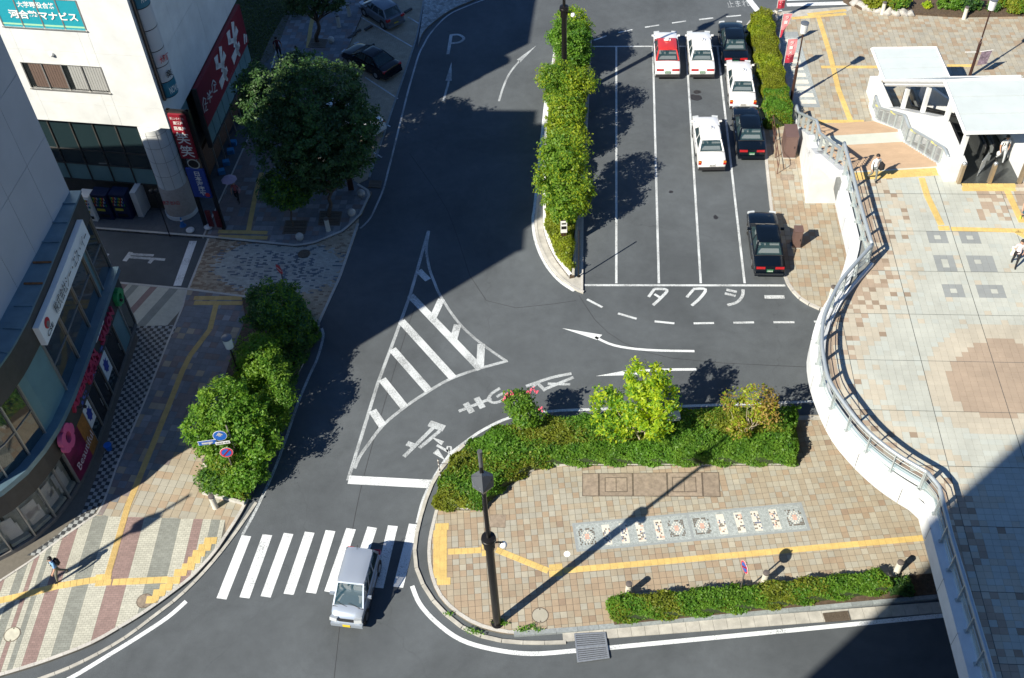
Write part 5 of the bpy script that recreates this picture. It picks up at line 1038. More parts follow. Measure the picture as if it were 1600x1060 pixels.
for k in range(-4, 9): # wide movement joints between the ten-tile bays
    ca, sa = math.cos(DANG), math.sin(DANG)
    for (u0, v0, u1, v1) in ((k*3.1, -34, k*3.1, 7.5), (-8, k*2.85-14.25+2.85*2, 26, k*2.85-14.25+2.85*2)):
        p = Vector((jx0.x+u0*ca-v0*sa, jx0.y+u0*sa+v0*ca)); q = Vector((jx0.x+u1*ca-v1*sa, jx0.y+u1*sa+v1*ca)); ss = [p.lerp(q, t/120) for t in range(121)]; ss = [s for s in ss if inside(s, tpoly)]
        if len(ss) > 2: paint(DECK, [Vector((ss[0].x, ss[0].y, 0)), Vector((ss[-1].x, ss[-1].y, 0))], .022, mat('joint_sealant', (.07, .08, .08), .8), 'movement_joint', z=ZD+.002)
def td(pts, w=.3, dots=False):
    P_ = [G(*q, ZD) for q in pts]
    for a, b in zip(P_[:-1], P_[1:]): tactile(DECK, a, b, ZD+.002, w, YEL, dots)
td([(1440, 278), (1449, 307), (1471, 352)], .33); td([(1466, 357), (1484, 357)], .33); td([(1486, 358), (1600, 361), (1700, 363)], .3); td([(1574, 299), (1597, 348)], .33)
for yy in (290, 296): td([(1503, yy), (1587, yy)], .3, True)
td([(1588, 362), (1605, 372)], .3, True)
# columns under the deck
for x, y in ((19, 38), (17.5, 29.5), (19, 20), (28, 38), (28, 29), (28, 19)):
    m = MB(); m.lathe((x, y, 0), [(.5, 0), (.5, 4.72)], 24); m.build('deck_column', CONC, DECK, smooth=True, angle=40)
# --- the stair
LTOP, LBOT = Vector((17.92, 43.3)), Vector((18.67, 55.75)); RTOP, RBOT = Vector((22.85, 43.2)), Vector((23.75, 56.4))
STP = thing('stairway', 'broad brown stairway with a grey landing climbing to the deck', 'stairs', (20, 50, 0))
YB, YT = 55.0, 44.0; YL0, YL1 = 50.6, 49.45; NR = 16; STB = mat('stair_brown', (.46, .33, .22), .8, var=.06, scale=2, speck=.06); STG = mat('stair_landing', (.50, .53, .47), .8, var=.06, scale=2)
def lx(y, side):
    a, b = (LTOP, LBOT) if side == 0 else (RTOP, RBOT); return a.x+(b.x-a.x)*(y-a.y)/(b.y-a.y)
def tread(y0, y1, z, m, name='step'):
    mb = MB(); q = [(lx(y0, 0)+.1, y0), (lx(y1, 0)+.1, y1), (lx(y1, 1)-.1, y1), (lx(y0, 1)-.1, y0)]; mb.hexa([(*p, z-.5 if z > .6 else 0.0) for p in q], [(*p, z) for p in q]); return mb.build(name, m, STP)
def prof(y):
    if y > YB: return H1
    if y > YL0: return H1+(2.75-H1)*(YB-y)/(YB-YL0)
    if y > YL1: return 2.75
    if y > YT: return 2.75+2.75*(YL1-y)/(YL1-YT)
    return ZD
for i in range(NR): y1 = YB-(YB-YL0)*i/NR; y0 = YB-(YB-YL0)*(i+1)/NR; tread(y0, y1, H1+(2.75-H1)*(i+1)/NR, STB)
tread(YL1, YL0, 2.752, STG, 'landing')
for i in range(NR): y1 = YL1-(YL1-YT)*i/NR; y0 = YL1-(YL1-YT)*(i+1)/NR; tread(y0, y1, 2.75+2.75*(i+1)/NR, STB)
tread(42.9, YT, ZD-.012, STG, 'landing')
for k_ in range(2): yy = YT-.28-k_*.32; tactile(STP, (lx(yy, 0)+.2, yy), (lx(yy, 1)-.2, yy), ZD-.006, .31, YEL, True)
# white outer wall of the stair (left) with its rail
m = MB(); ys = [YB+.6, YB, YL0, YL1, YT, 43.3]
def wallx(y): return 18.66+(17.61-18.66)*(y-55.14)/(47.81-55.14)
fy = [55.6, 54.9, 52.5, 50.6, 49.45, 47.8]; L_ = []
vs_ = []
for y in fy: vs_ += [(wallx(y), y, 0), (wallx(y), y, max(.35, prof(y)+.12)), (lx(y, 0)+.12, y, max(.35, prof(y)+.12)), (lx(y, 0)+.12, y, 0)]
fs = []
for i in range(len(fy)-1):
    a = 4*i; b = a+4; fs += [(a, a+1, b+1, b), (a+1, a+2, b+2, b+1), (a+2, a+3, b+3, b+2)]
e = 4*(len(fy)-1); fs += [(e+3, e+2, e+1, e), (0, 1, 2, 3)]; m.add(vs_, fs)
SW = m.build('stair_wall', WHT, None, label='white wedge-shaped wall carrying the left side of the stairway', cat='wall')
m = MB(); m.hexa([(wallx(47.8), 47.8, 0), (19.71, 47.62, 0), (19.71, 47.9, 0), (wallx(48), 48.05, 0)], [(wallx(47.8), 47.8, prof(47.8)+.1), (19.71, 47.62, 3.2), (19.71, 47.9, 3.2), (wallx(48), 48.05, prof(48)+.1)]); m.build('end_wall', WHT, SW)
JT = mat('joint_pale', (.45, .46, .45), .8)
m = MB()
for (y0, z0, y1, z1) in ((48.6, .4, 50.4, .4), (48.6, .4, 48.6, 2.2), (50.4, .4, 50.4, 2.2), (48.6, 2.2, 50.4, 2.2)): m.box(((wallx(y0)+wallx(y1))/2-.004, (y0+y1)/2, (z0+z1)/2), (.012, max(.02, abs(y1-y0)), max(.02, abs(z1-z0))), rz=0)
m.build('access_panel', JT, SW); lettering('23', mat('print_grey', (.2, .2, .18), .6, var=0), SW, (wallx(49.3)-.02, 49.3, 2.6), (.14, -1, 0), (0, 0, 1), 1, w=.35, h=.2)
# sloping string beam carrying on up to the deck
m = MB(); fy = [48.6, 47.8, 46, YT, 43.2, 42.3]; vs_ = []
for y in fy: xo = lx(y, 0)-.32 if y > 43 else 17.2; z = prof(y)+.12; vs_ += [(xo, y, z-.9), (xo, y, z), (lx(y, 0)+.12, y, z), (lx(y, 0)+.12, y, z-.9)]
fs = []
for i in range(len(fy)-1): a = 4*i; b = a+4; fs += [(a+j, a+(j+1) % 4, b+(j+1) % 4, b+j) for j in range(4)]
m.add(vs_, fs+[(0, 1, 2, 3), (4*len(fy)-1, 4*len(fy)-2, 4*len(fy)-3, 4*len(fy)-4)]); m.build('string_beam', WHT, SW)
SR = thing('stair_railing', 'stepped grey stair railing on the white wedge wall beside the clipped hedge', 'railing', (18.5, 50, 0))
sp = [Vector((lx(y, 0)-.02, y, 0)) for y in (55.7, YB, YL0, YL1, YT, 44.4)]; sp = [Vector((18.67, 55.75, 0)), Vector((18.62, YB, 0)), Vector((18.3, YL0, 0)), Vector((18.2, YL1, 0)), Vector((17.92, 44.84, 0))]
rail(sp, SR, lambda p: prof(p.y)+.1, 1.05, 1.15, glass=False)
# right string + mesh railing
m = MB(); fy = [56.8, 56.0, YB, YL0, YL1, YT, 43.0]; vs_ = []
for y in fy: x = lx(y, 1); z = max(.4, prof(y)+.16); vs_ += [(x-.1, y, 0 if y > 50 else z-1), (x-.1, y, z), (x+.25, y, z), (x+.25, y, 0 if y > 50 else z-1)]
fs = []
for i in range(len(fy)-1): a = 4*i; b = a+4; fs += [(a+j, a+(j+1) % 4, b+(j+1) % 4, b+j) for j in range(4)]
m.add(vs_, fs+[(0, 1, 2, 3), (4*len(fy)-1, 4*len(fy)-2, 4*len(fy)-3, 4*len(fy)-4)]); m.build('side_string', WHT, STP)
SR2 = thing('stair_railing', 'grey mesh stair railing with yellow plates beside the station wall', 'railing', (23.2, 50, 0)); sp2 = [Vector((lx(y, 1)+.02, y, 0)) for y in (56.2, YB, YL0, YL1, YT, 43.3)]
rail(sp2, SR2, lambda p: max(.2, prof(p.y)+.05), 1.1, 1.1, glass=False)
MESH = mat('perforated_metal', (.42, .46, .48), .5, .4, var=.1)
for i in range(len(sp2)-1):
    a, b = sp2[i], sp2[i+1]; n = max(1, round((b-a).length/1.1))
    for k in range(n):
        p, q = a.lerp(b, k/n), a.lerp(b, (k+1)/n); m = MB()
        for s_ in range(9):
            f0 = (s_+.15)/9; f1 = (s_+.75)/9; c0, c1 = p.lerp(q, f0), p.lerp(q, f1); zp = lambda t, dz: max(.2, prof(t.y)+.05)+dz
            m.add([(c0.x, c0.y, zp(c0, .12)), (c1.x, c1.y, zp(c1, .12)), (c1.x, c1.y, zp(c1, .95)), (c0.x, c0.y, zp(c0, .95))], [(0, 1, 2, 3)])
        m.build('mesh_panel', MESH, SR2)
for y in (55.2, 52.4, 48.6, 45.4): zc = prof(y)+1.12; m = MB(); m.box((lx(y, 1)-.04, y, zc), (.04, .75, .1), rot=Matrix.Rotation(-.4, 3, 'X')); m.build('yellow_plate', mat('plate_yellow', (.6, .58, .2), .6), SR2)
# --- station entrance enclosure over the escalators
SN = thing('station_entrance', 'white roofed escalator entrance between the stairway and the plaza', 'building', (25, 50, 0))
def ex(y, off=0.0): return 23.05+(y-42.7)*.058+off   # outer face of west wall
def inx(y): return ex(y)+.62
sill = [(58.36, 1.3), (54.6, 1.55), (53.9, 2.1), (46.7, 6.65), (42.72, 6.65)]
vs_ = []
for y, z in sill: vs_ += [(ex(y)-.3*(y < 46), y, 0 if y > 50 else 4.8), (ex(y)-.3*(y < 46), y, z), (inx(y), y, z), (inx(y), y, 0 if y > 50 else 4.8)]
fs = []
for i in range(len(sill)-1): a = 4*i; b = a+4; fs += [(a+j, a+(j+1) % 4, b+(j+1) % 4, b+j) for j in range(4)]
m = MB(); m.add(vs_, fs+[(0, 1, 2, 3), (19, 18, 17, 16)]); m.build('west_wall', WHT, SN)
m = MB(); m.hexa([(26.95, 42.9, 0), (27.15, 42.9, 0), (27.35, 57.6, 0), (27.15, 57.6, 0)], [(26.95, 42.9, 6.6), (27.15, 42.9, 6.6), (27.35, 57.6, 1.2), (27.15, 57.6, 1.2)]); m.build('east_wall', WHT, SN)
m = MB(); m.hexa([(26.55, 42.3, ZD-.02), (27.2, 42.3, ZD-.02), (27.6, 50, ZD-.02), (26.9, 50, ZD-.02)], [(26.55, 42.3, 6.6), (27.2, 42.3, 6.6), (27.6, 50, 6.6), (26.9, 50, 6.6)]); m.build('side_wall', WHT, SN)
PANELR = mat('roof_panel', (.54, .60, .60), .45, var=.05, scale=1)
def roofslab(c, z0, z1, name, nsp=3):
    """c: four plan corners; panels with seams"""
    c = [Vector(p) for p in c]
    for k in range(nsp):
        a0 = c[0].lerp(c[3], k/nsp); a1 = c[1].lerp(c[2], k/nsp); b1 = c[1].lerp(c[2], (k+1)/nsp-.010); b0 = c[0].lerp(c[3], (k+1)/nsp-.010); m = MB(); q = [a0, a1, b1, b0]; m.hexa([(p.x, p.y, p.z-.16) for p in q], [(p.x, p.y, p.z) for p in q]); m.build('roof_panel', PANELR, SN)
    for a, b in ((0, 1), (1, 2), (2, 3), (3, 0)): m = MB(); m.tube([(c[a].x, c[a].y, c[a].z-.06), (c[b].x, c[b].y, c[b].z-.06)], .11, 4); m.build('gutter', WHT, SN)
zr1 = 3.5
r1 = [G(1363, 75, zr1), G(1463, 74, zr1), G(1484, 121, zr1), G(1383, 126, zr1)]; roofslab(r1, 0, 0, 'roof', 3)
zr2 = 8.3
r2 = [G(1477, 126, zr2), G(1640, 123, zr2), G(1625, 204.5, zr2), G(1509, 207, zr2)]; roofslab(r2, 0, 0, 'roof', 3)
r3 = [r1[3].copy(), r1[2].copy(), Vector((r2[0].x+4.0, r2[0].y, zr2)), r2[0].copy()]; roofslab(r3, 0, 0, 'roof', 1)
m = MB(); m.tube([r1[3]+Vector((.1, 0, -.3)), r2[0]+Vector((.1, 0, -.3))], .1, 4); m.build('eave_beam', WHT, SN)
for (bx, by, zb), (tx, ty) in ((((1409, 172), (0), 3.05), (0, 0)), ) if False else (): pass
for y, in ((52.6,), (49.6,), (46.3,), (43.4,), (57.6,)):
    zb = np.interp(y, [42.7, 46.7, 53.9, 54.6, 58.4], [6.65, 6.65, 2.1, 1.55, 1.3]); zt = np.interp(y, [42.7, 47.4, 54.6, 58.4], [zr2-.16, zr2-.16, zr1-.16, zr1-.16]); m = MB(); m.box((inx(y)-.2, y, (zb+zt)/2), (.2, .24, zt-zb)); m.build('post', WHT, SN)
for y in (42.9, 57.6): m = MB(); m.box((27.35, y, 3.5 if y < 50 else 1.65), (.2, .2, 7.0 if y < 50 else 3.3)); m.build('post', WHT, SN)
# inside: landing plates, two escalators
ESC = mat('escalator_steel', (.12, .13, .13), .35, .7, var=.1); STEP = mat('escalator_step', (.035, .036, .04), .5, .5, var=.1, scale=30); BAL = mat('balustrade_grey', (.30, .33, .34), .35, .5, var=.05); RUB = mat('rubber_black', (.012, .012, .013), .35, var=0)
m = MB(); m.hexa([(23.55, 42.35, ZD-.3), (26.6, 42.2, ZD-.3), (27.0, 46.3, ZD-.3), (23.8, 46.3, ZD-.3)], [(23.55, 42.35, ZD+.006), (26.6, 42.2, ZD+.006), (27.0, 46.3, ZD+.006), (23.8, 46.3, ZD+.006)]); m.build('landing_plate', ESC, SN)
def esc_z(y): return ZD if y < 46.0 else max(H1, ZD-(y-46.0)*.6)
for k, xc in enumerate((24.45, 26.1)):
    es = thing('escalator', ('escalator nearest the stairway' if k == 0 else 'escalator nearest the east wall')+' running down under the white roofs', 'escalator', (xc, 50, 0))
    y = 45.0
    while y < 56.4:
        z = esc_z(y); m = MB(); m.box((xc+(y-42.7)*.058, y+.2, z-.1), (.95, .4, .2)); o = m.build('step', STEP, es); y += .4
    for s_ in (-1, 1):
        pr = [(44.2, ZD+.45), (43.95, ZD+.75), (44.2, ZD+1.0), (46.3, ZD+1.0), (55.2, H1+1.0), (56.9, H1+1.0), (57.2, H1+.7), (56.9, H1+.4)]
        xx = lambda y: xc+s_*.62+(y-42.7)*.058
        m = MB(); m.tube([(xx(a), a, b) for a, b in pr], .055, 8); m.build('handrail', RUB, es, smooth=True)
        m = MB(); q = [(44.2, ZD), (46.2, ZD), (55.2, .1), (57, .1), (57, H1+.9), (55.2, H1+.92), (46.3, ZD+.92), (44.2, ZD+.92)]; m.hexa([(xx(a)-.05, a, b) for a, b in q], [(xx(a)+.05, a, b) for a, b in q]); m.build('balustrade', BAL if s_ < 0 else ESC, es)
        m = MB(); m.tube([(xx(a)-s_*.13, a, b-.82) for a, b in pr[3:6]], .02, 4); m.build('skirt_trim', FRAME, es)
# entrance posts and little fence
BRZ = mat('bronze_post', (.36, .29, .20), .4, .5, var=.1)
for k, (px, py) in enumerate(((1497, 286), (1545, 286), (1592, 286))):
    p = G(px, py, ZD); t = thing('entrance_post', ('bronze post at the corner of the white station wall', 'bronze post between the two escalator landings', 'bronze post at the right of the escalator landing')[k], 'post', (p.x, p.y, ZD), 0, 'posts at the escalator landing')
    m = MB(); m.box((0, 0, .6), (.16, .22, 1.2)); m.build('body', BRZ, t, world=False); m = MB(); m.lathe((0, 0, 1.2), [(.1, 0), (.1, .1), (.06, .14)], 10); m.build('cap', STEEL, t, world=False)
fn = thing('barrier', 'low steel bar barrier standing between the two escalators', 'barrier', G(1530, 275, ZD))
a, b = G(1527, 275, ZD), G(1537, 262, ZD)
for k in range(6): p = a.lerp(b, k/5); m = MB(); m.tube([p, p+Vector((0, 0, .95))], .022, 6); m.build('bar', STEEL, fn)
for z_ in (.1, .95): m = MB(); m.tube([a+Vector((0, 0, z_)), b+Vector((0, 0, z_))], .028, 6); m.build('rail', STEEL, fn)
# ================================================================ vegetation: every leaf is a small folded blade
LG = {
 'zelkova': leafmat('leaf_zelkova', (.025, .062, .024), (.07, .13, .04), .32), 'mid': leafmat('leaf_mid', (.07, .18, .022), (.22, .36, .04), .48), 'lime': leafmat('leaf_lime', (.22, .40, .025), (.55, .62, .04), .52),
 'hedge': leafmat('leaf_hedge', (.055, .165, .02), (.18, .32, .035), .45), 'olive': leafmat('leaf_olive', (.10, .155, .016), (.26, .29, .035), .42), 'rust': leafmat('leaf_rust', (.26, .19, .045), (.46, .34, .10), .42),
 'yellow': leafmat('leaf_yellow', (.14, .23, .015), (.38, .44, .03), .45), 'deep': leafmat('leaf_deep', (.028, .09, .028), (.09, .19, .045), .38), 'clip': leafmat('leaf_clipped', (.13, .165, .012), (.26, .29, .025), .38), 'clipg': leafmat('leaf_clipped_green', (.07, .19, .02), (.16, .33, .035), .42), 'grass': leafmat('blade_grass', (.05, .085, .02), (.13, .16, .05), .3)}
BARK = mat('bark', (.11, .085, .065), .95, var=.3, scale=12, bump=.8, bscale=30); BARKL = mat('bark_pale', (.42, .36, .28), .85, var=.2, scale=12); FLOW = mat('blossom_pink', (.62, .10, .16), .6, var=.1)
def leaves(name, C, size, material, parent, tint=None, normals=None, flat=.0, kind='stuff', aspect=.55):
    size = size*.84
    """C: n x 3 leaf positions"""
    n = len(C)
    if n == 0: return None
    C = np.asarray(C, float); d = RNG.normal(size=(n, 3)); d[:, 2] *= (1-flat); 
    if normals is not None: nn = normals+RNG.normal(size=(n, 3))*.55
    else: nn = RNG.normal(size=(n, 3)); nn[:, 2] = np.abs(nn[:, 2])+.35
    nn /= np.linalg.norm(nn, axis=1)[:, None]; d -= nn*(d*nn).sum(1)[:, None]; d /= np.linalg.norm(d, axis=1)[:, None]+1e-9; w = np.cross(nn, d)
    s = size*(.5+RNG.random(n)**1.4*1.15)[:, None]; V = np.empty((n, 4, 3)); V[:, 0] = C-d*s; V[:, 1] = C+w*s*aspect-nn*s*.12; V[:, 2] = C+d*s; V[:, 3] = C-w*s*aspect-nn*s*.12
    me = bpy.data.meshes.new(name); me.vertices.add(4*n); me.vertices.foreach_set('co', V.ravel()); me.loops.add(4*n); me.loops.foreach_set('vertex_index', np.arange(4*n, dtype=np.int32))
    me.polygons.add(n); me.polygons.foreach_set('loop_start', np.arange(0, 4*n, 4, dtype=np.int32)); me.update(calc_edges=True)
    t = np.clip((RNG.random(n) if tint is None else tint+RNG.normal(size=n)*.16), 0, 1); at = me.attributes.new('tint', 'FLOAT', 'FACE'); at.data.foreach_set('value', t)
    me.materials.append(material); o = bpy.data.objects.new(name, me); COL.objects.link(o)
    if parent is not None: o.parent = parent; o.location = -worldloc(parent)
    if kind: o['kind'] = kind
    return o
def limb(mb, a, b, r0, r1, seed, bend=.12):
    rd = random.Random(seed); a = Vector(a); b = Vector(b); L_ = (b-a).length; pts = [a]
    for k in range(1, 4): pts.append(a.lerp(b, k/4)+Vector((rd.uniform(-1, 1), rd.uniform(-1, 1), rd.uniform(-.3, .5)))*L_*bend)
    pts.append(b); mb.tube(smoothpath(pts, 2), r0, 7, r1=r1); return pts
def tree(name, label, base, blobs, nleaf, size, material, group=None, trunk_r=.12, stems=1, mat2=None, z0=.1, clump=.32, bark=None, seed=1, mix2=.3, cat='tree', perclump=38):
    """blobs: list of (centre, (rx, ry, rz)); leaves gather in clumps near each blob's surface"""
    nleaf = int(nleaf*1.1); rd = np.random.default_rng(seed); b = Vector((base[0], base[1], z0)); t = thing(name, label, cat, b, group=group); bark = bark or BARK
    tot = sum(r[0]*r[1]+r[0]*r[2]+r[1]*r[2] for _, r in blobs); P_, T_, N_ = [], [], []; clumps = []
    for c, r in blobs:
        nc = max(4, int(nleaf/perclump*(r[0]*r[1]+r[0]*r[2]+r[1]*r[2])/tot)); d = rd.normal(size=(nc, 3)); d /= np.linalg.norm(d, axis=1)[:, None]; rad = rd.uniform(.45, 1.0, nc)**.55*rd.uniform(.85, 1.12, nc)
        cc = np.array(c)+d*rad[:, None]*np.array(r); clumps.append(cc)
        tc = rd.random(nc)
        for k in range(nc):
            n = int(perclump*rd.uniform(.6, 1.4)); q = rd.normal(size=(n, 3)); q /= np.linalg.norm(q, axis=1)[:, None]; q *= (rd.random(n)**.45)[:, None]; q[:, 2] *= .6; P_.append(cc[k]+q*clump*rd.uniform(.7, 1.35)); T_.append(np.full(n, tc[k]*.7+.15)); N_.append(np.tile(d[k]*.5+np.array([0, 0, .6]), (n, 1)))
    P_ = np.vstack(P_); T_ = np.hstack(T_); N_ = np.vstack(N_); ok = P_[:, 2] > z0+.25; P_, T_, N_ = P_[ok], T_[ok], N_[ok]
    if mat2 is not None:
        m_ = rd.random(len(P_)) < mix2*(.3+1.4*(np.sin(P_[:, 0]*1.9+seed)*.5+.5)); leaves('crown', P_[~m_], size, material, t, T_[~m_], N_[~m_]); leaves('crown', P_[m_], size, mat2, t, T_[m_], N_[m_])
    else: leaves('crown', P_, size, material, t, T_, N_)
    allc = np.vstack(clumps)
    for s in range(stems):
        m = MB(); an = 2*math.pi*s/max(1, stems)+seed; off = Vector((math.cos(an), math.sin(an), 0))*(.12 if stems > 1 else 0); cz = np.mean([c[2] for c, _ in blobs]); cx = np.mean([c[0] for c, _ in blobs]); cy = np.mean([c[1] for c, _ in blobs])
        fork = (b+off).lerp(Vector((cx, cy, cz)), .45)+off*1.5; limb(m, b+off, fork, trunk_r, trunk_r*.7, seed+s, .05); tr = m.build('trunk', bark, t, smooth=True)
        m = MB(); sel = allc[rd.choice(len(allc), min(len(allc), 16 if stems == 1 else 7), replace=False)]
        for k, q in enumerate(sel): limb(m, fork, Vector(q), trunk_r*.42, trunk_r*.08, seed*50+k+s*9, .08)
        m.build('branches', bark, t, smooth=True)
    return t
def blob(px, py, z, rx, ry=None, rz=None): c = G(px, py, z); return ((c.x, c.y, z), (rx, ry or rx, rz or rx*.8))
# big zelkovas of the shaded corner
tree('zelkova_tree', 'largest dark green zelkova spreading over the shaded corner pavement', G(500, 285, H1), [blob(450, 152, 6.1, 3.0, 2.8, 2.2), blob(498, 162, 6.3, 3.0, 2.8, 2.3), blob(438, 205, 5.2, 2.4, 2.4, 1.9), blob(515, 222, 5.2, 2.8, 2.5, 2.0), blob(556, 190, 5.2, 1.5, 1.9, 1.6), blob(405, 132, 5.8, 1.5, 1.3, 1.0), blob(478, 235, 4.4, 2.3, 2.0, 1.4), blob(530, 125, 5.8, 1.3, 1.2, .9), blob(470, 105, 6.2, 1.3, 1.2, .9)], 50000, .10, LG['zelkova'], mat2=LG['deep'], mix2=.3, trunk_r=.24, seed=3, clump=.36, perclump=40)
tree('zelkova_tree', 'medium dark tree in the square grate nearest the ball stones', G(513, 338, H1), [blob(505, 262, 3.9, 1.7, 1.6, 1.3), blob(540, 250, 3.7, 1.2, 1.2, .9)], 7500, .10, LG['zelkova'], trunk_r=.13, seed=5)
tree('young_tree', 'small bright-edged young tree in the left square grate', G(457, 355, H1), [blob(442, 293, 2.6, 1.35, 1.3, 1.1), blob(462, 302, 2.4, .9, .9, .8)], 6500, .095, LG['deep'], mat2=LG['mid'], mix2=.25, trunk_r=.07, seed=6)
tree('zelkova_tree', 'bare-stemmed dark tree at the top edge beside the shaded lawn', G(495, 64, H1), [blob(480, -12, 5.5, 1.9, 1.9, 1.3), blob(515, -2, 5.0, 1.2, 1.2, .9)], 7000, .10, LG['zelkova'], trunk_r=.17, seed=8)
tree('shrub', 'loose green shrub at the top edge of the lawn behind the bare-stemmed tree', G(466, 20, H1), [blob(462, 8, 1.0, .8, .8, .7)], 1800, .09, LG['zelkova'], trunk_r=.05, seed=9, cat='shrub')
# left planter
tree('street_tree', 'dark round-crowned tree at the north end of the left planter by the no-entry sign', G(440, 545, .3), [blob(428, 480, 3.0, 1.55, 1.5, 1.2), blob(450, 505, 2.5, 1.1, 1.1, .9)], 15000, .085, LG['deep'], mat2=LG['mid'], mix2=.3, trunk_r=.10, seed=11)
tree('street_tree', 'half-lit middle tree of the left planter touching the white lantern post', G(418, 622, .3), [blob(402, 557, 2.8, 1.15, 1.15, .95), blob(427, 585, 2.2, .8, .9, .8), blob(395, 588, 2.0, .7, .7, .7)], 10500, .085, LG['mid'], mat2=LG['hedge'], mix2=.35, trunk_r=.09, seed=12)
tree('street_tree', 'widest sunlit tree of the left planter above the blue road signs', G(378, 712, .3), [blob(352, 632, 3.1, 1.45, 1.4, 1.1), blob(325, 665, 2.4, 1.1, 1.1, 1.0), blob(378, 655, 2.7, 1.3, 1.3, 1.1), blob(345, 690, 1.9, 1.2, 1.1, 1.0), blob(405, 690, 2.0, .9, 1.0, .8)], 19000, .08, LG['mid'], mat2=LG['clipg'], mix2=.45, trunk_r=.11, stems=2, seed=13, clump=.27, perclump=30)
tree('street_tree', 'narrow sunlit tree in the left planter beside the kerb, right of the widest tree', G(432, 668, .3), [blob(436, 620, 2.3, .75, .8, .7), blob(425, 650, 1.7, .8, .8, .7)], 6000, .08, LG['mid'], mat2=LG['clipg'], mix2=.4, trunk_r=.06, seed=14)
tree('shrub', 'low bright shrub at the south tip of the left planter by the kerb', G(385, 765, .3), [blob(385, 735, 1.0, .9, .9, .7), blob(372, 755, .8, .7, .6, .5)], 7500, .075, LG['clipg'], mat2=LG['mid'], mix2=.4, trunk_r=.05, stems=3, seed=15, cat='shrub')
tree('shrub', 'dark low shrub at the south tip of the left planter by the white bollard', G(337, 765, .3), [blob(335, 748, .75, .75, .6, .5)], 5000, .07, LG['deep'], mat2=LG['hedge'], mix2=.4, trunk_r=.04, stems=3, seed=16, cat='shrub')
tree('shrub', 'olive shrub under the no-parking disc in the left planter', G(358, 745, .3), [blob(355, 718, 1.2, .8, .7, .7)], 5000, .075, LG['olive'], mat2=LG['mid'], mix2=.5, trunk_r=.04, stems=3, seed=17, cat='shrub')
# soil for the planters
def soil(poly, z=.2): m = MB(); m.prism([p.xy for p in poly], 0, z); return structure('planter_soil', m, SOIL)
soil(planterL, .19); big = [p for p in planter_edge]+PX([(1239.5, 655), (1100, 655), (960, 660), (860, 668), (790, 680), (735, 702), (706, 735), (692, 757)], H1); soil(big, .2); PLK = stones(LP, list(PX([(316, 773), (382, 790)], H1)), .12, 0, .3, .6, KERB, side=1)
pk = [Vector((p.x, p.y, 0)) for p in planter_edge[:-2]]; stones(ISL, smoothpath(pk[1:6], 3)+pk[6:9], .12, 0, .27, .7, KERB, 'planter_kerb', side=1, nind=60); stones(ISL, pk[:2], .12, 0, .27, .7, KERB, 'planter_kerb', side=1)
def hedge(name, label, poly, z0, h, n, size, mats, group=None, rough=.12, round_=.25, wob=1.3, cat='hedge', core=True, tuft=0.0, seed=1):
    """poly: world outline; leaves over top and sides of a dense mass with an uneven top"""
    n = int(n*1.3); rd = np.random.default_rng(seed); P2 = [Vector((p.x, p.y)) for p in poly]; c = sum(P2, Vector((0, 0)))/len(P2); t = thing(name, label, cat, (c.x, c.y, z0), group=group)
    if area(P2) and sum(P2[i].x*P2[(i+1) % len(P2)].y-P2[(i+1) % len(P2)].x*P2[i].y for i in range(len(P2))) < 0: P2.reverse()
    xs, ys = [p.x for p in P2], [p.y for p in P2]; per = sum((P2[i]-P2[i-1]).length for i in range(len(P2))); A_ = area(P2); nt_ = int(n*A_/(A_+per*h)); ns = n-nt_
    def top(x, y): return h*(1+rough*(math.sin(x*wob*2.1+seed)+math.sin(y*wob*2.7+seed*2)+math.sin((x+y)*wob*1.3)+.6*math.sin((x-y)*wob*5.1))/2.2)
    def edge(x, y): return min(segd(x, y, P2[i-1], P2[i]) for i in range(len(P2)))
    P_, N_ = [], []
    while len(P_) < nt_:
        x, y = rd.uniform(min(xs), max(xs)), rd.uniform(min(ys), max(ys))
        if not inside((x, y), P2): continue
        e = edge(x, y); z = top(x, y); z *= (1-round_*max(0, 1-e/(.35*h+.1))**2); P_.append((x, y, z0+z+rd.normal()*.035*(1+tuft*3)+(rd.random() < tuft)*rd.random()*.22)); N_.append((0, 0, 1))
    cum = []; 
    for i in range(len(P2)): cum.append((P2[i]-P2[i-1]).length)
    idx = rd.choice(len(P2), ns, p=np.array(cum)/sum(cum)); 
    for i in idx:
        a, b = P2[i-1], P2[i]; q = a.lerp(b, rd.random()); u = (b-a).normalized(); nn = Vector((u.y, -u.x)); zz = rd.random(); b_ = .10*math.sin(q.x*4+q.y*3+zz*5)+rd.normal()*.04-round_*.5*zz**3*h*.5; q = q+nn*b_; P_.append((q.x, q.y, z0+zz*top(q.x, q.y)*.97)); N_.append((nn.x, nn.y, .35))
    P_ = np.array(P_); N_ = np.array(N_); fld = np.sin(P_[:, 0]*1.1+seed)*np.sin(P_[:, 1]*1.4+seed*.7)+.5*np.sin(P_[:, 0]*2.7+P_[:, 1]*2.2)+rd.normal(size=len(P_))*.35; T_ = .5+.25*np.sin(P_[:, 0]*5.3)*np.sin(P_[:, 1]*4.9)
    if isinstance(mats, dict): sel = mats['f'](P_, rd); ms = mats['m']
    else: sel = np.digitize(fld, np.linspace(-.8, .8, len(mats)+1)[1:-1]); ms = mats
    for k, m_ in enumerate(ms):
        s = sel == k
        if s.any(): leaves('foliage', P_[s], size, m_, t, T_[s], N_[s])
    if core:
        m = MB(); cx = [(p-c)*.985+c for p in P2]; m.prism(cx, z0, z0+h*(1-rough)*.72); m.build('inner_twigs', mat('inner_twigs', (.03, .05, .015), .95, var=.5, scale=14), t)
    return t
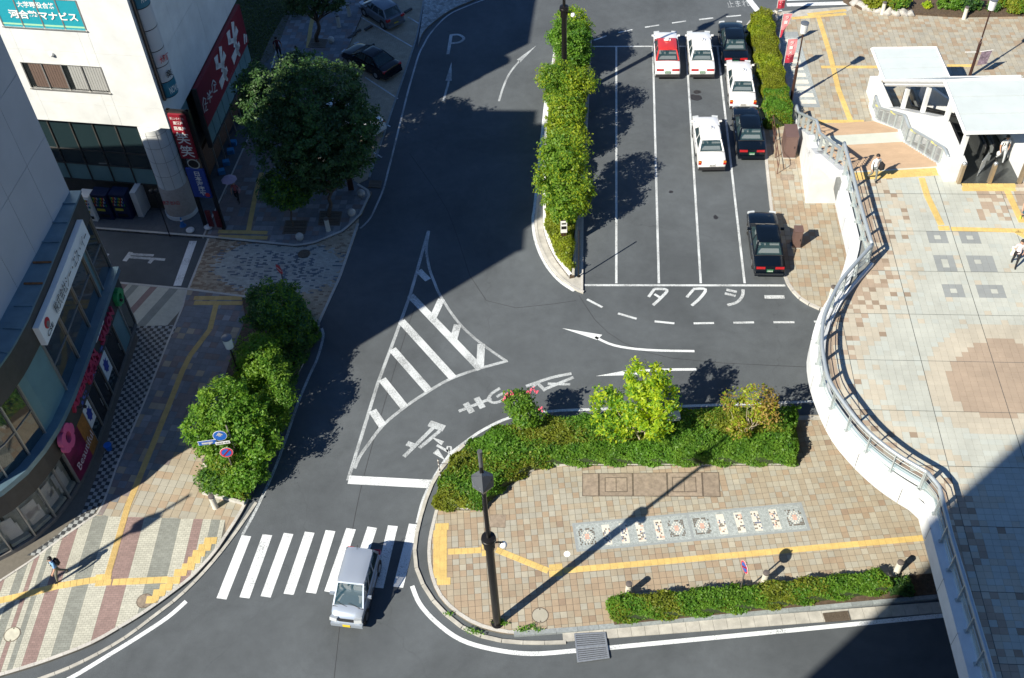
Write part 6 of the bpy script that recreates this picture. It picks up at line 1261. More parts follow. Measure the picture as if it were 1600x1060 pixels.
def segd(x, y, a, b):
    vx, vy = b.x-a.x, b.y-a.y; t = max(0, min(1, ((x-a.x)*vx+(y-a.y)*vy)/(vx*vx+vy*vy+1e-9))); return math.hypot(x-a.x-t*vx, y-a.y-t*vy)
hedge('planter_hedge', 'dark dense undergrowth filling the left planter along the kerb', PX([(460, 470), (500, 522), (470, 575), (437, 650), (407, 735), (385, 780), (392, 700), (400, 640), (415, 590), (425, 540)], .2), .2, .75, 15000, .085, [LG['deep'], LG['hedge'], LG['deep']], rough=.2, tuft=.1, seed=21)
hedge('planter_hedge', 'green undergrowth along the pavement side of the left planter', PX([(425, 590), (392, 700), (385, 782), (325, 768), (330, 720), (350, 650), (372, 590)], .2), .2, .5, 7000, .08, [LG['olive'], LG['hedge'], LG['mid']], rough=.25, tuft=.1, seed=22)
# the big hedge of the island, several kinds of bush side by side
def bigsel(P, rd):
    px = P[:, 0]*.9+P[:, 1]*1.1; x, y = P[:, 0], P[:, 1]; f = np.sin(x*1.3)*.6+np.sin(y*2.2+x*.8)*.7+rd.normal(size=len(P))*.35; front = (y-(29.6)) < np.where(x > 1.5, 1.05, -9)
    return np.where(front, np.where(f > .75, 2, 0), np.where(f > .15, 1, np.where(f > -.75, 0, 2)))
hedge('mixed_hedge', 'long mixed hedge of green and olive bushes on the plaza island', [p for p in big], .2, .8, 62000, .07, {'m': [LG['hedge'], LG['olive'], LG['clipg']], 'f': bigsel}, rough=.16, round_=.4, tuft=.06, seed=23)
hedge('box_hedge', 'low trimmed hedge along the gutter between the bollards', PX([(950, 944), (1080, 933), (1200, 922), (1370, 903), (1388, 925), (1205, 949), (1080, 962), (959, 972)], .2), .15, .75, 26000, .06, [LG['hedge'], LG['clipg'], LG['hedge'], LG['olive']], rough=.12, round_=.3, tuft=.08, seed=24)
soil(PX([(950, 940), (1200, 919), (1500, 893), (1510, 925), (1205, 953), (960, 977)], H1), .16)
hedge('low_shrub', 'small dark end shrub in the shade past the trimmed hedge', PX([(1385, 912), (1415, 908), (1425, 928), (1392, 930)], .2), .15, .5, 2500, .06, [LG['hedge'], LG['deep']], rough=.2, tuft=.1, seed=25, cat='shrub')
tree('young_tree', 'bright lime-green young tree rising from the long island hedge', G(1008, 702, .3), [blob(1010, 595, 3.9, 1.15, 1.1, .85), blob(1030, 622, 3.2, .95, 1.0, .8), blob(985, 632, 3.0, 1.0, 1.0, .8), blob(945, 620, 3.3, .75, .7, .5), blob(960, 655, 2.1, 1.1, 1.0, .8), blob(1020, 660, 2.2, .9, .9, .8)], 9500, .085, LG['lime'], mat2=LG['clipg'], mix2=.3, trunk_r=.055, stems=3, seed=31, bark=BARKL, clump=.24, perclump=26)
tree('young_tree', 'thin orange-leaved young tree near the right end of the island hedge', G(1168, 700, .3), [blob(1145, 628, 2.6, .6, .6, .45), blob(1185, 622, 3.0, .9, .8, .5), blob(1195, 648, 2.3, .6, .7, .5), blob(1155, 668, 1.6, .6, .6, .5)], 2600, .075, LG['rust'], mat2=LG['yellow'], mix2=.45, trunk_r=.04, stems=2, seed=32, bark=BARKL, clump=.26, perclump=22)
mt = tree('crape_myrtle', 'small green shrub with pink blossoms at the left of the island hedge', G(815, 685, .3), [blob(810, 628, 2.3, .75, .7, .5), blob(822, 650, 1.8, .7, .6, .5)], 4500, .07, LG['hedge'], mat2=LG['mid'], mix2=.3, trunk_r=.04, stems=3, seed=33, clump=.26, cat='shrub')
fl = MB()
for k, (px, py) in enumerate(((793, 618), (800, 615), (812, 616), (826, 612), (832, 609), (789, 622), (838, 613), (845, 640))):
    c = G(px, py, 2.6)
    for j in range(7): fl.sphere(c+Vector((random.uniform(-.09, .09), random.uniform(-.09, .09), random.uniform(-.08, .08))), .045, 5)
fl.build('blossom', FLOW, mt)
# median trees and hedges
hedge('median_hedge', 'yellow-green low hedge in the south tip of the median planter', PX(ZL([(172, 270), (178, 350), (200, 425), (240, 495), (300, 560), (306, 300)])+[], .3), .25, .6, 15000, .065, [LG['clip'], LG['yellow'], LG['olive']], rough=.15, round_=.35, tuft=.08, seed=41)
hedge('median_hedge', 'green undergrowth filling the long median planter', PX([(878, 62), (920, 66), (913, 185), (904, 330), (858, 330), (858, 240), (866, 150)], .3), .25, .8, 24000, .075, [LG['hedge'], LG['mid'], LG['olive'], LG['hedge']], rough=.25, tuft=.1, seed=42)
tree('median_tree', 'full green tree with reddish tips at the south end of the median', G(882, 348, .3), [blob(882, 238, 4.3, 1.5, 1.5, 1.1), blob(870, 280, 3.2, 1.4, 1.4, 1.1), blob(895, 290, 3.0, 1.3, 1.4, 1.1), blob(885, 320, 2.0, 1.3, 1.2, .9)], 21000, .08, LG['mid'], mat2=LG['yellow'], mix2=.35, trunk_r=.10, stems=2, seed=43, clump=.27, perclump=28)
tree('median_tree', 'yellow-green bushy tree in the median just north of the full green tree', G(884, 248, .3), [blob(886, 172, 2.9, 1.15, 1.2, .95), blob(880, 200, 2.2, 1.1, 1.1, .9), blob(892, 212, 1.8, 1.0, 1.0, .7)], 15000, .08, LG['yellow'], mat2=LG['mid'], mix2=.3, trunk_r=.08, stems=2, seed=44)
tree('median_tree', 'wispy olive tree behind the black light pole in the median', G(890, 205, .3), [blob(875, 118, 3.6, 1.4, 1.2, .8), blob(903, 128, 3.3, 1.3, 1.2, .8), blob(890, 145, 2.4, 1.0, 1.0, .8)], 8500, .075, LG['yellow'], mat2=LG['mid'], mix2=.5, trunk_r=.06, stems=3, seed=45, clump=.3, perclump=24)
tree('median_tree', 'deep green round tree near the north end of the median', G(893, 118, .3), [blob(891, 58, 2.9, 1.35, 1.3, 1.0), blob(895, 80, 2.0, 1.2, 1.1, .9)], 15000, .085, LG['hedge'], mat2=LG['clipg'], mix2=.4, trunk_r=.08, seed=46)
tree('median_tree', 'light feathery tree at the very north tip of the median', G(896, 92, .3), [blob(893, 32, 3.2, 1.15, 1.1, .7), blob(905, 45, 2.6, .9, .9, .7)], 6000, .075, LG['mid'], mat2=LG['lime'], mix2=.3, trunk_r=.05, stems=2, seed=47, clump=.3, perclump=24)
tree('median_tree', 'leaning green tree at the left kerb of the median beside the black light pole', G(868, 190, .3), [blob(862, 122, 2.6, .8, .9, .7), blob(866, 150, 1.8, .7, .8, .6)], 5500, .08, LG['mid'], mat2=LG['olive'], mix2=.3, trunk_r=.06, seed=48)
# clipped hedges at the taxi rank
def ck_(pts, z=.12): return PX(pts, z)
hedge('clipped_hedge', 'long yellow-green clipped hedge beside the taxi rank', ck_([(1172, 40), (1186, 30), (1203, 36), (1214, 90), (1226, 152), (1192, 157), (1186, 128), (1178, 90), (1168, 62)]), .12, 1.0, 40000, .05, [LG['clip'], LG['clip'], LG['yellow']], rough=.04, round_=.25, seed=51)
hedge('clipped_hedge', 'square bright green clipped hedge at the foot of the stair railing', ck_([(1192, 160), (1228, 157), (1235, 196), (1196, 202)]), .12, 1.1, 15000, .05, [LG['clipg'], LG['clip'], LG['clipg']], rough=.03, round_=.2, seed=52)
# planting bed of the upper plaza
BEDR = [p for p in PX([(1318, 2), (1345, 16), (1400, 22), (1500, 28), (1700, 24), (1800, -60), (1300, -70)], H1)]; soil(BEDR, .3)
ROCK = mat('bed_rock', (.36, .35, .33), .9, var=.3, scale=5, bump=.6, bscale=12)
for k, (px, py, r) in enumerate(((1338, 6, .45), (1350, 11, .55), (1362, 15, .5), (1375, 17, .48), (1388, 19, .5), (1400, 21, .42), (1412, 22, .4), (1424, 24, .3))):
    c = G(px, py, H1); m = MB(); m.sphere((c.x, c.y, .2), r, 10, sz=.7); 
    m.v = [(v[0]+.09*math.sin(v[1]*7+k)+.05*math.sin(v[2]*15), v[1]*1.0+.08*math.sin(v[0]*6+k*2), v[2]+.06*math.sin(v[0]*9)) for v in m.v]; m.build('boulder', ROCK, None, label=['leftmost pale boulder edging the planting bed', 'second pale boulder from the left edging the bed', 'third boulder along the edge of the bed', 'boulder under the yellow-green shrub edging the bed, left of the bollard', 'boulder just right of the first plaza bollard', 'smaller boulder right of the first plaza bollard pair', 'low boulder near the right end of the stone edging', 'smallest boulder ending the stone edging'][k], cat='boulder', group='boulders edging the planting bed', smooth=True)
def bush(px, py, r, m1, m2, label, n=3500, h=.6): tree('shrub', label, G(px, py, .3), [blob(px, py-8, h+.1, r, r*.8, h)], n, .075, m1, mat2=m2, mix2=.5, trunk_r=.03, stems=3, seed=int(px), cat='shrub', group='shrubs in the planting bed', clump=.22)
bush(1368, 8, .95, LG['clip'], LG['yellow'], 'yellow-green shrub behind the boulders at the left of the bed', 5000); bush(1398, 10, 1.0, LG['clip'], LG['clipg'], 'broad yellow-green shrub right of the first shrub in the bed', 5000)
bush(1448, 18, .3, LG['lime'], None, 'tiny round lime shrub in the bare soil of the bed', 900, .3); bush(1485, 10, .9, LG['hedge'], LG['clipg'], 'grassy green shrub in the middle of the bed', 4000); bush(1515, 12, .9, LG['hedge'], LG['deep'], 'dark green shrub left of the second plaza bollard', 4000)
bush(1553, 20, .4, LG['deep'], LG['hedge'], 'spiky bluish shrub at the front of the bed', 1500, .35); bush(1568, 6, .8, LG['clipg'], LG['clip'], 'bright shrub at the right rear of the bed', 3500); bush(1592, 18, .7, LG['clipg'], LG['clip'], 'bright shrub at the right edge of the photograph in the bed', 3000); bush(1335, -6, .6, LG['olive'], LG['hedge'], 'brownish shrub at the left tip of the bed', 1800)
# lawn blades
LAW = np.array([(x, y) for x, y in zip(RNG.uniform(-24, -4, 120000), RNG.uniform(52, 85, 120000)) if inside((x, y), LAWNP)]); LAW = LAW[:42000]
lo_ = leaves('lawn', np.c_[LAW, np.full(len(LAW), .1)], .07, LG['grass'], None, .5+.3*np.sin(LAW[:, 0]*1.3)*np.sin(LAW[:, 1]*.9)); setp(lo_, 'shaded patchy lawn behind the red wall sign', 'grass')
# weeds in the joints of the plaza edge
wp = []
for (px, py, n) in ((735, 985, 60), (745, 990, 60), (778, 972, 90), (785, 975, 60), (815, 985, 60), (830, 980, 60), (840, 985, 40), (700, 960, 30), (905, 690, 20), (742, 752, 30)):
    c = G(px, py, H1); wp += [(c.x+random.gauss(0, .14), c.y+random.gauss(0, .05), H1+random.uniform(.02, .14)) for _ in range(n)]
o_ = leaves('weeds', np.array(wp), .05, LG['clipg'], None); setp(o_, 'weeds sprouting along the plaza kerb and pole foot', 'weeds')
# ================================================================ vehicles
def paintm(name, col, metal=0.0, rough=.28): return mat(name, col, rough, metal, var=0, coat=.9, spec=.5)
CWHITE = paintm('car_white', (.78, .79, .79)); CRED = paintm('car_red', (.52, .035, .03)); CBLACK = mat('car_black', (.003, .006, .011), .16, 0, var=0, coat=.25, spec=.4); CSILV = paintm('car_silver', (.44, .50, .58), .45, .25); CGREY = paintm('car_grey', (.16, .18, .21), .5, .3)
CGL = mat('car_glass', (.03, .07, .08), .03, var=0, alpha=.55, spec=.9); CSEAT = mat('seat_cover_white', (.72, .74, .76), .8, var=0); CINT = mat('car_interior', (.03, .03, .032), .8, var=0); TYRE = mat('tyre', (.018, .018, .018), .85, var=0); RIM = mat('wheel_rim', (.45, .46, .47), .3, .8, var=0)
TAILR = mat('tail_light_red', (.42, .012, .015), .25, var=0, coat=.8); TAILO = mat('tail_light_amber', (.65, .20, .02), .25, var=0, coat=.8); HEADL = mat('headlight_lens', (.62, .66, .68), .08, .3, var=0, coat=.8); PLTG = mat('plate_green', (.03, .16, .07), .5, var=0); PLTW = mat('plate_white', (.7, .7, .68), .5, var=0); PLTY = mat('plate_yellow_kei', (.66, .50, .03), .5, var=0); CHR = mat('chrome', (.6, .6, .62), .12, .95, var=0); BUMP = mat('bumper_dark', (.025, .025, .027), .6, var=0)
def bil(P, u, v): return (P[0].lerp(P[1], u)).lerp(P[3].lerp(P[2], u), v)
def car(name, label, S, body, roofc=None, tail='bar', plate=PLTG, sign=None, fender_mirror=True, group=None, seats=CSEAT):
    """S: dict of sizes. Front of the car is +Y, origin at its middle on the road"""
    t = thing(name, label, 'car', (0, 0, 0), group=group); L_, W_, H_ = S['L'], S['W'], S['H']; hw = W_/2; roofc = roofc or body
    st = S['st']  # stations: y, half width factor, top z, low z
    sec = lambda y, f, zt, zl: [(-hw*f*.90, y, zl), (-hw*f*.985, y, zl+.10), (-hw*f, y, zl+.28), (-hw*f*.99, y, zt-.16), (-hw*f*.955, y, zt-.05), (-hw*f*.86, y, zt-.008), (-hw*f*.5, y, zt+.012), (0, y, zt+.02), (hw*f*.5, y, zt+.012), (hw*f*.86, y, zt-.008), (hw*f*.955, y, zt-.05), (hw*f*.99, y, zt-.16), (hw*f, y, zl+.28), (hw*f*.985, y, zl+.10), (hw*f*.90, y, zl)]
    m = MB(); rows = [sec(*s) for s in st]; n = 15; vs_ = [p for r in rows for p in r]; fs = []
    for i in range(len(rows)-1):
        for j in range(n-1): fs.append((i*n+j, i*n+j+1, (i+1)*n+j+1, (i+1)*n+j))
    fs += [tuple(range(n-1, -1, -1)), tuple((len(rows)-1)*n+j for j in range(n))]; m.add(vs_, fs); m.build('body', body, t, world=False, smooth=True, angle=38)
    yb0, yr0, yr1, yf1 = S['gh']; zb, zbf = S['belt']; wb, wr = hw*.93, hw*S.get('wr', .74); zr = H_-.035
    B_ = [Vector((-wb, yb0, zb)), Vector((wb, yb0, zb)), Vector((wb, yf1, zbf)), Vector((-wb, yf1, zbf))]; T_ = [Vector((-wr, yr0, zr)), Vector((wr, yr0, zr)), Vector((wr, yr1, zr)), Vector((-wr, yr1, zr))]
    inm = MB(); inm.hexa([B_[0]*1, B_[1]*1, B_[2]*1, B_[3]*1], [Vector((p.x*.97, p.y, p.z+.03)) for p in B_]); inm.build('interior', CINT, t, world=False)
    def side(a, b, c, d, wins, v0, v1, nm):
        P_ = [a, b, c, d]; us = sorted(set([0, 1]+[u for w in wins for u in w])); vz = [0, v0, v1, 1]; fm = MB()
        for i in range(len(us)-1):
            for j in range(3):
                u0, u1, w0, w1 = us[i], us[i+1], vz[j], vz[j+1]; q = [bil(P_, u0, w0), bil(P_, u1, w0), bil(P_, u1, w1), bil(P_, u0, w1)]
                if j == 1 and any(abs(w[0]-u0) < 1e-6 for w in wins):
                    g_ = MB(); nn = (q[1]-q[0]).cross(q[3]-q[0]).normalized(); g_.add([p-nn*.012 for p in q], [(0, 1, 2, 3)]); g_.build(nm, CGL, t, world=False)
                else: fm.add(q, [(0, 1, 2, 3)])
        fm.build('pillar_frame', roofc, t, world=False)
    side(B_[0], B_[1], T_[1], T_[0], [(.06, .94)], .08, .93, 'rear_window'); side(B_[2], B_[3], T_[3], T_[2], [(.05, .95)], .06, .94, 'windscreen')
    ws = S.get('sidewin', [(.10, .46), (.51, .90)]); side(B_[1], B_[2], T_[2], T_[1], ws, .06, .88, 'side_window'); side(B_[3], B_[0], T_[0], T_[3], [(1-b, 1-a) for a, b in ws], .06, .88, 'side_window')
    r = MB(); N_ = 10; vs_ = []; fs = []
    for i in range(N_+1):
        for j in range(N_+1):
            u, v = i/N_, j/N_; y = yr0-.03+(yr1-yr0+.06)*v; a_, b2_ = 2*u-1, 2*v-1; x = a_*wr*1.01*(1-.07*b2_**6); y = (yr0+yr1)/2+b2_*((yr1-yr0)/2+.03)*(1-.05*a_**6); vs_.append((x, y, zr-.014+.06*(1-a_**4)*(1-b2_**4)))
    for i in range(N_):
        for j in range(N_): a = i*(N_+1)+j; fs.append((a, a+N_+1, a+N_+2, a+1))
    r.add(vs_, fs); r.build('roof', roofc, t, world=False, smooth=True)
    for (y, rows_) in S['seats']:
        for x in (-.36, .36):
            s_ = MB(); s_.box((x*W_/1.7, y, zb+.10), (.50, .14, .34)); s_.box((x*W_/1.7, y, zb+.30), (.26, .10, .16)); s_.build('seat', seats, t, world=False)
    if S.get('shelf'): s_ = MB(); s_.box((0, yb0+.36, zb+.05), (W_*.66, .34, .03)); s_.build('rear_shelf', seats, t, world=False)
    s_ = MB(); s_.box((0, yf1-.42, zbf+.03), (W_*.7, .35, .05)); s_.build('dashboard', S.get('dash', CINT), t, world=False)
    for x in (-1, 1):
        for y in S['axles']:
            m = MB(); m.tube([(x*(hw-.19), y, .31), (x*(hw+.004), y, .31)], .31, 20); w_ = m.build('wheel', TYRE, t, world=False, smooth=True, angle=40); m = MB(); m.tube([(x*(hw-.02), y, .31), (x*(hw+.012), y, .31)], .19, 12); m.build('rim', RIM, w_, world=False, smooth=True, angle=40)
            m = MB(); m.tube([(x*(hw-.25), y, .33), (x*(hw-.001), y, .33)], .375, 20); m.build('wheel_arch', CINT, t, world=False)
        yh = -L_/2; zt = S['tz']
        if tail == 'bar': m = MB(); m.box((x*hw*.60, yh+.03, zt), (hw*.56, .10, .13)); m.build('tail_light', TAILR, t, world=False)
        elif tail == 'post': m = MB(); m.box((x*hw*.87, yh+.03, zt-.02), (.17, .10, .24)); tl_ = m.build('tail_light', TAILR, t, world=False); m = MB(); m.box((x*hw*.87, yh+.025, zt+.055), (.172, .105, .09)); m.build('indicator', TAILO, tl_, world=False)
        else: m = MB(); m.box((x*hw*.80, yh+.05, zt), (.30, .16, .16)); m.build('tail_light', TAILR, t, world=False)
        m = MB(); hz_ = S['hz']; m.box((x*hw*.70, L_/2-S.get('hd', .07), hz_+.02), (hw*.44, .26, .17), rot=Matrix.Rotation(-x*.18, 3, 'Z') @ Matrix.Rotation(.35, 3, 'X')); m.build('headlight', HEADL, t, world=False)
        if fender_mirror: m = MB(); m.box((x*(hw+.03), L_/2-.72, S['st'][-3][2]+.10), (.17, .07, .10)); m.tube([(x*(hw-.08), L_/2-.78, S['st'][-3][2]), (x*(hw+.01), L_/2-.73, S['st'][-3][2]+.09)], .015, 5)
        else: m = MB(); m.box((x*(hw+.08), yf1-.55, zbf+.12), (.19, .10, .13))
        m.build('mirror', body if not fender_mirror else CHR if body is CBLACK else body, t, world=False)
        m = MB(); m.box((x*(hw+.004), 0, .30), (.012, L_*.42, .08)); m.build('side_sill', BUMP, t, world=False)
        for yy in S.get('handles', (-.45, .55)): m = MB(); m.box((x*(hw*.985), yy, zb-.14), (.03, .16, .03)); m.build('door_handle', CHR, t, world=False)
    for sgn, bz in ((-1, .38), (1, .40)): m = MB(); m.box((0, sgn*(L_/2+.01), bz), (W_*.94, .16, .20)); m.build('bumper', S.get('bump', body), t, world=False)
    m = MB(); m.box((0, -L_/2-.02, S.get('pz', .62)), (.35, .03, .17)); p_ = m.build('number_plate', plate, t, world=False)
    m = MB(); [m.box((x, -L_/2-.037, S.get('pz', .62)-.02), (.035, .006, .08)) for x in (-.1, -.03, .05, .12)]; m.build('plate_digits', PLTW if plate is PLTG else BLACKM, p_, world=False)
    if S.get('front_plate', True): m = MB(); m.box((0, L_/2+.10, .42), (.33, .02, .16)); m.build('number_plate', plate, t, world=False); m = MB(); m.box((0, L_/2+.0, S['hz']-.02), (hw*.9, .06, .13)); m.build('grille', BUMP, t, world=False)
    m = MB(); m.tube([(.0, yb0+.5, H_), (.0, yb0+.25, H_+.28)], .008, 4) if sign else m.tube([(.1, yr0+.1, H_), (.1, yr0-.05, H_+.12)], .01, 4); m.build('aerial', BLACKM, t, world=False)
    if sign:
        m = MB(); m.box((0, yr1-.35, H_+.05), (.46, .16, .05)); m.lathe((0, yr1-.35, H_+.06), [(.15, 0), (.13, .08), (.04, .15)], 12); m.build('roof_lamp', sign, t, world=False, smooth=True, angle=30); m = MB(); m.box((0, yr1-.42, H_+.12), (.14, .02, .04)); m.build('lamp_lettering', REDL, t, world=False)
    m = MB(); m.tube([(-.5, yf1-.03, zbf+.05), (.0, yf1-.16, zbf+.12)], .012, 4); m.tube([(.05, yf1-.03, zbf+.05), (.55, yf1-.16, zbf+.12)], .012, 4); m.build('wiper', BLACKM, t, world=False)
    return t
SED = dict(L=4.69, W=1.70, H=1.52, belt=(.94, .93), gh=(-1.52, -.95, .42, 1.12), axles=(-1.38, 1.38), tz=.80, hz=.66, seats=((-.62, 2), (.25, 2)), shelf=True, wr=.72,
    st=[(-2.345, .90, .80, .30), (-2.30, .96, .90, .22), (-2.1, .99, .935, .20), (-1.5, 1, .95, .19), (-.6, 1, .94, .18), (.4, 1, .93, .18), (1.1, 1, .935, .18), (1.7, .985, .89, .19), (2.12, .965, .82, .2), (2.28, .94, .77, .22), (2.345, .90, .68, .3)], bump=None)
SED.pop('bump'); SEDW = dict(SED); SEDW['bump'] = BUMP
KEI = dict(L=3.395, W=1.475, H=1.64, belt=(.93, .93), gh=(-1.62, -1.30, .38, 1.22), axles=(-1.15, 1.18), tz=.85, hz=.72, seats=((-.5, 2), (.32, 2)), wr=.80, sidewin=[(.05, .34), (.38, .62), (.66, .93)], dash=CSEAT, pz=.45,
    st=[(-1.69, .86, .88, .3), (-1.62, .95, .95, .2), (-1.3, 1, .96, .18), (0, 1, .96, .17), (1.1, 1, .98, .17), (1.40, .96, .91, .19), (1.58, .90, .80, .22), (1.69, .78, .64, .3)])
HAT = dict(KEI); HAT.update(L=3.6, W=1.55, H=1.52, gh=(-1.62, -1.25, .35, 1.15), st=[(-1.79, .92, .88, .3), (-1.72, .98, .95, .2), (-1.3, 1, .96, .18), (0, 1, .95, .17), (1.1, 1, .95, .17), (1.45, .97, .88, .19), (1.7, .93, .76, .22), (1.79, .86, .62, .3)], sidewin=[(.06, .30), (.35, .62), (.66, .93)])
MOD = dict(SED); MOD.update(L=4.6, W=1.78, H=1.45, gh=(-1.7, -.85, .25, 1.3), wr=.66, tz=.82)
TX = 'taxis in the rank'
def rot(fx, fy, rx, ry): f_, r_ = G(fx, fy, .5), G(rx, ry, .5); return math.atan2((f_-r_).y, (f_-r_).x)-math.pi/2
def put(o, rearpx, ang, L_, z=0.0, label=None, group=None):
    r_ = G(rearpx[0], rearpx[1], z+.35); d = Vector((-math.sin(ang), math.cos(ang), 0)); o.location = Vector((r_.x, r_.y, z))+d*(L_/2+.02); o.rotation_euler = (0, 0, ang)
    if label: o['label'] = label
    if group: o['group'] = group
ang0 = R_(84.3-90)
c1 = car('taxi', 'white taxi with a red roof at the front left of the rank', SEDW, CWHITE, CRED, 'bar', PLTG, CWHITE, True, TX); put(c1, (1043, 119), ang0, 4.69)
c2 = car('taxi', 'all-white taxi between the red-roofed taxi and the black car', SEDW, CWHITE, None, 'bar', PLTG, CWHITE, True, TX); put(c2, (1097, 119), ang0, 4.69)
c3 = car('taxi', 'white taxi with small square tail lights between two black cars', SEDW, CWHITE, None, 'post', PLTW, CWHITE, True, TX); put(c3, (1160, 169), ang0-.02, 4.69)
c4 = again(c3, (0, 0, 0)); put(c4, (1112, 264), ang0+.03, 4.69, label='white taxi standing alone in the middle of the rank')
b1 = car('taxi', 'black saloon taxi at the front right of the rank against the long clipped hedge', SED, CBLACK, None, 'bar', PLTG, None, False, TX); put(b1, (1149, 102), ang0, 4.69)
b2 = again(b1, (0, 0, 0)); put(b2, (1174, 246), ang0, 4.69, label='black saloon taxi behind the white taxi, beside the brown cabinet'); b3 = again(b1, (0, 0, 0)); put(b3, (1202, 429), ang0, 4.69, label='black saloon taxi alone at the tail of the rank by the curved kerb')
van = car('minivan', 'silver small van driving over the zebra crossing towards the camera', KEI, CSILV, None, 'corner', PLTY, None, False); 
fr, rr = G(545, 978, .35), G(572, 858, .9); d_v = (Vector((fr.x, fr.y))-Vector((rr.x, rr.y))).normalized(); va = math.atan2(d_v.y, d_v.x)-math.pi/2; van.rotation_euler = (0, 0, va); van.location = Vector((fr.x, fr.y, 0))-Vector((d_v.x, d_v.y, 0))*1.75+Vector((-.08, 0, 0))
hat = car('hatchback', 'grey compact hatchback parked at the top of the shaded car park', HAT, CGREY, None, 'corner', PLTY, None, False, 'cars in the shaded car park', CINT); rh = G(618, 37, .4); ah = math.atan2((G(575, 8, .4)-rh).y, (G(575, 8, .4)-rh).x)-math.pi/2; hat.rotation_euler = (0, 0, ah); hat.location = Vector((rh.x, rh.y, .04))+Vector((-math.sin(ah), math.cos(ah), 0))*1.7
blk = car('saloon_car', 'glossy black saloon parked beside the big zelkova', MOD, CBLACK, None, 'corner', PLTW, None, False, 'cars in the shaded car park', CINT); rb_ = G(612, 113, .45); ab = math.atan2((G(552, 82, .45)-rb_).y, (G(552, 82, .45)-rb_).x)-math.pi/2; blk.rotation_euler = (0, 0, ab); blk.location = Vector((rb_.x, rb_.y, .04))+Vector((-math.sin(ab), math.cos(ab), 0))*2.0; blk.scale = (.95, .93, .97)
wc = car('saloon_car', 'white car almost hidden under the right side of the big zelkova', MOD, CWHITE, None, 'corner', PLTW, None, False, 'cars in the shaded car park', CINT); rw_ = G(586, 206, .45); wc.rotation_euler = (0, 0, ab); wc.location = Vector((rw_.x, rw_.y, .04))+Vector((-math.sin(ab), math.cos(ab), 0))*2.2
for (px, py) in ((552, 55), (560, 48), (578, 42), (640, 15)): 
    p = G(px-2, py+3, .05); m = MB(); m.box((p.x, p.y, .12), (.7, .16, .12), rz=ab); m.build('wheel_stop', mat('wheel_stop', (.07, .07, .07), .8), CP)
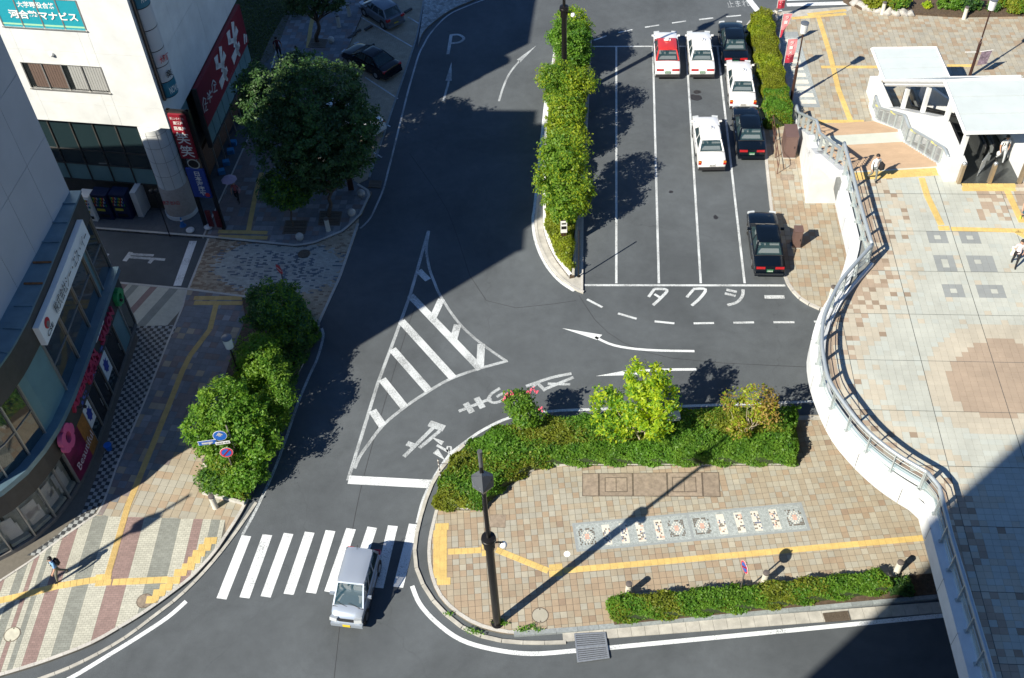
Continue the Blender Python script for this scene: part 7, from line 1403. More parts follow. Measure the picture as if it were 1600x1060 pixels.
# ================================================================ people
SKIN = mat('skin', (.48, .28, .19), .6, var=0); HAIR = mat('hair_black', (.012, .010, .009), .5, var=0)
def cloth(name, c): return mat('cloth_'+name, c, .85, var=.06, scale=8)
def person(label, loc, face, top, bottom, shoes, stride=.0, arms=((-.05, .1), (.05, -.1)), h=1.7, sleeve='short', legskin=False, cat='person', bend=(20, 20), fem=False):
    """one continuous skinned body; face is the heading angle, front is +Y before turning"""
    k = h/1.7; V = []; E_ = []; Rr = []; lab = []
    def add(p, r, parent, l): V.append(Vector(p)*k); Rr.append(r*k); lab.append(l); 
    def v(p, r, par, l):
        add(p, r, par, l); i = len(V)-1
        if par is not None: E_.append((par, i))
        return i
    sh = .17 if fem else .195
    pel = v((0, 0, .94), .125, None, 'b'); wst = v((0, .0, 1.08), .105, pel, 't'); ch = v((0, .01, 1.27), .13, wst, 't'); nk0 = v((0, 0, 1.40), .075, ch, 't'); nk = v((0, .01, 1.46), .048, nk0, 's'); hd = v((0, .02, 1.55), .085, nk, 's'); hd2 = v((0, .02, 1.63), .088, hd, 's')
    for s, a in ((-1, arms[0]), (1, arms[1])):
        fwd, out = a[0], abs(a[1]); S_ = v((s*sh, 0, 1.36), .058, nk0, 't'); el = v((s*(sh+.03+out*.3), fwd*.5, 1.10), .043, S_, 't' if sleeve == 'long' else 'm'); wr = v((s*(sh+.02+out*.5), fwd*1.4+.05, .90+abs(fwd)*.25), .028, el, 's' if sleeve != 'long' else 'm'); pm = v((s*(sh+.01+out*.5), fwd*1.6+.07, .83+abs(fwd)*.3), .034, wr, 's')
        b = V[pm]/k
        for j, (dx, ln) in enumerate(((-.024, .065), (-.008, .075), (.008, .07), (.024, .055))): f1 = v(b+Vector((dx*.3, dx, -.04)), .0095, pm, 's'); v(b+Vector((dx*.3, dx+.012, -.04-ln)), .0075, f1, 's')
        f1 = v(b+Vector((-s*.03, .025, -.01)), .010, pm, 's'); v(b+Vector((-s*.035, .045, -.045)), .008, f1, 's')
    for s, st_ in ((-1, stride), (1, -stride)):
        hp = v((s*.095, 0, .88), .098, pel, 'b'); kn = v((s*.10, st_*.42+(.06 if st_ < 0 else .03), .50), .064, hp, 'b'); an = v((s*.10, st_*.80-(.10 if st_ < 0 else 0), .09+(.08 if st_ < 0 else 0)), .042, kn, 'l' if legskin else 'b'); he = v((s*.10, st_*.80-.03-(.10 if st_ < 0 else 0), .05+(.06 if st_ < 0 else 0)), .044, an, 'f'); v((s*.11, st_*.80+.15-(.10 if st_ < 0 else 0), .035), .036, he, 'f')
    me = bpy.data.meshes.new('tmp'); me.from_pydata([tuple(p) for p in V], E_, []); o = bpy.data.objects.new('tmp', me); COL.objects.link(o); sk = o.modifiers.new('s', 'SKIN'); sk.use_smooth_shade = True
    for i, sv in enumerate(me.skin_vertices[0].data): sv.radius = (Rr[i], Rr[i]*(.78 if lab[i] in 'tb' and i < 4 else 1)); sv.use_root = (i == 0)
    ss = o.modifiers.new('u', 'SUBSURF'); ss.levels = 1; ss.render_levels = 1; bpy.context.view_layer.update()
    m2 = bpy.data.meshes.new_from_object(o.evaluated_get(bpy.context.evaluated_depsgraph_get())); bpy.data.objects.remove(o); m2.name = 'body'
    for x in (SKIN, top, bottom, shoes): m2.materials.append(x)
    mi = {'s': 0, 't': 1, 'm': 1, 'b': 2, 'l': 0, 'f': 3}; VV = np.array([tuple(p) for p in V]); segs = [(a, b) for a, b in E_]
    for p in m2.polygons:
        c = np.array(p.center); best = (9, 0)
        for a, b in segs:
            ab_ = VV[b]-VV[a]; t = np.clip(np.dot(c-VV[a], ab_)/np.dot(ab_, ab_), 0, 1); d = np.linalg.norm(c-VV[a]-ab_*t)-(Rr[a]+(Rr[b]-Rr[a])*t)
            if d < best[0]: best = (d, b, t, a)
        l = lab[best[1]]
        if l == 'm' and sleeve == 'short' and best[2] > .75: l = 's'
        if lab[best[3]] == 'm' and l == 's': l = 's'
        if l == 'b' and legskin and c[2] < .46*k: l = 's'
        p.material_index = mi[l]; p.use_smooth = True
    t = thing('person', label, cat, loc, face); bo = bpy.data.objects.new('body', m2); COL.objects.link(bo); bo.parent = t
    m = MB(); m.sphere(Vector((0, -.012, 1.635))*k, .104*k, 12, sz=1.02); hh = [(x, y, z) if (z > (1.60-.0*y)*k or y < .02*k) else (x*.8, y*.55, z) for x, y, z in m.v]; m.v = hh; m.build('hair', HAIR, t, world=False, smooth=True)
    if fem: m = MB(); m.sphere(Vector((0, -.06, 1.56))*k, .085*k, 10, sz=1.4); m.build('hair', HAIR, t, world=False, smooth=True)
    m = MB(); m.sphere(Vector((0, .118, 1.585))*k, .016*k, 6); m.sphere(Vector((-.095, .02, 1.59))*k, .022*k, 6); m.sphere(Vector((.095, .02, 1.59))*k, .022*k, 6); m.build('nose_and_ears', SKIN, t, world=False, smooth=True)
    m = MB(); [m.sphere(Vector((x, .102, 1.61))*k, .011*k, 6) for x in (-.034, .034)]; m.box(Vector((0, .104, 1.545))*k, (.045*k, .01*k, .009*k)); m.build('eyes_and_mouth', HAIR, t, world=False)
    return t
def head(a, b, z=H1): A_, B_ = G(*a, z), G(*b, z); return math.atan2((B_-A_).y, (B_-A_).x)-math.pi/2
W_ = cloth('white', (.72, .73, .72)); GRN = cloth('grey_trousers', (.16, .18, .17)); BLK = cloth('black', (.014, .014, .017)); LBL = cloth('light_blue', (.18, .36, .60)); KHA = cloth('olive_grey', (.13, .13, .10)); SHB = mat('shoe_black', (.012, .012, .012), .4, var=0); SHW = mat('shoe_white', (.6, .6, .6), .6, var=0); RSE = cloth('rose', (.34, .10, .11)); TEALC = cloth('teal', (.02, .10, .16)); PNK = cloth('pale_pink', (.72, .58, .58)); MAR = cloth('maroon_print', (.10, .02, .03)); LGT = cloth('pale_green', (.45, .55, .52)); SHY = mat('shoe_lime', (.5, .6, .05), .6, var=0)
p1l = G(97, 903, H1); person('pedestrian in a light blue shirt and olive trousers striding over the striped pavement', p1l, R_(128), LBL, KHA, SHB, stride=.30, arms=((.12, .1), (-.12, .1)))
def backpack(loc, face, m, label, z=1.22, back=.17, s=1.0):
    t = thing('backpack', label, 'backpack', (loc[0], loc[1], loc[2]), face); b = MB(); b.lathe((0, 0, 0), [(.02, 0), (.13*s, .03), (.16*s, .15), (.15*s, .30), (.10*s, .40), (.02, .43)], 12); b.v = [(x, y*.7-back, z_+z-.22) for x, y, z_ in b.v]; b.build('bag_body', m, t, world=False, smooth=True)
    b = MB(); b.box((0, -back-.10*s, z-.06), (.2*s, .04, .16)); b.build('front_pocket', m, t, world=False)
    for x in (-.09, .09): b = MB(); b.tube([(x, -.12, z+.18), (x, .02, z+.22), (x*1.1, .12, z+.05), (x*1.2, .03, z-.16)], .018, 6); b.build('strap', m, t, world=False, smooth=True)
    return t
backpack(p1l, R_(128), BLK, 'black backpack on the back of the pedestrian in light blue')
p2l = G(373, 316, H1); person('pedestrian in a rose top and black trousers under a lilac parasol on the shaded pavement', p2l, R_(170), RSE, BLK, SHB, stride=.16, fem=True, h=1.6)
um_ = thing('parasol', 'pale lilac parasol held by the pedestrian on the shaded pavement', 'parasol', p2l+Vector((-.12, .1, 1.05)))
m = MB(); m.tube([(0, 0, -.1), (-.08, 0, .85)], .010, 6); m.build('shaft', STEEL, um_, world=False)
m = MB(); N_ = 8; vs_ = [(-.09, 0, .86)]+[( -.09+.48*math.cos(2*math.pi*j/N_), .48*math.sin(2*math.pi*j/N_), .62) for j in range(N_)]+[(-.09+.27*math.cos(2*math.pi*j/N_), .27*math.sin(2*math.pi*j/N_), .79) for j in range(N_)]
m.add(vs_, [(0, 1+N_+j, 1+N_+(j+1) % N_) for j in range(N_)]+[(1+N_+j, 1+j, 1+(j+1) % N_, 1+N_+(j+1) % N_) for j in range(N_)]); m.build('canopy', cloth('lilac', (.42, .36, .52)), um_, world=False)
bg_ = thing('shoulder_bag', 'pale shoulder bag at the hip of the parasol carrier', 'bag', p2l); m = MB(); m.box((.24, -.05, .95), (.10, .28, .24)); m.build('bag_body', cloth('bag_rose', (.38, .22, .24)), bg_, world=False); m = MB(); m.tube([(.24, -.12, 1.05), (.12, -.02, 1.38), (.24, .03, 1.05)], .01, 5); m.build('strap', BLK, bg_, world=False)
p3l = G(1362, 284, 5.45); p3l = Vector((p3l.x, p3l.y, ZD)); person('man in a white shirt and grey trousers walking off the stairway onto the deck', p3l, R_(-165), W_, GRN, SHB, stride=.20, sleeve='long')
t = thing('jacket', 'dark jacket carried over the arm of the man in the white shirt', 'jacket', p3l, R_(-165)); m = MB(); m.box((-.27, .15, 1.02), (.12, .30, .34)); m.box((-.27, .06, .86), (.10, .2, .3)); m.build('folded_cloth', BLK, t, world=False)
p4l = G(438, 92, H1); person('man in a dark printed shirt standing at the lawn edge above the big zelkova', p4l, R_(10), MAR, BLK, SHB, stride=.08, h=1.75)
p5l = G(468, 104, H1); person('woman in a pale green top partly behind the big zelkova crown', p5l, R_(170), LGT, BLK, SHB, stride=.1, fem=True, h=1.6)
p6l = G(1561, 254, ZD); p6l = Vector((p6l.x, p6l.y, ZD+.01)); person('rider in white shirt and pale trousers stepping off the escalator', p6l, R_(-175), W_, cloth('pale_grey', (.42, .45, .48)), SHB, stride=.18, h=1.72)
backpack(p6l, R_(-175), BLK, 'black rucksack worn by the rider stepping off the escalator', s=.8)
t = thing('hand_bag', 'white and green plastic bag in the hand of the escalator rider', 'bag', p6l, R_(-175)); m = MB(); m.lathe((.27, .1, .55), [(.02, 0), (.10, .06), (.11, .2), (.03, .30)], 8); m.build('bag_body', W_, t, world=False, smooth=True)
p7l = G(1583, 415, ZD); person('woman in a pale pink top and black trousers at the right edge of the deck', p7l, R_(155), PNK, BLK, SHB, stride=.22, fem=True, h=1.62)
t = thing('hand_bag', 'white tote bag with a lime patch carried by the woman in pale pink', 'bag', p7l, R_(155)); m = MB(); m.box((.27, .02, .88), (.12, .3, .3)); b_ = m.build('bag_body', W_, t, world=False); m = MB(); m.box((.275, .05, .9), (.126, .14, .16)); m.build('lime_patch', SHY, b_, world=False)
p8l = G(1598, 346, ZD); person('man in a white shirt and teal shorts with lime shoes cut by the right edge', p8l, R_(165), W_, TEALC, SHY, stride=.18, legskin=True)
p9l = Vector((26.1+.45, 50.0, esc_z(50.0))); person('rider in a white top inside the entrance, seen through the side opening', p9l, R_(180), W_, BLK, SHB, stride=.05)
# ================================================================ lamps, signs, bollards
POLEB = mat('pole_black', (.012, .011, .011), .35, .2, var=.1); LENS = mat('lantern_glass', (.72, .74, .74), .15, var=0, alpha=.9); GLOBE = mat('globe_white', (.82, .82, .80), .25, var=0); BRN = mat('pole_brown', (.06, .03, .025), .45, .2, var=.1)
def light_pole(label):
    t = thing('light_pole', label, 'lamp post', (0, 0, 0), group='tall black light poles')
    m = MB(); m.lathe((0, 0, 0), [(.27, 0), (.27, .03), (.17, .05), (.165, 6.45)], 20); m.build('shaft', POLEB, t, world=False, smooth=True, angle=40)
    m = MB(); m.lathe((0, 0, 6.1), [(.22, 0), (.22, .45), (.29, .47), (.29, .62), (.27, .64), (.27, .72), (.12, .76)], 20); m.build('collar', POLEB, t, world=False, smooth=True, angle=40)
    m = MB(); m.lathe((0, 0, 6.8), [(.095, 0), (.075, 4.6)], 16); m.build('upper_shaft', POLEB, t, world=False, smooth=True, angle=40); m = MB(); m.lathe((0, 0, 11.4), [(.075, 0), (.075, .75), (.09, .76), (.09, .86)], 14); m.build('finial', mat('pole_cap_grey', (.12, .125, .13), .4, .3, var=0), t, world=False, smooth=True, angle=40)
    GB = mat('case_grey', (.10, .11, .125), .4, .2, var=0); m = MB(); z0 = 9.85; w = .38; rng_ = [(0, -.14, z0), (-w, -.04, z0+.35), (-w, -.02, z0+.95), (0, -.22, z0+1.25), (w, -.02, z0+.95), (w, -.04, z0+.35)]
    m.add(rng_+[(0, -.42, z0+.5), (0, .12, z0+.1), (-w, .1, z0+.4), (-w, .1, z0+.9), (0, .12, z0+1.2), (w, .1, z0+.9), (w, .1, z0+.4)], [(0, 6, 1), (1, 6, 2), (2, 6, 3), (3, 6, 4), (4, 6, 5), (5, 6, 0), (7, 0, 1, 8), (8, 1, 2, 9), (9, 2, 3, 10), (10, 3, 4, 11), (11, 4, 5, 12), (12, 5, 0, 7), (7, 8, 9, 10, 11, 12)]); m.build('floodlight_case', GB, t, world=False)
    m = MB(); m.tube([(0, 0, 6.35), (.35, 0, 6.42), (.52, 0, 6.38)], .035, 8); m.build('arm', POLEB, t, world=False, smooth=True); m = MB(); m.sphere((.54, 0, 6.2), .15, 14); m.build('globe', GLOBE, t, world=False, smooth=True); m = MB(); m.box((.17, -.12, 6.5), (.1, .16, .3)); m.build('control_box', POLEB, t, world=False)
    return t
lp1 = light_pole('tall black light pole with grey case standing on the plaza near the kerb'); pb = G(777, 974, H1); lp1.location = (pb.x, pb.y, H1)
pm_ = G(882, 156, H1); lp2 = again(lp1, (pm_.x, pm_.y, H1), 0, 'tall black light pole rising out of the median trees')
sb = G(0, 956, H1); lp3 = again(lp1, (sb.x-4.9, sb.y-3.7, H1), 0, 'tall black light pole beyond the left edge whose shadow crosses the striped pavement')
def lantern(label, p, h=5.6, base_h=2.6, pm=BRN):
    t = thing('lantern_post', label, 'lamp post', p, group='slender lantern posts'); m = MB(); m.lathe((0, 0, 0), [(.16, 0), (.10, .04), (.095, base_h), (.05, base_h+.05), (.045, h-.6)], 14); m.build('shaft', pm, t, world=False, smooth=True, angle=40)
    m = MB(); m.lathe((0, 0, base_h+.3), [(.07, 0), (.07, .1)], 12); m.build('band', STEEL, t, world=False)
    m = MB(); m.lathe((0, 0, h-.65), [(.10, 0), (.20, .03), (.24, .62), (.20, .66)], 18); m.build('lantern_glass', LENS, t, world=False, smooth=True, angle=40); m = MB(); m.lathe((0, 0, h-.55), [(.07, 0), (.07, .42)], 10); m.build('lamp_tube', GLOBE, t, world=False)
    m = MB(); m.lathe((0, 0, h), [(.25, 0), (.26, .05), (.18, .09)], 18); m.build('cap', mat('cap_grey', (.14, .16, .19), .4, .3, var=0), t, world=False, smooth=True, angle=40); return t
l1 = lantern('lantern post with glass cylinder beside the clipped hedge and pink banners', G(1236, 157, H1)); l2 = again(l1, G(1514.5, 121, H1), 0, 'lantern post on the upper plaza behind the white entrance roofs')
l3 = lantern('white-headed lantern post among the trees of the left planter', G(386, 621, .2), 4.45, .01, BLACKM); l3['group'] = 'slender lantern posts'
# bollards
def bollard(label, p):
    t = thing('bollard', label, 'bollard', p, group='pale cylindrical bollards'); m = MB(); m.lathe((0, 0, 0), [(.15, 0), (.14, .02), (.135, .80)], 16); m.build('body', mat('bollard_cream', (.56, .54, .47), .55, var=.05, speck=.1), t, world=False, smooth=True, angle=40)
    m = MB(); m.lathe((0, 0, .80), [(.12, 0), (.12, .06)], 16); m.build('reflector_band', mat('bollard_lens', (.5, .5, .5), .3, .4, var=0), t, world=False); m = MB(); m.lathe((0, 0, .86), [(.145, 0), (.14, .07), (.05, .10)], 16); m.build('cap', mat('bollard_cap', (.16, .14, .13), .4, .3, var=0), t, world=False, smooth=True, angle=40); return t
bz = lambda x, y: (x/2.58+880, y/2.58+760)
bo = bollard('pale bollard at the left end of the trimmed hedge by the gutter', G(*bz(262, 436), H1))
for px, lb in ((bz(808, 392), 'pale bollard behind the middle of the trimmed hedge near the no-parking disc'), (bz(1342, 350), 'pale bollard nearest the deck wall at the end of the yellow strip'), ((337, 793), 'pale bollard at the south tip of the left planter'), ((327, 737), 'pale bollard half hidden by leaves on the pavement side of the left planter'), ((1378.5, 22), 'pale bollard in front of the boulders of the planting bed'), ((1506, 29.5), 'pale bollard at the right of the planting bed front'), ((1298, 467), 'pale bollard at the curved kerb close under the deck edge'), ((1211, 32), 'pale bollard beside the first banner by the road'), ((513, 360), 'pale bollard in front of the medium tree grate'), ((530, 42), 'pale bollard on the shaded pavement beside the car park'), ((546, 25), 'pale bollard nearest the hatchback on the shaded pavement')):
    again(bo, G(*px, H1), 0, lb)
# ball stones
def ball(px, py, lb):
    p = G(px, py, H1); t = thing('ball_stone', lb, 'stone', p, group='round stones by the kerb corner'); m = MB(); m.sphere((0, 0, .2), .24, 14); m.build('ball', KERB, t, world=False, smooth=True); m = MB(); m.lathe((0, 0, 0), [(.2, 0), (.2, .04)], 12); m.build('foot', KDARK, t, world=False)
ball(565, 306, 'round stone ball nearest the car park drain'); ball(550, 336, 'round stone ball between the other two by the kerb'); ball(469, 374, 'round stone ball by the crossing edge in front of the left tree grate'); ball(518, 66, 'round stone ball beside the top tree grate')
# tree grates
for q, lb in (([(446, 345), (481, 345), (477, 366), (441, 366)], 'square dark tree grate around the small young tree'), ([(500, 330), (535, 331), (531, 353), (497, 352)], 'square dark tree grate around the medium tree'), ([(486, 60), (512, 62), (508, 75), (481, 74)], 'square dark tree grate around the bare-stemmed top tree')): grate(q, H1+.002, 8, lb, 'tree_grate', IRON)
# road signs
BLU = mat('sign_road_blue', (.01, .10, .42), .4, var=0); SRED = mat('sign_road_red', (.55, .02, .03), .4, var=0); SWH = mat('sign_road_white', (.75, .75, .74), .4, var=0); SPOLE = mat('sign_pole_grey', (.16, .14, .13), .5, .3, var=.1)
def noparking(name, label, px, h, r, n, grp=None, base_z=.2, slash=True):
    p = G(px[0], px[1], base_z); t = thing(name, label, 'road sign', p, group=grp); m = MB(); m.tube([(0, 0, 0), (0, 0, h+r)], .035, 8); m.build('pole', SPOLE, t, world=False, smooth=True); n = Vector(n).normalized(); c = Vector((0, 0, h))+n*.05
    d0 = disc(Vector(p)+c, r, n, SWH, t, 'disc', th=.012); d1 = disc(Vector(p)+c+n*.012, r*.96, n, SRED, t, 'red_ring', th=.004); d2 = disc(Vector(p)+c+n*.017, r*.74, n, BLU, t, 'blue_field', th=.004)
    for o in (d0, d1, d2): o.location = -Vector(p)
    u = Vector((-n.y, n.x, 0)).normalized(); v_ = n.cross(u); a = c+n*.026+(u+v_)*r*.52; b = c+n*.026-(u+v_)*r*.52; w = (u-v_)*r*.09; m = MB(); m.add([a+w, a-w, b-w, b+w], [(0, 1, 2, 3)]); m.add([a+w, b+w, b-w, a-w], [(0, 1, 2, 3)]); m.build('slash', SRED, t, world=False); return t
noparking('road_sign', 'no-parking disc on a thin pole rising from the trimmed hedge', (1155, 930), 2.35, .3, (-.95, -.25, 0), 'road signs')
sgp = noparking('road_sign', 'no-parking disc on a thin pole with the blue arrow signs at the left planter', (372, 752), 2.35, .3, (.15, -1, .15), 'road signs'); sp_ = Vector(sgp.location)
n_ = Vector((.1, -1, .1)).normalized()
sg2 = thing('road_sign', 'round blue ahead-only sign above the blue one-way plate in the left planter', 'road sign', G(380, 735, .2), group='road signs'); q0 = Vector(sg2.location); m = MB(); m.tube([(0, 0, 0), (0, 0, 3.5)], .035, 8); m.build('pole', SPOLE, sg2, world=False, smooth=True)
TOPC = G(343.5, 681, 3.2); PLC = G(324, 691.5, 2.9); WPC = G(348, 692, 2.85)
d_ = disc(TOPC, .32, n_, SWH, sg2, 'disc', th=.012); d_.location = -q0; d_ = disc(TOPC+n_*.012, .30, n_, BLU, sg2, 'blue_field', th=.005); d_.location = -q0
def arrowmesh(c, n, up, s, m_, parent, base): 
    n = Vector(n).normalized(); up = Vector(up).normalized(); r_ = n.cross(up)*-1; mb = MB(); c = Vector(c)-base; P_ = [(-.06, -.22), (.06, -.22), (.06, .04), (.15, .04), (0, .24), (-.15, .04), (-.06, .04)]
    q = [c+r_*x*s+up*y*s for x, y in P_]; mb.add(q, [tuple(range(7))]); mb.add(q, [tuple(reversed(range(7)))]); return mb.build('arrow', m_, parent, world=False)
arrowmesh(TOPC+n_*.02, n_, Vector((0, 0, 1)), 1.15, SWH, sg2, q0)
def plate(c, w, h, m_, parent, base, nm='plate'): 
    m = MB(); u = Vector((-n_.y, n_.x, 0)).normalized(); v_ = u.cross(n_)*-1; v_ = Vector((0, 0, 1)); c = Vector(c)-base; q = [c-u*w/2-v_*h/2, c+u*w/2-v_*h/2, c+u*w/2+v_*h/2, c-u*w/2+v_*h/2]; m.hexa(q, [p+n_*.012 for p in q]); return m.build(nm, m_, parent, world=False)
plate(PLC, .84, .30, SWH, sg2, q0, 'one_way_plate'); plate(PLC+n_*.013, .79, .26, BLU, sg2, q0, 'blue_field'); arrowmesh(PLC+n_*.03, n_, Vector((1, .1, 0)), 1.15, SWH, sg2, q0); wp_ = plate(WPC, .66, .2, SWH, sg2, q0, 'white_plate')
lt = lettering('自動車 専用', BLKL, None, WPC+n_*.02, Vector((1, .1, 0)), (0, 0, 1), 1, w=.56, h=.12); lt.parent = wp_; lt.location = -q0
m = MB(); m.tube([Vector((0, 0, 2.75)), PLC-q0+Vector((.2, .03, 0))], .02, 6); m.build('bracket', SPOLE, sg2, world=False)
ne = thing('road_sign', 'no-entry disc edge-on above the dark north tree of the left planter', 'road sign', G(449, 462, .1), group='road signs'); q0 = Vector(ne.location); m = MB(); m.tube([(0, 0, 0), (0, 0, 2.3)], .035, 8); m.build('pole', SPOLE, ne, world=False)
nn_ = Vector((-.75, -.66, 0)).normalized(); c = q0+Vector((0, 0, 2.05))+nn_*.05; d_ = disc(c, .30, nn_, SRED, ne, 'disc', th=.012); d_.location = -q0; u = Vector((-nn_.y, nn_.x, 0)); c2 = c-q0+nn_*.018; m = MB(); m.add([c2-u*.22-Vector((0, 0, .05)), c2+u*.22-Vector((0, 0, .05)), c2+u*.22+Vector((0, 0, .05)), c2-u*.22+Vector((0, 0, .05))], [(0, 1, 2, 3), (3, 2, 1, 0)]); m.build('white_bar', SWH, ne, world=False)
# striped delineator poles by the island
for k, (bx, by, h) in enumerate(((691, 762, 2.25), )):
    p = G(bx, by, H1); t = thing('marker_pole', 'thin banded black and white pole at the left of the island hedge', 'pole', p); m = MB(); m.tube([(0, 0, 0), (0, 0, h)], .032, 8); m.build('pole', SPOLE, t, world=False, smooth=True)
    for j in range(5): m = MB(); m.lathe((0, 0, h-.12-.28*j), [(.036, 0), (.036, .07)], 8); m.build('white_band', SWH, t, world=False)
    m = MB(); m.tube([(0, 0, h-.35), (.5, .1, h-.55)], .015, 5); m.build('bracket', SPOLE, t, world=False)
# grey control head behind the lime tree
t = thing('guide_post', 'short white guide post with a slatted head behind the lime tree', 'post', G(1050, 672, .3)); m = MB(); m.tube([(0, 0, 0), (0, 0, .9)], .06, 8); m.build('post', WHITE, t, world=False); m = MB(); m.box((0, 0, 1.05), (.55, .35, .28)); m.build('head', WHITE, t, world=False); m = MB(); m.box((0, -.05, 1.2), (.6, .5, .04)); m.build('lid', KERB, t, world=False)
# information boards
def board(label, px, z0, w, h, n_up, m_face=SWH, z=H1):
    p = G(px[0], px[1], z); t = thing('information_board', label, 'sign board', p); m = MB(); m.box((0, 0, (z0+h)/2), (w*.8, .10, z0+h)); m.build('pillar', BRN, t, world=False); m = MB(); m.box((0, -.06, z0+h/2), (w, .05, h)); f_ = m.build('panel', m_face, t, world=False)
    m = MB(); m.box((0, -.09, z0+h*.8), (w*.7, .01, h*.12)); m.box((0, -.09, z0+h*.45), (w*.8, .01, h*.25)); m.build('map_print', BLU if w > .4 else BLACKM, f_, world=False); return t
board('tall board with blue and white map on the shaded corner pavement', (549, 297), 1.1, .42, 1.25, 0); board('white bus-stop board on a brown pillar in the south tip of the median', (881, 381), .9, .36, .85, 0, z=.3)
pp = G(904, 432, H1); t = thing('marker_post', 'thin dark post at the taxi side of the median tip', 'post', pp); m = MB(); m.tube([(0, 0, 0), (0, 0, 3.4)], .04, 8); m.build('pole', BLACKM, t, world=False); m = MB(); m.lathe((0, 0, 0), [(.1, 0), (.09, .03)], 10); m.build('foot', BLACKM, t, world=False)
# slender twin-head light in front of the round column
t = thing('spot_post', 'slim black post with twin spotlights in front of the round column', 'lamp post', G(266, 370, H1)); m = MB(); m.tube([(0, 0, 0), (0, 0, 3.4)], .035, 8); m.build('pole', BLACKM, t, world=False)
for x in (-.14, .14): m = MB(); m.lathe((x, 0, 3.25), [(.04, 0), (.12, .08), (.12, .28), (.05, .32)], 10); m.build('spotlight', BLACKM, t, world=False, smooth=True)
# cabinets
CAB = mat('cabinet_brown', (.135, .085, .075), .5, var=.08, scale=3)
def cabinet(label, px, d, rz=0.0, z=H1):
    p = G(px[0], px[1], z); t = thing('utility_cabinet', label, 'cabinet', p, rz, 'brown utility cabinets'); w, l, h = d; m = MB(); m.box((0, 0, h/2+.05), (w, l, h)); m.build('case', CAB, t, world=False); m = MB(); m.box((0, 0, .03), (w+.06, l+.06, .06)); m.build('plinth', CONC, t, world=False)
    m = MB(); m.box((0, 0, h+.06), (w+.05, l+.05, .03)); m.build('lid', CAB, t, world=False); m = MB(); m.box((0, -l/2-.012, h*.5), (w*.86, .02, h*.86)); dd_ = m.build('door', CAB, t, world=False); m = MB(); m.box((w*.3, -l/2-.03, h*.55), (.04, .03, .14)); m.build('handle', BLACKM, dd_, world=False); return t
cabinet('tall brown utility cabinet between the square hedge and the white stair wall', (1231, 238), (.72, 1.25, 1.55), R_(-6)); cabinet('smaller brown cabinet beside the rear black taxi', (1243, 384), (.45, .5, 1.2), R_(-6))
# bent pipe rail
t = thing('cycle_rail', 'thin rusty pipe rail along the taxi kerb beside the brown cabinet', 'railing', G(1208, 240, H1)); q0 = Vector(t.location); RB = mat('pipe_rust', (.14, .07, .055), .6, .3, var=.2); a, b = G(1205, 200, H1), G(1214, 272, H1)
for k in range(4): p = a.lerp(b, k/3); m = MB(); m.tube([p-q0, p-q0+Vector((0, 0, 1.0))], .025, 6); m.build('upright', RB, t, world=False)
for z_ in (.5, 1.0): m = MB(); m.tube([a-q0+Vector((0, 0, z_)), b-q0+Vector((0, 0, z_))], .025, 6); m.build('pipe', RB, t, world=False)
# banners
BANP = mat('banner_pink', (.70, .24, .26), .8, var=.2, scale=3); BANR = mat('banner_red', (.45, .03, .06), .8, var=.1)
def banner(label, px, top, w, fold):
    p = G(px[0], px[1], H1); t = thing('banner', label, 'banner', p, group='pink upright banners by the hedge'); m = MB(); m.tube([(0, 0, 0), (0, 0, 2.75)], .016, 6); m.tube([(0, 0, 2.7), (w, 0, 2.7)], .012, 5); m.build('pole', SWH, t, world=False)
    m = MB(); m.lathe((0, 0, 0), [(.16, 0), (.19, .1), (.16, .4), (.05, .46)], 10); m.build('weight', mat('weight_white', (.6, .6, .58), .6), t, world=False, smooth=True)
    N_ = 12; vs_ = [];
    for i in range(N_+1):
        v_ = i/N_; ww = w*(1-fold*v_); vs_ += [(0.02, .03*math.sin(v_*6), 2.68-1.75*v_), (.02+ww*.5, .05*math.sin(v_*5+1)-.04, 2.68-1.75*v_), (.02+ww, .05*math.sin(v_*7+2), 2.68-1.75*v_)]
    m = MB(); m.add(vs_, [(3*i+j, 3*i+j+1, 3*i+j+4, 3*i+j+3) for i in range(N_) for j in range(2)]); c_ = m.build('cloth', BANP, t, world=False, smooth=True)
    m = MB(); m.add([(x, y-.008, z) for x, y, z in vs_[24:]]+[], [(3*i+j, 3*i+j+3, 3*i+j+4, 3*i+j+1) for i in range(4) for j in range(2)]); m.build('red_foot', BANR, c_, world=False)
    for k, ch in enumerate('ラーメン'): 
        if fold > .5 and k > 1: continue
        o = lettering(ch, SWH, None, (w*.45*(1-fold*.3*k/2), -.075, 2.45-.36*k), (1, 0, 0), (0, 0, 1), 1, w=.22, h=.26, bold=.02); o.parent = c_
banner('farthest pink banner by the road at the head of the hedge', (1211, 32), 0, .5, 0); banner('middle pink banner, twisted and narrowing downwards', (1215, 77), 0, .62, .8); banner('nearest pink banner with white katakana above the lantern post foot', (1222, 117), 0, .62, .1)
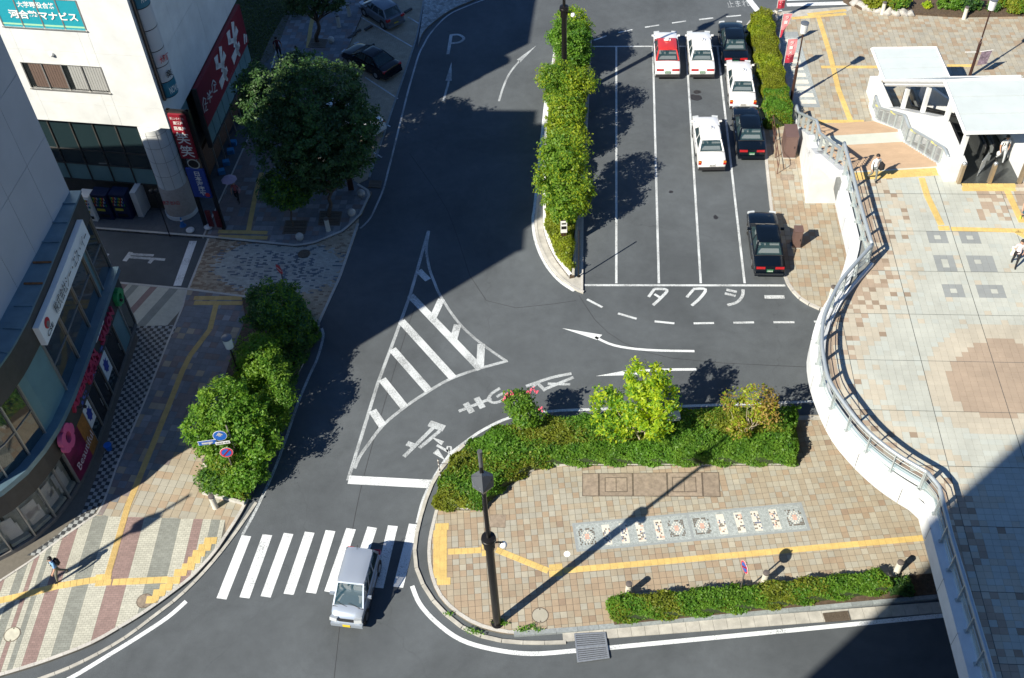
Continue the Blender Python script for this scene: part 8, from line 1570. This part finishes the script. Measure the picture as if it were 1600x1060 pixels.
# cones, buckets and small street clutter by the dark shopfronts
BLC = mat('cone_blue', (.02, .12, .34), .5, var=0); SB_ = mat('bag_white', (.6, .6, .6), .7)
p = G(286, 353, H1); t = thing('traffic_cone', 'blue and white striped cone beside the round column foot', 'cone', p); m = MB(); m.lathe((0, 0, 0), [(.2, 0), (.2, .03), (.14, .04), (.04, .62)], 14); m.build('cone', BLC, t, world=False, smooth=True, angle=40)
for z_ in (.2, .4): m = MB(); m.lathe((0, 0, z_), [(.14-.17*z_+.006, 0), (.14-.17*(z_+.08)+.006, .08)], 14); m.build('white_band', SWH, t, world=False)
for k, (px, py, lb) in enumerate(((298, 362, 'white sandbag left of the sign tower foot'), (326, 357, 'white sandbag right of the sign tower foot'))):
    p = G(px, py, H1); t = thing('sandbag', lb, 'sandbag', p, .3*k, 'white sandbags at the sign tower'); m = MB(); m.sphere((0, 0, .12), .26, 10, sz=.45); m.build('bag', SB_, t, world=False, smooth=True); m = MB(); m.lathe((.2, 0, .14), [(.05, 0), (.03, .1)], 8); m.build('tied_neck', SB_, t, world=False)
for k, (px, py, lb) in enumerate(((365, 226, 'farthest blue crate on the dark shop-front paving'), (361, 239, 'second blue crate from the far end of the shop-front paving'), (354, 257, 'third blue crate on the shop-front paving'), (347, 271, 'nearest blue crate on the shop-front paving'))):
    p = G(px, py, H1); t = thing('crate', lb, 'crate', p, .1*k, 'blue crates in a row on the shop-front paving'); m = MB(); m.box((0, 0, .14), (.42, .36, .28)); m.build('box', mat('crate_blue', (.02, .16, .38), .5, var=.1), t, world=False); m = MB(); m.box((0, 0, .285), (.36, .30, .02)); m.build('lid', mat('crate_lid', (.05, .26, .5), .5, var=.1), t, world=False)
p = G(171, 702, H1); t = thing('bucket', 'blue bucket on the checkered strip by the magenta poster', 'bucket', p); m = MB(); m.lathe((0, 0, 0), [(.14, 0), (.19, .32), (.20, .34)], 14); m.build('bucket_body', mat('bucket_blue', (.01, .12, .5), .4, var=0), t, world=False, smooth=True, angle=40); m = MB(); m.lathe((0, 0, .3), [(.17, 0), (.17, .01)], 14); m.build('lid', mat('crate_lid', (.05, .26, .5)), t, world=False)
# flag by the station roof
t = thing('banner', 'dark printed flag on the lantern post behind the station roof', 'banner', G(1514.5, 121, H1)+Vector((.1, 0, 0)), group='pink upright banners by the hedge'); del t['group']; m = MB(); m.tube([(0, 0, 1.9), (.9, 0, 2.0)], .02, 6); m.tube([(0, 0, 1.9), (-.9, 0, 1.95)], .03, 6); m.build('bar', SWH, t, world=False); m = MB(); m.hexa([(.15, 0, .9), (.75, 0, .95), (.85, 0, 1.95), (.2, 0, 1.9)], [(.15, .02, .9), (.75, .02, .95), (.85, .02, 1.95), (.2, .02, 1.9)]); m.build('cloth', mat('flag_purple', (.22, .17, .22), .8, var=.5, scale=6), t, world=False)
